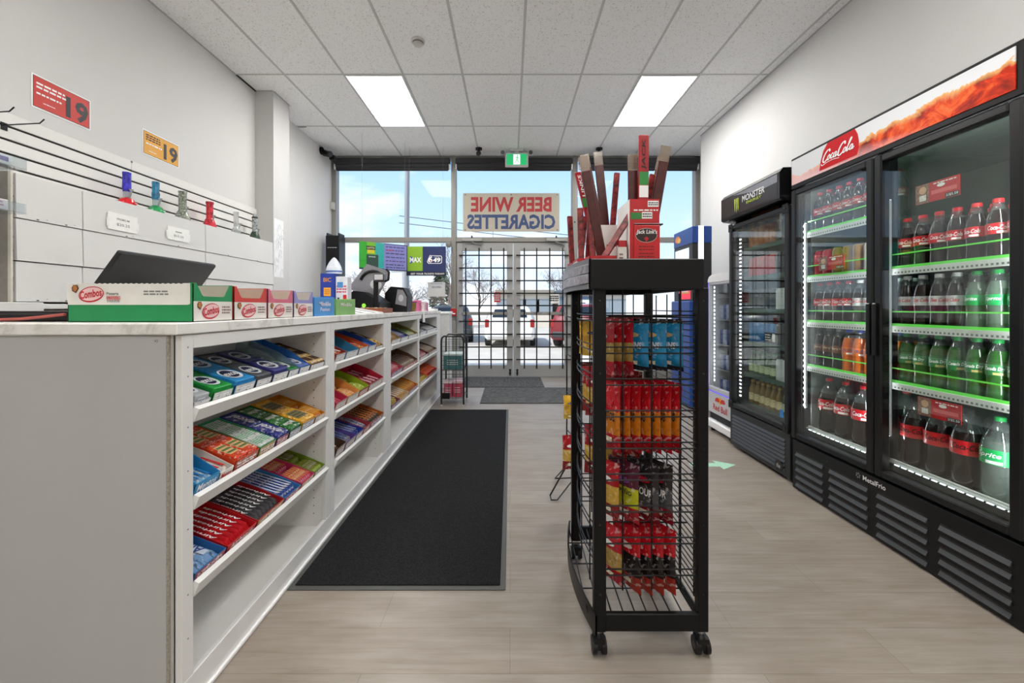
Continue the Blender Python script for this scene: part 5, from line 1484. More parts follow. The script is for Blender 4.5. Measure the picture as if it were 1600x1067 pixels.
hrow(['crimson'] * 3, [.40, .45, .50], 1.69, .567, 'on the third far hook of the rack', .4)
for (k, y, z, w_) in (('yellow', 1.585, 1.043, 'by the bowed side, uppermost and nearer'), ('yellow', 1.655, 1.043, 'by the bowed side, uppermost and farther'), ('crimson', 1.585, .873, 'by the bowed side, second down and nearer'), ('crimson', 1.655, .873, 'by the bowed side, second down and farther'),
                     ('crimson', 1.61, .643, 'by the bowed side, lowest')):
    hang(k, .325 if k == 'yellow' else .342, y, z, -.30, w_)

# ------------------------------------------------------------------ jerky display on the rack top
TZ = 1.2625
def strut(z0): return z0
t = thing('jerky_box', 'tall red jerky display box with a front label on the snack rack top', 'display box', (.445, 1.455, 1.225))
RD = P('B8141E', .38, noise=.08); RD2 = P('C8181F', .34, noise=.06)
q = MB()
for (x0, x1, y0, y1) in ((-.049, .049, -.079, -.076), (-.049, .049, .076, .079), (-.049, -.046, -.076, .076), (.046, .049, -.076, .076)):
    q.box(x0, x1, y0, y1, .0, .243, RD)
q.box(-.0502, -.0492, -.078, .078, .0, .242, WHITE_P)
q.box(-.046, .046, -.076, .076, 0, .004, RD); q.obj('carton', t)
q = MB(); q.box(-.036, .049, -.084, -.0795, .0, .155, RD2, .001)
q.ellipse((.004, -.084, .122), X, Z, .036, .024, P('C8C0B0', .4), 20, .0006); q.ellipse((.004, -.084, .122), X, Z, .0345, .0225, P('2A1614', .4), 20, .001)
q.text("Jack Link's", (.005, -.084, .132), X, Z, .068, .018, WHITE_P, .02, .1, .0018); q.poly((.004, -.084, .108), X, Z, [(-.008, .004), (0, .010), (.008, .004), (0, -.008)], RD, .0014)
for zz in (.085, .075, .062, .052): q.lines((.004, -.084, zz), X, Z, .05, .007, 1, P('6A0A12', .5), .0008, int(zz * 999))
lp = q.obj('front_label', t)
q = MB(); q.rect((.028, -.079, .227), X, Z, .036, .02, WHITE_P, .0008); q.lines((.028, -.079, .227), X, Z, .032, .013, 2, INK, .0014, 2)
q.lines((.004, -.079, .206), X, Z, .08, .009, 1, WHITE_P, .0008, 12)
q.rect((-.028, -.079, .187), X, Z, .036, .022, P('2A7A34', .4), .0008); q.rect((.008, -.079, .189), X, Z, .034, .022, WHITE_P, .0008); q.lines((.008, -.079, .189), X, Z, .03, .016, 2, INK, .0014, 6); q.obj('print', t)
q = MB(); q.tube([(-.038, -.09, .158), (.056, -.09, .158), (.056, -.05, .158)], .0025, WIRE, 6); q.tube([(.04, -.086, .0), (.048, -.1, .012), (.055, -.086, .0)], .002, WIRE, 6); q.obj('wire_holder', t)

def stick(name, L_, w, m, m2, clear, word, wm, white=False):
    """flat jerky sleeve standing on its end: clear top tail, printed front"""
    q = MB()
    q.box(-w / 2, w / 2, -.006, .006, 0, L_ * (1 if clear is None else .86), m, .003)
    if m2 is not None: q.rect((0, -.006, L_ * .63), X, Z, w * .9, L_ * .11, m2, .0006)
    q.rect((0, -.006, L_ * .52), X, Z, w * .9, L_ * .10, WHITE_P, .0006) if white else None
    if word: q.text(word, (0, -.006, L_ * .83), Z, -X, L_ * .26, w * .5, wm, .02, .1, .001)
    o = q.obj(name)
    if clear is not None:
        q = MB(); q.box(-w / 2, w / 2, -.003, .003, L_ * .855, L_, clear, .001); q.obj('clear_tail', o)
    return o
TAIL = GLASS((225, 215, 205), .10, .7, rough=.1, milk=.35, milkc=(190, 175, 160))
JB = P('4A1814', .3, noise=.3, nscale=60); JR = P('A01420', .3, noise=.12)
S1 = stick('jerky_stick', .40, .034, JR, P('2A8A3A', .4), None, 'JACK', INK, True)
S2 = stick('jerky_stick', .38, .034, JB, None, TAIL, '', None)
S3 = stick('jerky_stick', .34, .026, JR, P('3A8A3A', .4), None, 'LINKS', WHITE_P)
S4 = stick('jerky_stick', .24, .022, P('7A2A2A', .3, noise=.85, nscale=70), None, None, '', None)
_su = set()
def stand(o, x, y, z, ax, ay, rz, lab):
    M = Matrix.Translation((x, y, z)) @ Matrix.Rotation(ay, 4, 'Y') @ Matrix.Rotation(ax, 4, 'X') @ Matrix.Rotation(rz, 4, 'Z')
    if o.name in _su: dup(o, lab, 'jerky sticks on the snack rack', M=M)
    else: _su.add(o.name); o.matrix_world = M; tag(o, lab, 'jerky stick', 'jerky sticks on the snack rack')
bz = 1.228
stand(S1, .449, 1.41, bz + .065, 0, .01, 0, 'tallest red jerky stick, upright in the tall red box')
stand(S2, .428, 1.44, bz + .03, 0, -.01, 0, 'dark jerky stick behind the tallest red one in the tall box')
stand(S2, .470, 1.425, bz + .06, 0, .17, 0, 'dark jerky stick leaning right at the front of the tall box')
stand(S2, .474, 1.50, bz + .055, 0, .20, .1, 'dark jerky stick leaning right at the back of the tall box')
stand(S4, .455, 1.478, bz + .12, 0, .22, .0, 'slim dark red jerky stick standing low in the tall box')
# the lower boxes along the bowed side
def lowbox(name, x0, x1, y0, y1, h, lab, wh=True):
    t = thing(name, lab, 'display box', ((x0 + x1) / 2, (y0 + y1) / 2, 1.2225), group='low red jerky boxes on the rack top')
    hx, hy = (x1 - x0) / 2, (y1 - y0) / 2
    q = MB()
    for b in ((-hx, hx, -hy, -hy + .002, h), (-hx, hx, hy - .002, hy, h * 1.1), (-hx, -hx + .002, -hy, hy, h), (hx - .002, hx, -hy, hy, h)):
        q.box(b[0], b[1], b[2], b[3], 0, b[4], RD)
    q.box(-hx, hx, -hy, hy, 0, .003, RD); q.obj('carton', t)
    q = MB(); q.box(-hx, hx, -hy - .0014, -hy - .0004, .002, h * .8, P('D8D4CC', .5, noise=.1)); q.lines((-hx * .3, -hy - .0014, h * .52), X, Z, hx * .9, h * .22, 2, P('6A2A2A'), .0008, 4)
    q.box(-hx - .0014, -hx - .0004, -hy, hy, .002, h * .85, P('DCDAD6', .5, noise=.15, nscale=70)); q.obj('white_front', t)
    return t
lowbox('jerky_carton', .262, .352, 1.372, 1.452, .058, 'low red jerky carton at the near left corner of the rack top')
lowbox('jerky_carton', .238, .335, 1.470, 1.585, .06, 'low red jerky carton in the middle of the bowed rack edge')
lowbox('jerky_carton', .238, .335, 1.600, 1.72, .06, 'low red jerky carton toward the far end of the rack edge')
lowbox('jerky_carton', .36, .388, 1.385, 1.55, .11, 'narrow red jerky carton beside the tall red box')
stand(S2, .338, 1.522, bz + .055, .05, -.20, 0, 'dark jerky stick leaning left, tall and behind the low cartons')
t = thing('jerky_carton', 'white-sided tall jerky carton behind the low red ones', 'display box', (.375, 1.64, 1.2225), group='low red jerky boxes on the rack top')
q = MB()
for b in ((-.035, .035, -.06, -.058), (-.035, .035, .058, .06), (-.035, -.033, -.058, .058), (.033, .035, -.058, .058)): q.box(b[0], b[1], b[2], b[3], 0, .20, P('DAD8D4', .5))
q.box(-.033, .033, -.058, .058, 0, .003, RD); q.obj('carton', t)
stand(S2, .362, 1.61, bz + .10, .0, -.20, 0, 'dark jerky stick leaning left in the white-sided carton, front')
stand(S2, .385, 1.65, bz + .12, .0, -.10, 0, 'dark jerky stick leaning left in the white-sided carton, back')
stand(S3, .350, 1.66, bz + .09, .0, -.24, .2, 'red jerky stick with green band leaning far left')
stand(S4, .392, 1.60, bz + .16, .0, .08, .0, 'slim dark jerky stick upright in the white-sided carton')
for i, (x, y, a, o) in enumerate(((.290, 1.40, .55, S4), (.262, 1.525, -.02, S4), (.285, 1.54, .06, S4), (.305, 1.52, -.06, S4), (.25, 1.66, -.05, S4), (.275, 1.66, .10, S4))):
    stand(o, x, y, bz + .006, 0, a, R.uniform(-.4, .4), 'short dark red jerky stick, %s in the %s low carton' % (('slanting', 'leftmost', 'middle', 'rightmost', 'leftmost', 'rightmost')[i], ('near', 'middle', 'middle', 'middle', 'far', 'far')[i]))

# ------------------------------------------------------------------ wire stand behind the rack
t = thing('wire_stand', 'thin black wire snack stand behind the snack rack', 'rack', (.42, 2.42, 0))
q = MB()
for x in (-.09, .12): q.tube([(x, 0, .19), (x, 0, 1.19)], .004, WIRE, 6)
q.tube([(-.09, 0, .19), (-.19, -.03, .03), (-.185, -.04, .008), (-.15, -.04, .008), (-.06, -.0, .10), (.12, 0, .10)], .0045, WIRE, 6)
q.tube([(-.09, 0, .19), (-.13, .22, .03), (-.13, .26, .008), (-.09, .26, .008), (-.03, .0, .12)], .0045, WIRE, 6)
q.tube([(.12, 0, .19), (.2, -.03, .03), (.195, -.04, .008), (.16, -.04, .008), (.12, 0, .1)], .0045, WIRE, 6)
q.obj('frame', t)
for z in (.40, .62, .84, 1.06):
    for x in (-.09, .12):
        q = MB(); q.tube([(x, 0, z), (x + .012, -.05, z - .008), (x + .02, -.09, z), (x + .022, -.095, z + .012)], .003, WIRE, 6); q.obj('hook', t)
for i, z in enumerate((.60, .38)):
    hang('yellow' if i == 0 else 'crimson', .345, 2.31, z + .01, .1, 'on the wire stand behind the rack, %s' % ('upper' if i == 0 else 'lower'))
# ================================================================== COUNTERTOP THINGS
CT = 1.0685
COMBO_RED = P('C01E2A', .45); TANP = P('B87838', .5, noise=.3, nscale=150)
def combo_logo(q, c, xd, yd, w, h, off=.001):
    """snack name on a tilted pale oval with a red rim, pretzel piece at its left"""
    c = Vector(c); xd = Vector(xd).normalized(); yd = Vector(yd).normalized()
    t = .16
    x2 = xd * math.cos(t) + yd * math.sin(t); y2 = yd * math.cos(t) - xd * math.sin(t)
    q.ellipse(c, x2, y2, w * .5, h * .5, COMBO_RED, 22, off); q.ellipse(c + x2 * w * .01 + y2 * h * .02, x2, y2, w * .46, h * .42, P('F0C8C8', .5), 22, off + .0006)
    q.text('Combos', c + y2 * h * .04, x2, y2, w * .86, h * .50, COMBO_RED, .03, .15, off + .0012)
    p = c - xd * w * .62 + yd * h * .35
    q.poly(p, x2, y2, [(-.14 * w, -.10 * h), (.0, -.28 * h), (.14 * w, .0), (.10 * w, .22 * h), (-.06 * w, .26 * h), (-.14 * w, .1 * h)], P('6A3A1A', .5), off)
    q.poly(p, x2, y2, [(-.10 * w, -.02 * h), (.0, -.18 * h), (.10 * w, .02 * h), (.06 * w, .18 * h), (-.06 * w, .2 * h)], TANP, off + .0006)
def combo_box(y0, y1, xb, hh, cm, cn, lab, tall, near_full):
    """long carton lying across the counter: printed side, cut-out front facing the aisle"""
    L0, L1 = xb, -.893
    t = thing('snack_carton', lab, 'carton', ((L0 + L1) / 2, (y0 + y1) / 2, CT), group='pretzel snack cartons on the counter')
    cx, cy = (L0 + L1) / 2, (y0 + y1) / 2
    hx, hy = (L1 - L0) / 2, (y1 - y0) / 2
    th = .002; WHB = P('E4E2DC', .6, noise=.03); INN = P('B8B0A2', .8, noise=.05)
    q = MB()
    q.box(-hx, hx, -hy, hy, 0, th, cm)
    # near side: white printed flap over a coloured lower band
    q.box(-hx, hx, -hy, -hy + th, 0, hh * .52, cm)
    q.box(hx - .012, hx, -hy, -hy + th, hh * .52, hh, cm)
    q.box(-hx, hx, hy - th, hy, 0, hh, cm); q.box(-hx, -hx + th, -hy, hy, 0, hh * .9, INN)
    q.box(-hx + th, hx - .004, hy - th - .0008, hy - th - .0002, th, hh * .985, INN)
    n = 46
    pts = [(-hx - .006, hh * .985)] + [(-hx - .006 + (2 * hx - .012) * i / n, hh * (.985 if i % 2 else .965)) for i in range(1, n)] + [(hx - .008, hh * .985), (hx - .008, hh * .46), (hx - .014, hh * .435), (-hx + .002, hh * .435)]
    q.prism(pts, 1, -hy - .0012, -hy - .0002, WHB)
    combo_logo(q, (-hx + .068, -hy - .0012, hh * .70), X, Z, .072, hh * .40)
    q.text('Pizzeria', (-hx + .128, -hy - .0012, hh * .72), X, Z, .034, hh * .07, P('4A5A4A'), .01, 0, .001)
    q.rect((-hx + .130, -hy - .0012, hh * .61), X, Z, .040, hh * .10, P('D8A0A0'), .0008); q.text('PRETZEL', (-hx + .130, -hy - .0012, hh * .61), X, Z, .034, hh * .06, COMBO_RED, .01, 0, .0012)
    q.lines((-hx + .130, -hy - .0012, hh * .53), X, Z, .036, hh * .07, 2, GREY_INK, .0008, 3)
    q.lines((-hx + .25, -hy - .0012, hh * .74), X, Z, .07, hh * .14, 2, GREY_INK, .0008, 5)
    q.obj('carton', t)
    # aisle-facing front: white printed panel with a cut-out collar above
    q = MB()
    a, b = -hy, hy
    q.box(hx - th, hx, a, b, 0, hh * .53, WHB)
    col = [(a, hh * .53), (b, hh * .53), (b, hh * .98), (b - .012, hh * 1.0), (b - .034, hh * .70), (b - .040, hh * .66), (a + .040, hh * .66), (a + .034, hh * .70), (a + .012, hh * 1.0), (a, hh * .98)]
    # collar built as three convex pieces
    for pc in ([col[0], col[1], (b, hh * .66), (a, hh * .66)], [(a, hh * .66), (a + .040, hh * .66), (a + .034, hh * .70), (a + .012, hh), (a, hh * .98)], [(b - .040, hh * .66), (b, hh * .66), (b, hh * .98), (b - .012, hh), (b - .034, hh * .70)]):
        q.prism(pc, 0, hx - th, hx, cm)
    combo_logo(q, (hx, a + (b - a) * .42, hh * .27), Y, Z, (b - a) * .44, hh * .42)
    q.lines((hx, a + (b - a) * .82, hh * .3), Y, Z, (b - a) * .24, hh * .24, 3, P('8A6A6A'), .001, 8)
    q.obj('front_panel', t)
    q = MB()
    return t
combo_box(1.172, 1.338, -1.246, .111, P('0E8A4E', .4, noise=.04), 'green', 'green and white pretzel snack carton, nearest on the counter corner', 1, True)
combo_box(1.346, 1.526, -1.20, .110, P('C8321E', .4, noise=.06), 'red', 'red and white pretzel snack carton, second along the counter', 1, False)
combo_box(1.534, 1.710, -1.20, .110, P('D0607A', .4, noise=.10), 'rose', 'rose and white pretzel snack carton, third along the counter', 1, False)
combo_box(1.718, 1.884, -1.20, .110, P('8E8AC8', .4, noise=.06), 'lilac', 'lilac and white pretzel snack carton, fourth along the counter', 1, False)
SNK = P('D8C8B0', .35, noise=.5, nscale=70)
for i, (y0, y1, m_, nm) in enumerate(((1.172, 1.338, P('C8BEB4', .3, noise=.5, nscale=60), 'green'), (1.346, 1.526, P('C8702A', .3, noise=.5, nscale=60), 'red'), (1.534, 1.71, P('D8B8A8', .3, noise=.4, nscale=60), 'rose'), (1.718, 1.884, P('C8C4D0', .3, noise=.4, nscale=60), 'lilac'))):
    for k in range(3):
        q = MB(); yc = (y0 + y1) / 2
        pk_bar(q, .13, .045, .055, m_, None, WHITE_P, None)
        o = q.obj('snack_packet'); o.matrix_world = Matrix.Translation((-.93 - .07 * k, yc - .065, CT + .0035)) @ Matrix.Rotation(PI / 2, 4, 'Z') if False else Matrix.Translation((-.955 - .07 * k, yc - .065, CT + .0035)) @ Matrix.Rotation(PI / 2, 4, 'Z') @ Matrix.Translation((0, -.02, 0))
        tag(o, 'shiny snack packet inside the %s pretzel carton, %s from the aisle' % (nm, ORD[k]), 'snack packet', 'packets inside the pretzel cartons')

def lolly(y0, y1, h, m, lab, w1, w2, tm):
    t = thing('candy_box', lab, 'box', (-.955, (y0 + y1) / 2, CT), group='bright candy boxes on the counter')
    hy = (y1 - y0) / 2; hx = .062
    q = MB(); q.box(-hx, hx, -hy, hy, 0, h, m, .0015)
    q.text(w1, (hx, 0, h * .66), Y, Z, hy * 1.15, h * .24, tm, .02, .05, .001); q.text(w2, (hx, 0.0, h * .36), Y, Z, hy * .95, h * .20, tm, .02, .05, .001) if w2 else None
    q.text(w1, (-.0, -hy, h * .62), X, Z, hx * 1.3, h * .22, tm, .02, .05, .001)
    q.obj('box', t)
    q = MB(); q.box(-hx, hx, hy - .03, hy, h, h * 1.05, m); q.obj('tuck_flap', t)
    return t
lolly(1.90, 2.115, .088, P('3A8CD0', .4, noise=.05), 'sky blue candy box, fifth along the counter', 'Mike&Ike', 'Fusion', P('E8E4EE'))
lolly(2.135, 2.40, .084, P('7CB25A', .4, noise=.05), 'light green candy box, sixth along the counter', 'Mike&Ike', '', P('E8E8DE'))

# ---- black screen seen from behind
t = thing('pos_monitor', 'black monitor seen from behind, leaning over the counter behind the pretzel cartons', 'monitor', (-1.50, 1.745, CT))
a = math.atan2(.171, .125)
q = MB(); q.box(-.09, .09, -.12, .12, .0, .016, BLACK_PL, .004); q.obj('stand_base', t)
q = MB(); q.cyl((-.03, 0, .014), (-.01, 0, .10), .022, BLACK_PL, 14); q.obj('stand_neck', t)
q = MB(); T_ = Matrix.Translation((-.032, 0, .075)) @ Matrix.Rotation(-(PI / 2 - a) + PI / 2 * 0, 4, 'Y')
# panel: a slab whose lower edge is further from the aisle and whose top leans over it
q.T = Matrix.Translation((-.033, 0, .068)) @ Matrix.Rotation(math.radians(36), 4, 'Y')
q.box(-.014, .006, -.245, .245, .0, .216, P('17181A', .55, noise=.04, bump=.1, bscale=900), .005); pn = q.obj('screen_back', t)
q = MB(); q.T = Matrix.Translation((-.033, 0, .068)) @ Matrix.Rotation(math.radians(36), 4, 'Y')
q.box(-.0152, -.0142, -.23, .23, .012, .204, P('0A0C10', .1)); q.obj('screen', t)

# ---- dark card tray with a red lead, white block behind
t = thing('card_terminal_tray', 'black flat tray with a red lead at the left end of the counter', 'tray', (-1.44, 1.25, CT))
q = MB(); q.box(-.19, .185, -.05, .07, .0, .026, BLACK_PL, .006); q.box(-.17, .17, -.03, .05, .026, .03, P('2A2426', .3, noise=.3), .003); q.obj('tray', t)
q = MB(); q.tube([(-.2, -.060, .018), (-.12, -.066, .008), (-.02, -.064, .006), (.04, -.06, .008), (.10, -.056, .014), (.16, -.054, .021)], .0042, P('A85048', .45, noise=.1), 8); q.obj('lead', t)
t = thing('back_counter', 'white low back counter cabinet below the wall shelf at the far left', 'cabinet', (-2.56, 1.9, 0))
q = MB(); q.box(-.24, .10, -.45, .25, .0, 1.07, MEL, .003); q.obj('body', t)
q = MB(); q.box(-.25, .13, -.45, .27, 1.07, 1.135, WHITE_MEL, .003); q.obj('worktop', t)

# ---- lottery terminal cluster further along
GT = P('8E8C92', .42, noise=.05)
t = thing('lottery_terminal', 'grey and black lottery terminal with tilted screen, camera and printer on the counter', 'terminal', (-1.17, 3.375, CT))
q = MB(); q.prism([(-.18, .0), (.16, .0), (.16, .08), (.04, .16), (-.04, .17), (-.18, .07)], 1, -.16, .16, BLACK_PL); q.obj('base_unit', t)
q = MB(); q.T = Matrix.Translation((-.02, -.04, .155)) @ Matrix.Rotation(math.radians(18), 4, 'Y') @ Matrix.Rotation(.25, 4, 'Z')
q.prism([(-.11, .0), (.13, .02), (.16, .20), (.13, .235), (-.03, .235)], 1, -.02, .025, GT); q.obj('screen_back', t)
q = MB(); q.T = Matrix.Translation((-.02, -.04, .155)) @ Matrix.Rotation(math.radians(18), 4, 'Y') @ Matrix.Rotation(.25, 4, 'Z')
pts = [(.06 + .095 * math.cos(b_), .10 + .10 * math.sin(b_)) for b_ in [PI * .1 * k for k in range(2, 11)]]
q.tube([(p[0], -.024, p[1]) for p in pts], .012, BLACK_PL, 8); q.ellipse((.085, -.0205, .10), X, Z, .045, .04, P('D8D8DC', .2), 16, .001); q.obj('swivel_hinge', t)
q = MB(); q.T = Matrix.Translation((.12, -.08, .0)); q.cyl((.02, -.10, .06), (.02, -.10, .26), .019, BLACK_PL, 14); q.cyl((.02, -.10, .0), (.02, -.10, .06), .03, BLACK_PL, 14); q.obj('scanner_pole', t)
q = MB(); q.T = Matrix.Translation((.12, -.08, .0)); q.box(.01, .09, -.14, -.06, .235, .305, P('4A4A4E', .3), .012); q.box(.02, .085, -.1425, -.139, .25, .29, P('C8C8CC', .2), .004); q.tube([(.09, -.1, .24), (.115, -.1, .25), (.12, -.1, .31), (.10, -.1, .335)], .009, BLACK_PL, 8); q.obj('scanner_head', t)
q = MB(); q.ellipse((.04, -.16, .055), X, Z, .016, .016, EM('8AD03A', .5), 16, .001); q.obj('status_light', t)
t = thing('ticket_printer', 'rounded grey and black ticket printer beside the lottery terminal', 'printer', (-.985, 3.66, CT))
q = MB(); q.prism([(-.09, .0), (.10, .0), (.105, .14), (.07, .21), (-.04, .22), (-.09, .16)], 1, -.09, .09, BLACK_PL); q.obj('body', t)
q = MB(); q.prism([(.0, .07), (.095, .05), (.098, .13), (.065, .19), (.02, .195)], 1, -.095, -.088, GT); q.ellipse((.05, -.095, .12), X, Z, .022, .03, P('C8C8CC', .25), 14, .001); q.obj('side_cover', t)

# ---- slanted white play-slip board, candy trays, tubs at the far end
t = thing('playslip_board', 'slanted white play-slip board with black stripes on the counter', 'board', (-1.03, 2.67, CT))
q = MB(); q.prism([(-.13, .0), (.135, .0), (.135, .008), (-.13, .05)], 1, -.27, .27, WHITE_P); q.obj('board', t)
q = MB()
for yy in (-.16, -.13, .06, .09, .2):
    q.prism([(-.13, .0502), (.135, .0082), (.135, .0092), (-.13, .0512)], 1, yy - .006, yy + .006, INK)
q.obj('stripe', t)
t = thing('candy_tray', 'low brown tray of small wrapped candies beyond the play-slip board', 'tray', (-.985, 3.05, CT))
q = MB(); BRN = P('8A4A2A', .5, noise=.1)
for b_ in ((-.09, .09, -.12, -.116), (-.09, .09, .116, .12), (-.09, -.086, -.116, .116), (.086, .09, -.116, .116)): q.box(b_[0], b_[1], b_[2], b_[3], 0, .035, BRN)
q.box(-.086, .086, -.116, .116, 0, .003, BRN); q.obj('tray', t)
cols = ['C8B48A', '4A3A34', 'D8D0C8', '7A2A2A', '3A4A3A', 'B8A04A']
pr = None
for i in range(4):
    for j in range(6):
        if pr is None or True:
            q = MB(); pk_bar(q, .03, .05, .03, P(cols[(i * 5 + j * 2) % 6], .3, noise=.3, nscale=90), None, WHITE_P)
            o = q.obj('wrapped_candy'); o.location = (-1.068 + .041 * i, 2.936 + .037 * j, CT + .0045 ); o.rotation_euler = (R.uniform(.2, .6), 0, 0)
            o.rotation_euler = (0, 0, 0); o.scale = (1, .62, 1.2)
            tag(o, 'small wrapped candy, %s row from the aisle side, %s along in the brown tray' % (ORD[3 - i], ORD[j]), 'candy', 'wrapped candies in the brown tray')
def tub(nm, x, y, r, h, mb_, mt, lab, cat):
    t = thing(nm, lab, cat, (x, y, CT))
    q = MB(); q.lathe([(r * .86, 0), (r * .9, h * .05), (r, h * .85)], mb_, 22); q.obj('tub', t)
    q = MB(); q.lathe([(r * 1.05, h * .85), (r * 1.06, h * .97), (r * .9, h)], mt, 22); q.obj('lid', t)
tub('candy_tub', -.985, 4.05, .075, .10, P('8A6A2A', .3, noise=.6, nscale=40), P('9A2A6A', .4), 'round candy tub with magenta rim near the far counter end', 'tub')
tub('candy_tub', -1.00, 3.72 + .16, .07, .09, P('6A4A34', .3, noise=.6, nscale=40), P('B0A8A0', .4), 'round brown candy tub with grey lid beside the magenta one', 'tub')
for i, (x, y, c, nm) in enumerate(((-.96, 4.32, 'D86A9A', 'pink'), (-.93, 4.45, 'E8E0E4', 'white'), (-.94, 4.58, 'C84A7A', 'deep pink'))):
    q = MB(); q.box(-.028, .028, -.045, .045, 0, .115 - .01 * i, P(c, .4, noise=.2, nscale=60), .002)
    for k in range(3): q.box(.028, .0284, -.04 + .028 * k, -.03 + .028 * k, .01, .09, P('A82A5A'))
    o = q.obj('striped_carton'); o.location = (x, y, CT); tag(o, '%s striped small carton standing near the far counter end' % nm, 'carton', 'small striped cartons at the far counter end')
q = MB(); q.box(-.035, .035, -.004, .004, 0, .085, P('1C2C4A', .4), .001); q.lines((0, -.004, .05), X, Z, .05, .05, 3, P('C8CCD4'), .0008, 3)
o = q.obj('blue_card'); o.location = (-.98, 4.72, CT + .001); o.rotation_euler = (-.12, 0, .1); tag(o, 'dark blue card standing at the far counter end', 'card')
t = thing('paper_stack', 'white stack of paper at the far counter end by the window', 'paper', (-.97, 5.02, CT))
q = MB(); q.box(-.08, .08, -.12, .12, 0, .022, PAPER, .002); q.obj('paper', t)
q = MB(); q.box(-.0, .001, -.055, .055, -.11, .0, PAPER); q.quad((.0015, -.055, 0), (.0015, .055, 0), (.0015, .055, -.001), (.0015, -.055, -.001), PAPER)
o = q.obj('paper_note'); o.location = (-.8755, 4.22, 1.067); o.rotation_euler = (0, 0, .0); tag(o, 'small white paper note hanging over the counter edge', 'note')

# ---- blue lighter display and bag, black tower
t = thing('lighter_display', 'tall blue lighter display box with red and white compartments on the counter', 'display box', (-1.285, 2.98, CT))
BLD = P('1E3A9A', .4, noise=.05)
q = MB(); q.box(-.055, .045, -.045, .045, 0, .28, BLD, .003); q.text('BIC', (-.005, -.045, .235), X, Z, .055, .03, P('D8902A'), .02, 0, .001)
q.rect((-.005, -.045, .15), X, Z, .05, .06, P('E8A83A', .5), .001); q.lines((-.005, -.045, .15), X, Z, .035, .04, 3, P('B85A1A'), .0016, 3); q.obj('side_panel', t)
q = MB(); q.box(.047, .132, -.03, .045, 0, .26, P('D8DCE4', .4, noise=.1), .003); q.lines((.09, -.03, .17), X, Z, .07, .06, 3, P('C83A5A'), .001, 5); q.rect((.08, -.03, .20), X, Z, .04, .04, P('4A8AC8', .4), .0014)
q.box(.102, .126, -.036, -.03, .03, .13, RED_P, .002); q.box(.062, .075, -.034, -.03, .03, .11, INK); q.obj('front_rack', t)
t = thing('white_bag', 'white and blue plastic bag standing on top of the lighter display', 'bag', (-1.265, 2.99, CT + .2815))
q = MB(); pr_ = [(.055, 0), (.060, .018), (.052, .05), (.036, .082), (.018, .106), (.004, .118)]
q.T = Matrix.Scale(.55, 4, Y); q.lathe(pr_, P('DCE4F0', .35, noise=.08, nscale=40), 18); q.lathe([(.0612, .012), (.0612, .022)], P('4A6AB0', .4), 18, cap0=False, cap1=False); q.obj('bag', t)
t = thing('black_merchandiser', 'tall narrow black merchandiser by the left window', 'cabinet', (-2.62, 6.25, 0))
q = MB(); q.box(-.10, .10, -.12, .12, 0, 2.17, BLACK_MET, .008); q.obj('body', t)
q = MB(); q.box(-.095, -.075, -.1, .1, 2.17, 2.21, BLACK_PL, .004); q.obj('top_bracket', t)
q = MB(); q.box(.075, .095, -.1, .1, 2.17, 2.21, BLACK_PL, .004); q.obj('top_bracket', t)
q = MB(); q.lines((0, -.121, 1.99), X, Z, .14, .015, 1, WHITE_P, .001, 5); q.obj('print', t)
t = thing('lottery_stand', 'white and grey slip cabinet standing below the left window mullion', 'cabinet', (-.98, 5.75, 0))
q = MB(); q.box(-.16, .16, -.12, .12, 0, 1.02, P('CFCFCD', .45), .004); q.obj('body', t)
q = MB(); q.box(-.17, .17, -.13, .13, 1.02, 1.05, WHITE_P, .004); q.obj('top', t)

# ================================================================== HANGING SIGNS AND BANNER
t = thing('lottery_sign', 'green, teal and violet lottery sign hanging before the left window, left of two', 'sign', (-1.757, 5.8, 2.0))
ang = math.atan2(.4, .55)
q = MB(); w_, h_ = .68, .375
def SR(q, u0, u1, v0, v1, m, off=.0): q.rect((( (u0 + u1) / 2 - .5) * w_, -.004, ((v0 + v1) / 2 - 1) * h_), X, Z, (u1 - u0) * w_, (v1 - v0) * h_, m, off)
q.box(-w_ / 2, w_ / 2, -.004, .004, -h_, 0, P('1C2A44', .4))
SR(q, .0, .15, .06, 1, P('2E9A2E', .35), .0006); SR(q, .15, .32, .06, 1, P('6AA82A', .35), .0006); SR(q, .32, .5, .06, 1, P('2A9A94', .35), .0006); SR(q, .5, .98, .04, .97, P('7A7AB8', .4, noise=.05), .0006)
SR(q, .14, .32, .72, .86, P('1E2A22', .4), .0012); q.text('LOTTO', ((.23 - .5) * w_, -.004, (.79 - 1) * h_), X, Z, .1, .025, P('D8D0A8'), .02, 0, .002)
SR(q, .16, .30, .60, .72, P('C8B82A', .4), .0012)
SR(q, .14, .38, .06, .55, P('26423A', .4, noise=.1), .0014); q.lines(((.26 - .5) * w_, -.004, (.47 - 1) * h_), X, Z, .1, .03, 1, P('A8B8A8'), .002, 4)
for k, vv in enumerate((.88, .76, .64, .5, .36, .22, .12)): q.lines(((.74 - .5) * w_, -.004, (vv - 1) * h_), X, Z, .28, .025, 1, (P('2A2C5A'), P('4A2A6A'), P('1E2240'))[k % 3], .0014, k + 3)
q.lines(((.62 - .5) * w_, -.004, (.76 - 1) * h_), X, Z, .08, .035, 1, P('A8304A'), .0018, 2)
o = q.obj('sign_board', t)
q = MB(); 
for xx in (-.3, .3): q.cyl((xx, 0, 0), (xx, 0, 1.48), .0012, GREY_INK, 4)
q.obj('hanging_wire', t)
t.rotation_euler = (0, 0, ang)
t = thing('lottery_sign', 'navy and lime lottery sign hanging before the left window, right of two', 'sign', (-1.25, 6.2, 2.015))
q = MB(); w_, h_ = .585, .435
q.box(-w_ / 2, w_ / 2, -.004, .004, -h_, 0, P('1E2C5E', .4, noise=.04))
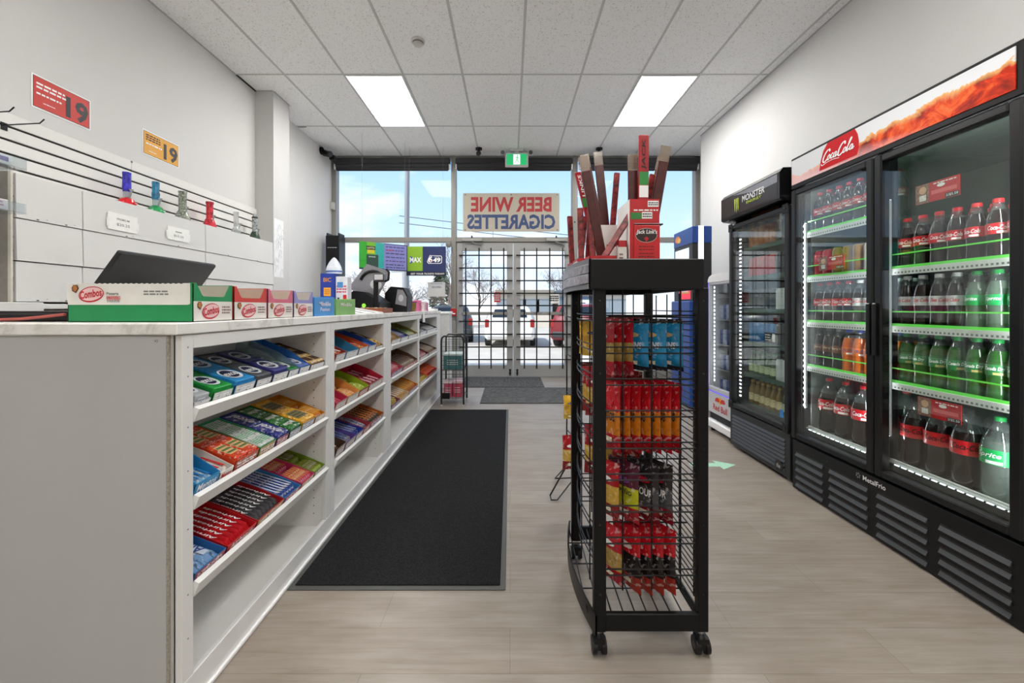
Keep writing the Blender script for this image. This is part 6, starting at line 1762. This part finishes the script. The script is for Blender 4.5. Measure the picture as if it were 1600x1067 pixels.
SR(q, .0, .41, .16, 1, P('86B02A', .4, noise=.04), .0006)
SR(q, -.0, .995, .0, .13, P('181C30', .4), .001)
q.poly((-w_ * .27, -.004, -h_ * .46), X, Z, [(-.085, .06), (-.03, .03), (-.03, -.03), (-.085, -.06), (-.07, 0)], P('2A5AA8', .4), .001)
q.text('MAX', (-w_ * .27, -.004, -h_ * .46), X, Z, .17, .075, WHITE_P, .03, 0, .0018)
q.poly((w_ * .21, -.004, -h_ * .44), X, Z, [(-.11, -.035), (-.07, .06), (.10, .055), (.115, .03), (.11, -.05), (.09, -.065), (-.09, -.065)], WHITE_P, .001)
q.poly((w_ * .21, -.004, -h_ * .44), X, Z, [(-.10, -.033), (-.063, .052), (.094, .047), (.106, .027), (.102, -.044), (.085, -.057), (-.084, -.057)], P('1E2C5E', .4), .0015)
q.text('6', (w_ * .21 - .060, -.004, -h_ * .44), X, Z, .062, .098, WHITE_P, .04, .1, .002); q.ellipse((w_ * .21 - .055, -.004, -h_ * .50), X, Z, .012, .012, RED_P, 12, .0026)
q.text('49', (w_ * .21 + .035, -.004, -h_ * .465), X, Z, .115, .07, WHITE_P, .04, .1, .002); q.text('LOTTO', (w_ * .21 + .035, -.004, -h_ * .36), X, Z, .075, .018, P('C8D0E0'), .02, .1, .002)
q.text('GET YOUR TICKETS TODAY!', (0.02, -.004, -h_ * .935), X, Z, .50, .026, P('E0E0DC'), .02, 0, .0018)
q.obj('sign_board', t)
q = MB()
for xx in (-.25, .25): q.cyl((xx, 0, 0), (xx, 0, 1.48), .0012, GREY_INK, 4)
q.obj('hanging_wire', t)
q = MB(); q.box(-1.31, -1.035, 6.625, 6.631, 1.28, 1.51, PAPER); q.text('SECURED', (-1.17, 6.625, 1.43), X, Z, .15, .028, P('5A6A9A'), .01, 0, .001); q.lines((-1.16, 6.625, 1.485), X, Z, .2, .02, 1, P('8A9AC0'), .001, 4)
tag(q.obj('window_notice'), 'white paper notice taped to the left window by the mullion', 'notice')
# banner in the transom window: lettering faces the street, so it reads mirrored from inside
def banner_mat(c, e=.0):
    m, nt, b, o = new_mat('mat_banner')
    b.inputs['Base Color'].default_value = lin(c); b.inputs['Roughness'].default_value = .5
    tr = N(nt, 'ShaderNodeBsdfTranslucent'); tr.inputs['Color'].default_value = lin(c)
    mx = N(nt, 'ShaderNodeMixShader'); mx.inputs['Fac'].default_value = .45
    nt.links.new(b.outputs[0], mx.inputs[1]); nt.links.new(tr.outputs[0], mx.inputs[2]); nt.links.new(mx.outputs[0], o.inputs['Surface'])
    return m
t = thing('window_banner', 'vinyl banner in the transom window, red and blue words mirrored from inside', 'banner', (.018, 6.60, 2.615))
q = MB(); q.box(-.765, .765, -.0015, .0015, -.305, .305, banner_mat('DAD2C2')); q.obj('vinyl', t)
q = MB(); BR = banner_mat('D8555A'); BB = banner_mat('5A6E9E')
q.text('BEER WINE', (0, -.002, .125), -X, Z, 1.28, .235, BR, .035, 0, -.001); q.text('CIGARETTES', (0, -.002, -.150), -X, Z, 1.40, .235, BB, .035, 0, -.001); q.obj('lettering', t)
q = MB()
for x in (-.73, 0, .73):
    for z in (-.28, .28):
        if x or z > 0: q.cyl((x, -.003, z), (x, .003, z), .014, STEEL, 12)
q.obj('grommet', t)
q = MB(); q.cyl((-.29, 0, -.305), (-.29, 0, -.40), .004, GREY_INK, 6); q.obj('hanging_cord', t)

# ================================================================== WIRE CART BY THE COUNTER END
t = thing('wire_cart', 'small black two-tier wire cart beside the far end of the counter', 'cart', (-.645, 4.83, 0)); 
CW = P('1A1C1E', .35, noise=.05)
for y in (-.17, .17):
    q = MB(); q.tube([(-.125, y, .02), (-.125, y, .73), (-.118, y, .765), (-.095, y, .785), (.095, y, .785), (.118, y, .765), (.125, y, .73), (.125, y, .02)], .0105, CW, 8); q.obj('frame_hoop', t)
q = MB()
for z in (.09, .40):
    for y in [-.165 + .055 * k for k in range(7)]: q.cyl((-.12, y, z), (.12, y, z), .003, CW, 5)
    for x in (-.125, -.06, 0, .06, .125): q.cyl((x, -.17, z - .003), (x, .17, z - .003), .003, CW, 5)
q.obj('wire_shelf', t)
q = MB()
for y in (-.17, .17):
    for z in [.15 + .052 * k for k in range(12)]: q.cyl((-.12, y, z), (.12, y, z), .0022, CW, 5)
    for x in (-.04, .04): q.cyl((x, y, .08), (x, y, .78), .0026, CW, 5)
q.obj('wire_side', t)
q = MB(); q.box(-.115, -.03, -.182, -.172, .085, .15, BLACK_PL, .002); q.obj('tag_plate', t)
for x in (-.125, .125):
    for y in (-.17, .17):
        q = MB(); q.cyl((x, y, 0), (x, y, .022), .013, P('B8B8B8', .3), 10); q.obj('foot', t)
def crate(x0, x1, y0, y1, z0, z1, m, lab, nm, ml):
    t = thing(nm, lab, 'box', ((x0 + x1) / 2, (y0 + y1) / 2, z0), group='boxes in the wire cart')
    hx, hy, h = (x1 - x0) / 2, (y1 - y0) / 2, z1 - z0
    q = MB(); q.box(-hx, hx, -hy, hy, 0, h * .86, m, .004); q.lines((0, -hy, h * .45), X, Z, hx * 1.2, h * .4, 3, ml, .001, 3); q.obj('body', t)
    q = MB(); q.box(-hx * 1.02, hx * 1.02, -hy * 1.01, hy * 1.01, h * .86, h, ml, .003); q.obj('lid', t)
crate(-.755, -.545, 4.70, 4.96, .4045, .585, P('3A6E70', .45, noise=.06), 'teal box on the upper tier of the wire cart', 'teal_box', P('B8C4C4', .45))
crate(-.75, -.655, 4.70, 4.94, .0945, .27, P('B84A66', .45, noise=.08), 'rose carton on the lower tier of the wire cart, left of two', 'rose_carton', P('DCC8CC', .45))
crate(-.645, -.545, 4.70, 4.94, .0945, .275, P('B84058', .45, noise=.08), 'rose carton on the lower tier of the wire cart, right of two', 'rose_carton', P('D8B8C0', .45))

# ================================================================== LEFT WALL: SIGNS, SLATWALL, WHITE COVERS, GLASS PIECES
def wall_sign(y0, y1, z0, z1, m, lab, n, tm):
    t = thing('age_sign', lab, 'sign', (XL + .001, (y0 + y1) / 2, (z0 + z1) / 2))
    w_, h_ = y1 - y0, z1 - z0
    q = MB(); q.box(0, .003, -w_ / 2 - .008, w_ / 2 + .008, -h_ / 2 - .008, h_ / 2 + .008, WHITE_P); q.box(.003, .0036, -w_ / 2, w_ / 2, -h_ / 2, h_ / 2, INK)
    q.rect((.0038, 0, 0), Y, Z, w_ - .006, h_ - .006, m, .0); q.obj('board', t)
    q = MB(); q.text('19', (.004, w_ * .26, -h_ * .06), Y, Z, w_ * .42, h_ * .74, P('26262A', .5), .035, 0, .001)
    if n == 0:
        q.text("IT'S A NOT-ON LIGHTER", (.004, -w_ * .22, h_ * .25), Y, Z, w_ * .48, h_ * .085, WHITE_P, .02, 0, .001) if False else q.lines((.004, -w_ * .2, h_ * .22), Y, Z, w_ * .5, h_ * .24, 2, WHITE_P, .001, 6)
        q.lines((.004, -w_ * .24, -h_ * .04), Y, Z, w_ * .42, h_ * .11, 1, WHITE_P, .001, 9)
        q.lines((.004, -w_ * .24, -h_ * .30), Y, Z, w_ * .2, h_ * .05, 1, WHITE_P, .001, 2)
    else:
        q.lines((.004, -w_ * .24, h_ * .26), Y, Z, w_ * .4, h_ * .3, 3, INK, .001, 6); q.lines((.004, -w_ * .22, -h_ * .02), Y, Z, w_ * .44, h_ * .12, 1, WHITE_P, .001, 9); q.lines((.004, -w_ * .26, -h_ * .33), Y, Z, w_ * .2, h_ * .06, 1, WHITE_P, .001, 2)
    q.obj('print', t)
wall_sign(2.455, 2.785, 2.302, 2.486, P('C8342C', .5, noise=.04), 'red age-limit sign with a big 19 on the left wall', 0, WHITE_P)
wall_sign(3.195, 3.53, 2.298, 2.474, P('E0A02C', .5, noise=.04), 'amber age-limit sign with a big 19 on the left wall', 1, INK)

SLW = P('E4E3E0', .5, noise=.012, nscale=4); GRV = P('2A2723', .8)
for (y0, y1, lab) in ((1.2, 3.075, 'nearer'), (3.079, 4.597, 'farther')):
    t = thing('slatwall', 'white slatwall panel with dark grooves on the left wall, the %s of two' % lab, 'wall panel', (XL, (y0 + y1) / 2, 0), group='slatwall panels on the left wall')
    hy = (y1 - y0) / 2
    q = MB(); zs = [2.19 - .0765 * k for k in range(0, 12)]
    q.box(.001, .012, -hy, hy, 1.2, 2.195, GRV)
    top = 2.195
    for k in range(12):
        gz = 2.118 - .0765 * k
        q.box(.004, .020, -hy, hy, gz + .008, top, SLW, .0015); top = gz - .005
    q.obj('slats', t)
q = MB(); q.cyl((XL + .0201, 3.077, 2.185), (XL + .023, 3.077, 2.185), .008, GREY_INK, 8); tag(q.obj('wall_screw'), 'grey screw head at the top of the slatwall joint', 'screw')

# white cover boxes
COVER = P('DAD9D7', .5, noise=.012, nscale=5)
ROWS = [(1.588, 1.822), (1.360, 1.582), (1.141, 1.354)]
COLS = [(2.205, 2.545), (2.552, 3.572), (3.580, 4.595)]
for ri, (z0, z1) in enumerate(ROWS):
    for ci, (y0, y1) in enumerate(COLS):
        t = thing('shelf_cover', 'white flap cover on the wall storage, %s row, %s along' % (('top', 'middle', 'lowest')[ri], ('first and narrowest', 'second', 'third')[ci]), 'cover', (-2.62, (y0 + y1) / 2, z0), group='white flap covers along the left wall')
        hy = (y1 - y0) / 2; h = z1 - z0
        q = MB(); q.prism([(.003 + .004 * (ri % 2), 0), (.0, h), (-.012, h), (-.012, 0)], 1, -hy, hy, COVER); q.obj('flap', t)
        q = MB(); q.box(-.165, -.013, -hy, hy, h - .012, h, COVER); q.obj('shelf_top', t)
        q = MB()
        for k in (-.45, .42):
            q.box(.0035, .0045, hy * k, hy * k + .012, .004, .009, INK); q.box(.0035, .0045, hy * k + .05, hy * k + .056, .012, .015, GREY_INK)
        q.obj('scuff', t)
t = thing('storage_unit', 'grey storage unit below and behind the white flap covers', 'cabinet', (-2.715, 3.4, 0))
q = MB(); q.box(-.075, .085, -1.195, 1.195, 0, 1.10, P('8E8884', .6, noise=.05)); q.obj('lower_body', t)
q = MB(); q.box(-.075, .125, -1.21, 1.195, 1.10, 1.128, WHITE_MEL, .003); q.obj('ledge', t)
q = MB(); q.box(-.075, .085, -1.222, -1.211, 0.0, 1.825, P('8C857E', .6, noise=.08)); ep = q.obj('end_panel', t)  # grey-brown holds the shade of the recess beside the covers
q = MB(); q.box(.085, .10, -1.222, -1.211, 0.0, 1.825, P('D0CABF', .6)); q.obj('edge_strip', ep)
# paper price notes on the covers
def note(y0, y1, z0, z1, w1, w2, lab):
    q = MB(); x = -2.6115
    q.box(x, x + .001, y0, y1, z0, z1, PAPER); c = (y0 + y1) / 2; cz = (z0 + z1) / 2; w_ = y1 - y0; h_ = z1 - z0
    q.text(w1, (x + .001, c, cz + h_ * .16), Y, Z, w_ * .42, h_ * .12, GREY_INK, .01, 0, .0008) if w1 else q.lines((x + .001, c, cz + h_ * .16), Y, Z, w_ * .3, h_ * .14, 1, GREY_INK, .0008, 3); q.text(w2, (x + .001, c, cz - h_ * .16), Y, Z, w_ * .44, h_ * .18, GREY_INK, .01, 0, .0008)
    for yy in (y0, y1): q.rect((x + .001, yy, cz - h_ * .1), Y, Z, .02, h_ * .5, P('EDEDEC', .3), .0012)
    tag(q.obj('price_note'), lab, 'note')
note(2.70, 2.915, 1.622, 1.735, 'PREMIUM', '$20.25', 'white paper price note taped on the top row cover, left of two')
note(3.17, 3.385, 1.632, 1.735, '', '$15.25', 'white paper price note taped on the top row cover, right of two')
# poster on the pilaster flank
q = MB(); x = -2.6165
q.box(x, x + .0015, 4.61, 4.80, 1.45, 2.10, P('EDEDEE', .5))
for k in range(16):
    y = R.uniform(4.63, 4.78); z = R.uniform(1.48, 2.0)
    q.tube([(x + .002, y + .03 * math.cos(a_), z + .05 * math.sin(a_ * 1.3)) for a_ in (0, .8, 1.6, 2.4, 3.2, 4.0)], .0012, P('A8A8B4', .6), 4)
tag(q.obj('wall_picture'), 'white poster of pale grey line drawing on the pilaster flank', 'poster')

# glass pieces standing on the covers
def clearglass(c, milk=.35): return GLASS(c, .08, .85, rough=.03, milk=milk, milkc=c)
def pipe(nm, y, prof, mats, lab, mouth=None, stem=True, x=-2.70, extra=None):
    t = thing('glass_water_pipe', lab, 'water pipe', (x, y, 1.8235), group='glass water pipes on the white covers')
    n = len(mats)
    for i, (seg, m, pn) in enumerate(zip(prof, mats, ('foot', 'chamber', 'neck', 'mouth')[:n])):
        q = MB(); q.lathe(seg, m, 16, cap0=(i == 0), cap1=(i == n - 1)); q.obj(pn, t)
    if stem:
        q = MB(); q.tube([(.02, -.005, .05), (.045, -.02, .075), (.058, -.028, .092)], .006, clearglass((220, 225, 225), .3), 8); q.lathe([(.006, 0), (.013, .018)], clearglass((200, 205, 205), .4), 10, c=(.058, -.028, .09), cap1=False); q.obj('bowl_stem', t)
    if extra: extra(t)
def mott(c, c2=None, n=.6): return P(c, .18, noise=n, nscale=55)
VIO = P('3A34B8', .2, noise=.55, nscale=40); REDG = P('D8202A', .2, noise=.1)
def spikes(c):
    def f(t):
        q = MB()
        for k in range(5):
            a_ = k * 1.25
            q.cyl((.035 * math.cos(a_), .04 * math.sin(a_), .022), (.06 * math.cos(a_), .07 * math.sin(a_), .03 if k % 2 else .012), .012, P(c, .2, noise=.3, nscale=40), 8, r1=.003)
        q.obj('fins', t)
    return f
pipe('a', 2.93, [[(.045, 0), (.05, .015), (.04, .045), (.018, .058)], [(.018, .058), (.02, .10)], [(.022, .10), (.025, .13), (.023, .20), (.025, .235)]], [REDG, clearglass((215, 220, 230)), VIO], 'glass water pipe with violet tube and red foot, first from the left', extra=spikes('D8202A'))
pipe('b', 3.17, [[(.045, 0), (.052, .015), (.04, .045), (.018, .06)], [(.018, .06), (.02, .105)], [(.022, .105), (.026, .15), (.022, .165), (.024, .24)]], [P('2A9A5A', .2, noise=.3), clearglass((215, 230, 230)), P('1E7AA0', .2, noise=.55, nscale=30)], 'glass water pipe with blue and green tube and green foot, second from the left', extra=spikes('3AA86A'))
CAM = P('8E9488', .22, noise=.75, nscale=80)
pipe('c', 3.43, [[(.058, 0), (.056, .012), (.04, .06), (.028, .085)], [(.028, .085), (.028, .225), (.032, .24)]], [CAM, CAM], 'camouflage-mottled beaker water pipe, third from the left')
RAS = P('C0283A', .2, noise=.7, nscale=34)
pipe('d', 3.74, [[(.055, 0), (.053, .012), (.038, .065), (.027, .085)], [(.027, .085), (.027, .215)], [(.031, .215), (.031, .232)]], [P('C8323E', .2, noise=.4, nscale=40), RAS, P('B8202C', .2)], 'red and green striped beaker water pipe, fourth from the left')
CLR = clearglass((226, 230, 230), .30)
pipe('e', 4.10, [[(.05, 0), (.048, .012), (.03, .06), (.022, .075)], [(.022, .075), (.022, .225)]], [CLR, CLR], 'clear glass beaker water pipe, fifth from the left')
pipe('f', 4.40, [[(.055, 0), (.053, .012), (.036, .07), (.025, .085)], [(.025, .085), (.025, .225)], [(.029, .225), (.029, .24)], [(.02, .24), (.02, .27)]], [P('3A4A3A', .2, noise=.5, nscale=40), P('9AA0A0', .15, noise=.75, nscale=60), INK, CLR], 'clear and black-marked beaker water pipe with dark foot, last on the right')

# clear wall shelves at the far left with small pieces, and slatwall hooks
ACR = GLASS((238, 242, 244), .08, .85, milk=.12)
for (z, lab) in ((1.80, 'upper'), (1.578, 'lower')):
    t = thing('acrylic_shelf', 'clear acrylic slatwall shelf at the far left, the %s of two' % lab, 'shelf', (-2.60, 1.85, z), group='acrylic shelves at the far left')
    q = MB(); q.box(-.195, .16, -.25, .25, 0, .005, ACR); q.obj('base_sheet', t)
    q = MB(); q.box(.155, .16, -.25, .25, .005, .05, ACR); q.obj('front_lip', t)
    q = MB(); q.box(-.199, -.194, -.25, .25, -.02, .07, ACR); q.obj('back_plate', t)
t = thing('small_box', 'small white box with purple band on the upper acrylic shelf', 'box', (-2.50, 1.98, 1.806))
q = MB(); q.box(-.04, .04, -.08, .08, 0, .05, WHITE_P, .002); q.rect((.04, 0, .028), Y, Z, .12, .022, P('6A4AA8', .5), .001); q.obj('carton', t)
t = thing('small_box', 'small white and pink box with green leaf on the lower acrylic shelf', 'box', (-2.50, 1.92, 1.584))
q = MB(); q.box(-.04, .04, -.12, .12, 0, .052, P('E8DCE0', .5), .002); q.ellipse((.04, -.07, .03), Y, Z, .03, .018, P('4A9A4A', .5), 12, .001); q.lines((.04, .05, .03), Y, Z, .1, .03, 2, P('A86A8A'), .001, 3); q.obj('carton', t)
for i, (y, lab) in enumerate(((1.86, 'nearer'), (2.03, 'farther'))):
    t = thing('glass_hand_pipe', 'small clear and green glass pipe on the upper acrylic shelf, the %s of two' % lab, 'glass pipe', (-2.60, y + .02, 1.8065), group='small glass pipes on the upper acrylic shelf')
    q = MB(); q.lathe([(.024, 0), (.026, .02), (.014, .04), (.012, .085), (.015, .10)], clearglass((220, 232, 224), .35), 14); q.obj('tube', t)
    q = MB(); q.lathe([(.0125, .062), (.02, .07), (.0185, .082), (.0125, .088)], P('3A9A4A', .25, noise=.3), 14); q.obj('green_collar', t)
for i, (y, z) in enumerate(((2.16, 2.119), (2.30, 2.119))):
    q = MB(); q.tube([(XL + .02, y, z), (XL + .06, y, z), (XL + .22, y, z + .008), (XL + .245, y, z + .03)], .0035, WIRE, 6); q.box(XL + .0205, XL + .024, y - .015, y + .015, z - .03, z + .012, WIRE)
    tag(q.obj('slatwall_hook'), 'thin black slatwall hook below the red sign, the %s of two' % ('nearer', 'farther')[i], 'hook', 'slatwall hooks below the red sign')
# ================================================================== OUTSIDE
ASPH = P('B4AEA4', .9, noise=.10, nscale=1.3, bump=.1, bscale=60)
q = MB(); q.box(-40, 40, 6.77, 60, -.42, -.30, ASPH); struct(q.obj('ground'), 'pale sunlit asphalt car park outside the shop', 'ground')
q = MB(); q.box(-12, 12, 6.77, 8.4, -.31, -.02, P('C2BFBA', .9, noise=.06, nscale=4)); struct(q.obj('pavement'), 'concrete walkway outside the shop front', 'pavement')
def loft(q, secs, m, cap=True):
    n = len(secs[0]); b = [p for s in secs for p in s]
    fs = []
    for i in range(len(secs) - 1):
        for j in range(n):
            fs.append((i * n + j, i * n + (j + 1) % n, (i + 1) * n + (j + 1) % n, (i + 1) * n + j))
    q.add(b, fs, m, True)
    if cap: q.add(secs[0], [tuple(range(n - 1, -1, -1))], m); q.add(secs[-1], [tuple(range(n))], m)
GLS = P('1E2428', .08, noise=.1); TYRE = P('1A1A1B', .8, noise=.1)
def sec(y, w, z0, zb, wt, zt):
    r = .08
    return [(-w + r, y, z0), (w - r, y, z0), (w, y, z0 + r), (w, y, zb - .05), (w - .02, y, zb), (wt, y, zt - .06), (wt - .10, y, zt), (-wt + .10, y, zt), (-wt, y, zt - .06), (-w + .02, y, zb), (-w, y, zb - .05), (-w, y, z0 + r)]
def car(x, y, rz, paint, lab, tall=1.45):
    t = thing('car', lab, 'car', (x, y, -.30), rz, 'cars parked outside')
    k = tall / 1.45
    q = MB(); loft(q, [sec(0, .80, .42, .86, .70, .95), sec(.06, .88, .28, .90, .78, 1.02 * k), sec(.35, .90, .22, .95, .70, 1.40 * k), sec(1.0, .91, .20, .95, .68, 1.45 * k), sec(2.0, .91, .20, .95, .66, 1.43 * k), sec(2.9, .91, .20, .97, .74, 1.03), sec(3.9, .88, .22, .88, .74, .92), sec(4.25, .78, .32, .75, .66, .80)], paint); q.obj('body', t)
    q = MB(); q.add([(-.62, .06, 1.06 * k), (.62, .06, 1.06 * k), (.54, .262, 1.34 * k), (-.54, .262, 1.34 * k)], [(0, 1, 2, 3)], GLS); q.obj('rear_window', t)
    for s in (-1, 1):
        q = MB(); q.add([(s * .885, .5, 1.0), (s * .885, 2.5, 1.02), (s * .735, 2.0, 1.32 * k), (s * .735, .6, 1.32 * k)], [(0, 1, 2, 3)], GLS); q.obj('side_window', t)
        q = MB(); q.box(s * .72, s * .87, -.015, .12, .70, .98, P('96201A', .3, noise=.1), .02); q.obj('tail_light', t)
        for yy in (.75, 3.3):
            q = MB(); q.cyl((s * .72, yy, .33), (s * .92, yy, .33), .33, TYRE, 22); q.cyl((s * .90, yy, .33), (s * .925, yy, .33), .20, STEEL, 14); q.obj('wheel', t)
    q = MB(); q.box(-.80, .80, -.05, .06, .36, .56, P('3A3C3E', .5) if tall > 1.5 else paint, .03); q.obj('bumper', t)
    q = MB(); q.box(-.16, .16, -.025, -.0, .66, .78, P('D8DCE0', .4)); q.obj('number_plate', t)
car(-.02, 14.6, -.05, P('E6E6E4', .25, noise=.02, coat=.5), 'white hatchback parked outside, rear toward the doors')
car(2.20, 14.2, -.42, P('7A1A22', .25, noise=.04, coat=.5), 'dark red car parked outside, right of the white one', 1.55)
car(-2.35, 16.2, .1, P('34383E', .25, noise=.04, coat=.5), 'dark grey car parked outside, left of the white one', 1.5)
car(-6.5, 17, .0, P('9CA2A8', .25, noise=.04, coat=.5), 'silver car parked outside behind the left window', 1.5)
# buildings
def building(x0, x1, y0, y1, h, m, lab, roofm, band):
    t = thing('building', lab, 'building', ((x0 + x1) / 2, (y0 + y1) / 2, -.3))
    hx, hy = (x1 - x0) / 2, (y1 - y0) / 2
    q = MB(); q.box(-hx, hx, -hy, hy, 0, h, m); q.obj('wall', t)
    q = MB(); q.box(-hx - .2, hx + .2, -hy - .25, hy + .2, h, h + .35, roofm, .02); q.obj('roof', t)
    if band:
        q = MB(); q.box(-hx + .05, -hx + band, -hy - .06, -hy, h - 1.3, h - .1, P('5E7486', .6)); q.obj('fascia', t)
        q = MB(); q.box(-hx + .35, -hx + band - .4, -hy - .12, -hy - .06, h - 1.05, h - .35, P('E6E4DE', .5)); q.lines((-hx + band / 2, -hy - .12, h - .7), X, Z, band * .5, .4, 2, INK, .01, 3); q.obj('sign', t)
    for k in range(4):
        q = MB(); xx = -hx + (k + .5) * 2 * hx / 4; q.box(xx - .6, xx + .6, -hy - .03, -hy + .01, .9, 2.0, P('8A949C', .25, noise=.1)); q.obj('window', t)
    return t
building(-.9, 3.05, 31, 38, 2.35, P('D0C8BA', .9, noise=.05), 'low beige building across the car park, seen through the doors', P('8A8478', .8), 0)
building(3.6, 8.5, 30.5, 38, 2.3, P('C8C2B8', .9, noise=.05), 'low building with blue-grey fascia and white sign, right of the beige one', P('5A646C', .8), 2.6)
building(-22, -11.5, 30, 36, 2.1, P('D8D4CC', .9, noise=.05), 'pale low building with grey roof behind the left window', P('9A9C9E', .8), 0)
# bare trees
BARK = P('6E6058', .9, noise=.2, nscale=8)
def tree(x, y, h, seed, lab, r0=.13, depth=5):
    rr = random.Random(seed)
    q = MB()
    def br(p, d, L, r, k):
        n = 4 if k > 2 else 3
        pts = [p]
        for i in range(n):
            d = (d + Vector((rr.uniform(-.18, .18), rr.uniform(-.18, .18), rr.uniform(-.04, .14)))).normalized()
            pts.append(pts[-1] + d * (L / n))
        rad = [r * (1 - .45 * i / n) for i in range(n + 1)]
        q.tube(pts, rad, BARK, 6 if k > 3 else 3)
        if k <= 0: return
        m = 4 if k > 1 else 3
        for i in range(m):
            f = rr.uniform(.35, 1.0) if i else 1.0
            idx = min(n, max(1, int(round(f * n))))
            a = rr.uniform(0, 2 * PI); sp = rr.uniform(.45, .95)
            o = d.orthogonal().normalized(); w = d.cross(o)
            nd = (d + (o * math.cos(a) + w * math.sin(a)) * sp).normalized()
            br(pts[idx], nd, L * rr.uniform(.58, .80), max(.008, r * .52), k - 1)
    br(Vector((0, 0, 0)), Vector((0, 0, 1)), h * .34, r0, depth)
    o = q.obj('bare_tree'); o.location = (x, y, -.3); tag(o, lab, 'tree', 'bare trees beyond the car park'); return o
tree(-3.6, 27, 6.2, 3, 'bare tree beyond the car park, largest behind the left door')
tree(-3.0, 41, 7.0, 8, 'bare tree beyond the car park, just left of the beige building', .11)
tree(-5.2, 20.5, 3.4, 5, 'bare tree beyond the car park, behind the left window notice', .10)
tree(-9.6, 27, 4.4, 12, 'bare tree beyond the car park, behind the lottery terminal', .10)
tree(5.4, 44, 6.0, 17, 'bare tree rising behind the roofs, right of the door axis', .12)
tree(-.4, 49, 6.2, 21, 'bare tree rising behind the beige building', .12, 4)
# evergreens
def conifer(x, y, h, r, seed, lab):
    rr = random.Random(seed); q = MB(); G = P('6E7A66', .95, noise=.4, nscale=6)
    for k in range(900):
        f = rr.random() ** .8; z = .3 + f * (h - .3); R_ = r * (1 - f) ** .8 * rr.uniform(.5, 1.0)
        a = rr.uniform(0, 2 * PI); p = Vector((R_ * math.cos(a), R_ * math.sin(a), z)); d = Vector((math.cos(a), math.sin(a), rr.uniform(-.5, .2))) * rr.uniform(.15, .35)
        s = Vector((-math.sin(a), math.cos(a), rr.uniform(-.3, .3))) * .1
        q.add([tuple(p - s), tuple(p + d), tuple(p + s), tuple(p + Vector((0, 0, .12)))], [(0, 1, 2), (0, 2, 3), (0, 3, 1)], G)
    t = thing('evergreen_tree', lab, 'tree', (x, y, -.3))
    q.obj('foliage', t); q = MB(); q.cyl((0, 0, 0), (0, 0, h * .8), .12, BARK, 8, r1=.04); q.obj('trunk', t)
conifer(-4.95, 30, 4.6, 1.15, 2, 'dark evergreen tree behind the left mullion')
# street light
t = thing('street_light', 'tall grey curved street light outside the left window', 'street light', (-3.55, 14.2, -.3))
q = MB(); q.tube([(0, 0, 0), (.02, 0, 4.0), (.05, 0, 6.2), (.12, 0, 6.55), (.35, 0, 7.3)], [.10, .085, .075, .06, .04], P('8C8E90', .5, noise=.05), 12); q.obj('pole', t)
q = MB(); q.box(.3, .75, -.1, .1, 7.25, 7.38, P('8C8E90', .5), .03); q.obj('lamp_head', t)
t = thing('sign_post', 'white square post in the car park below the street light', 'post', (-3.66, 13.6, -.3))
q = MB(); q.box(-.16, .16, -.12, .12, 0, 2.6, P('E2E2E0', .6)); q.obj('post', t)
q = MB(); q.box(-.2, .2, -.16, .16, 2.6, 2.66, P('D0D0CE', .6), .01); q.obj('cap', t)
for i, (z0, z1) in enumerate(((6.8, 6.3), (6.3, 5.6))):
    q = MB(); q.tube([(-8, 30, z0 + .9), (0, 30, z0 - .05), (3, 30, z0 - .35), (9, 30, z1 - .5)], .03, P('4A4C50', .6), 4)
    tag(q.obj('outside_cable'), 'thin overhead cable above the roofs, the %s of two' % ('upper', 'lower')[i], 'cable', 'overhead cables outside')
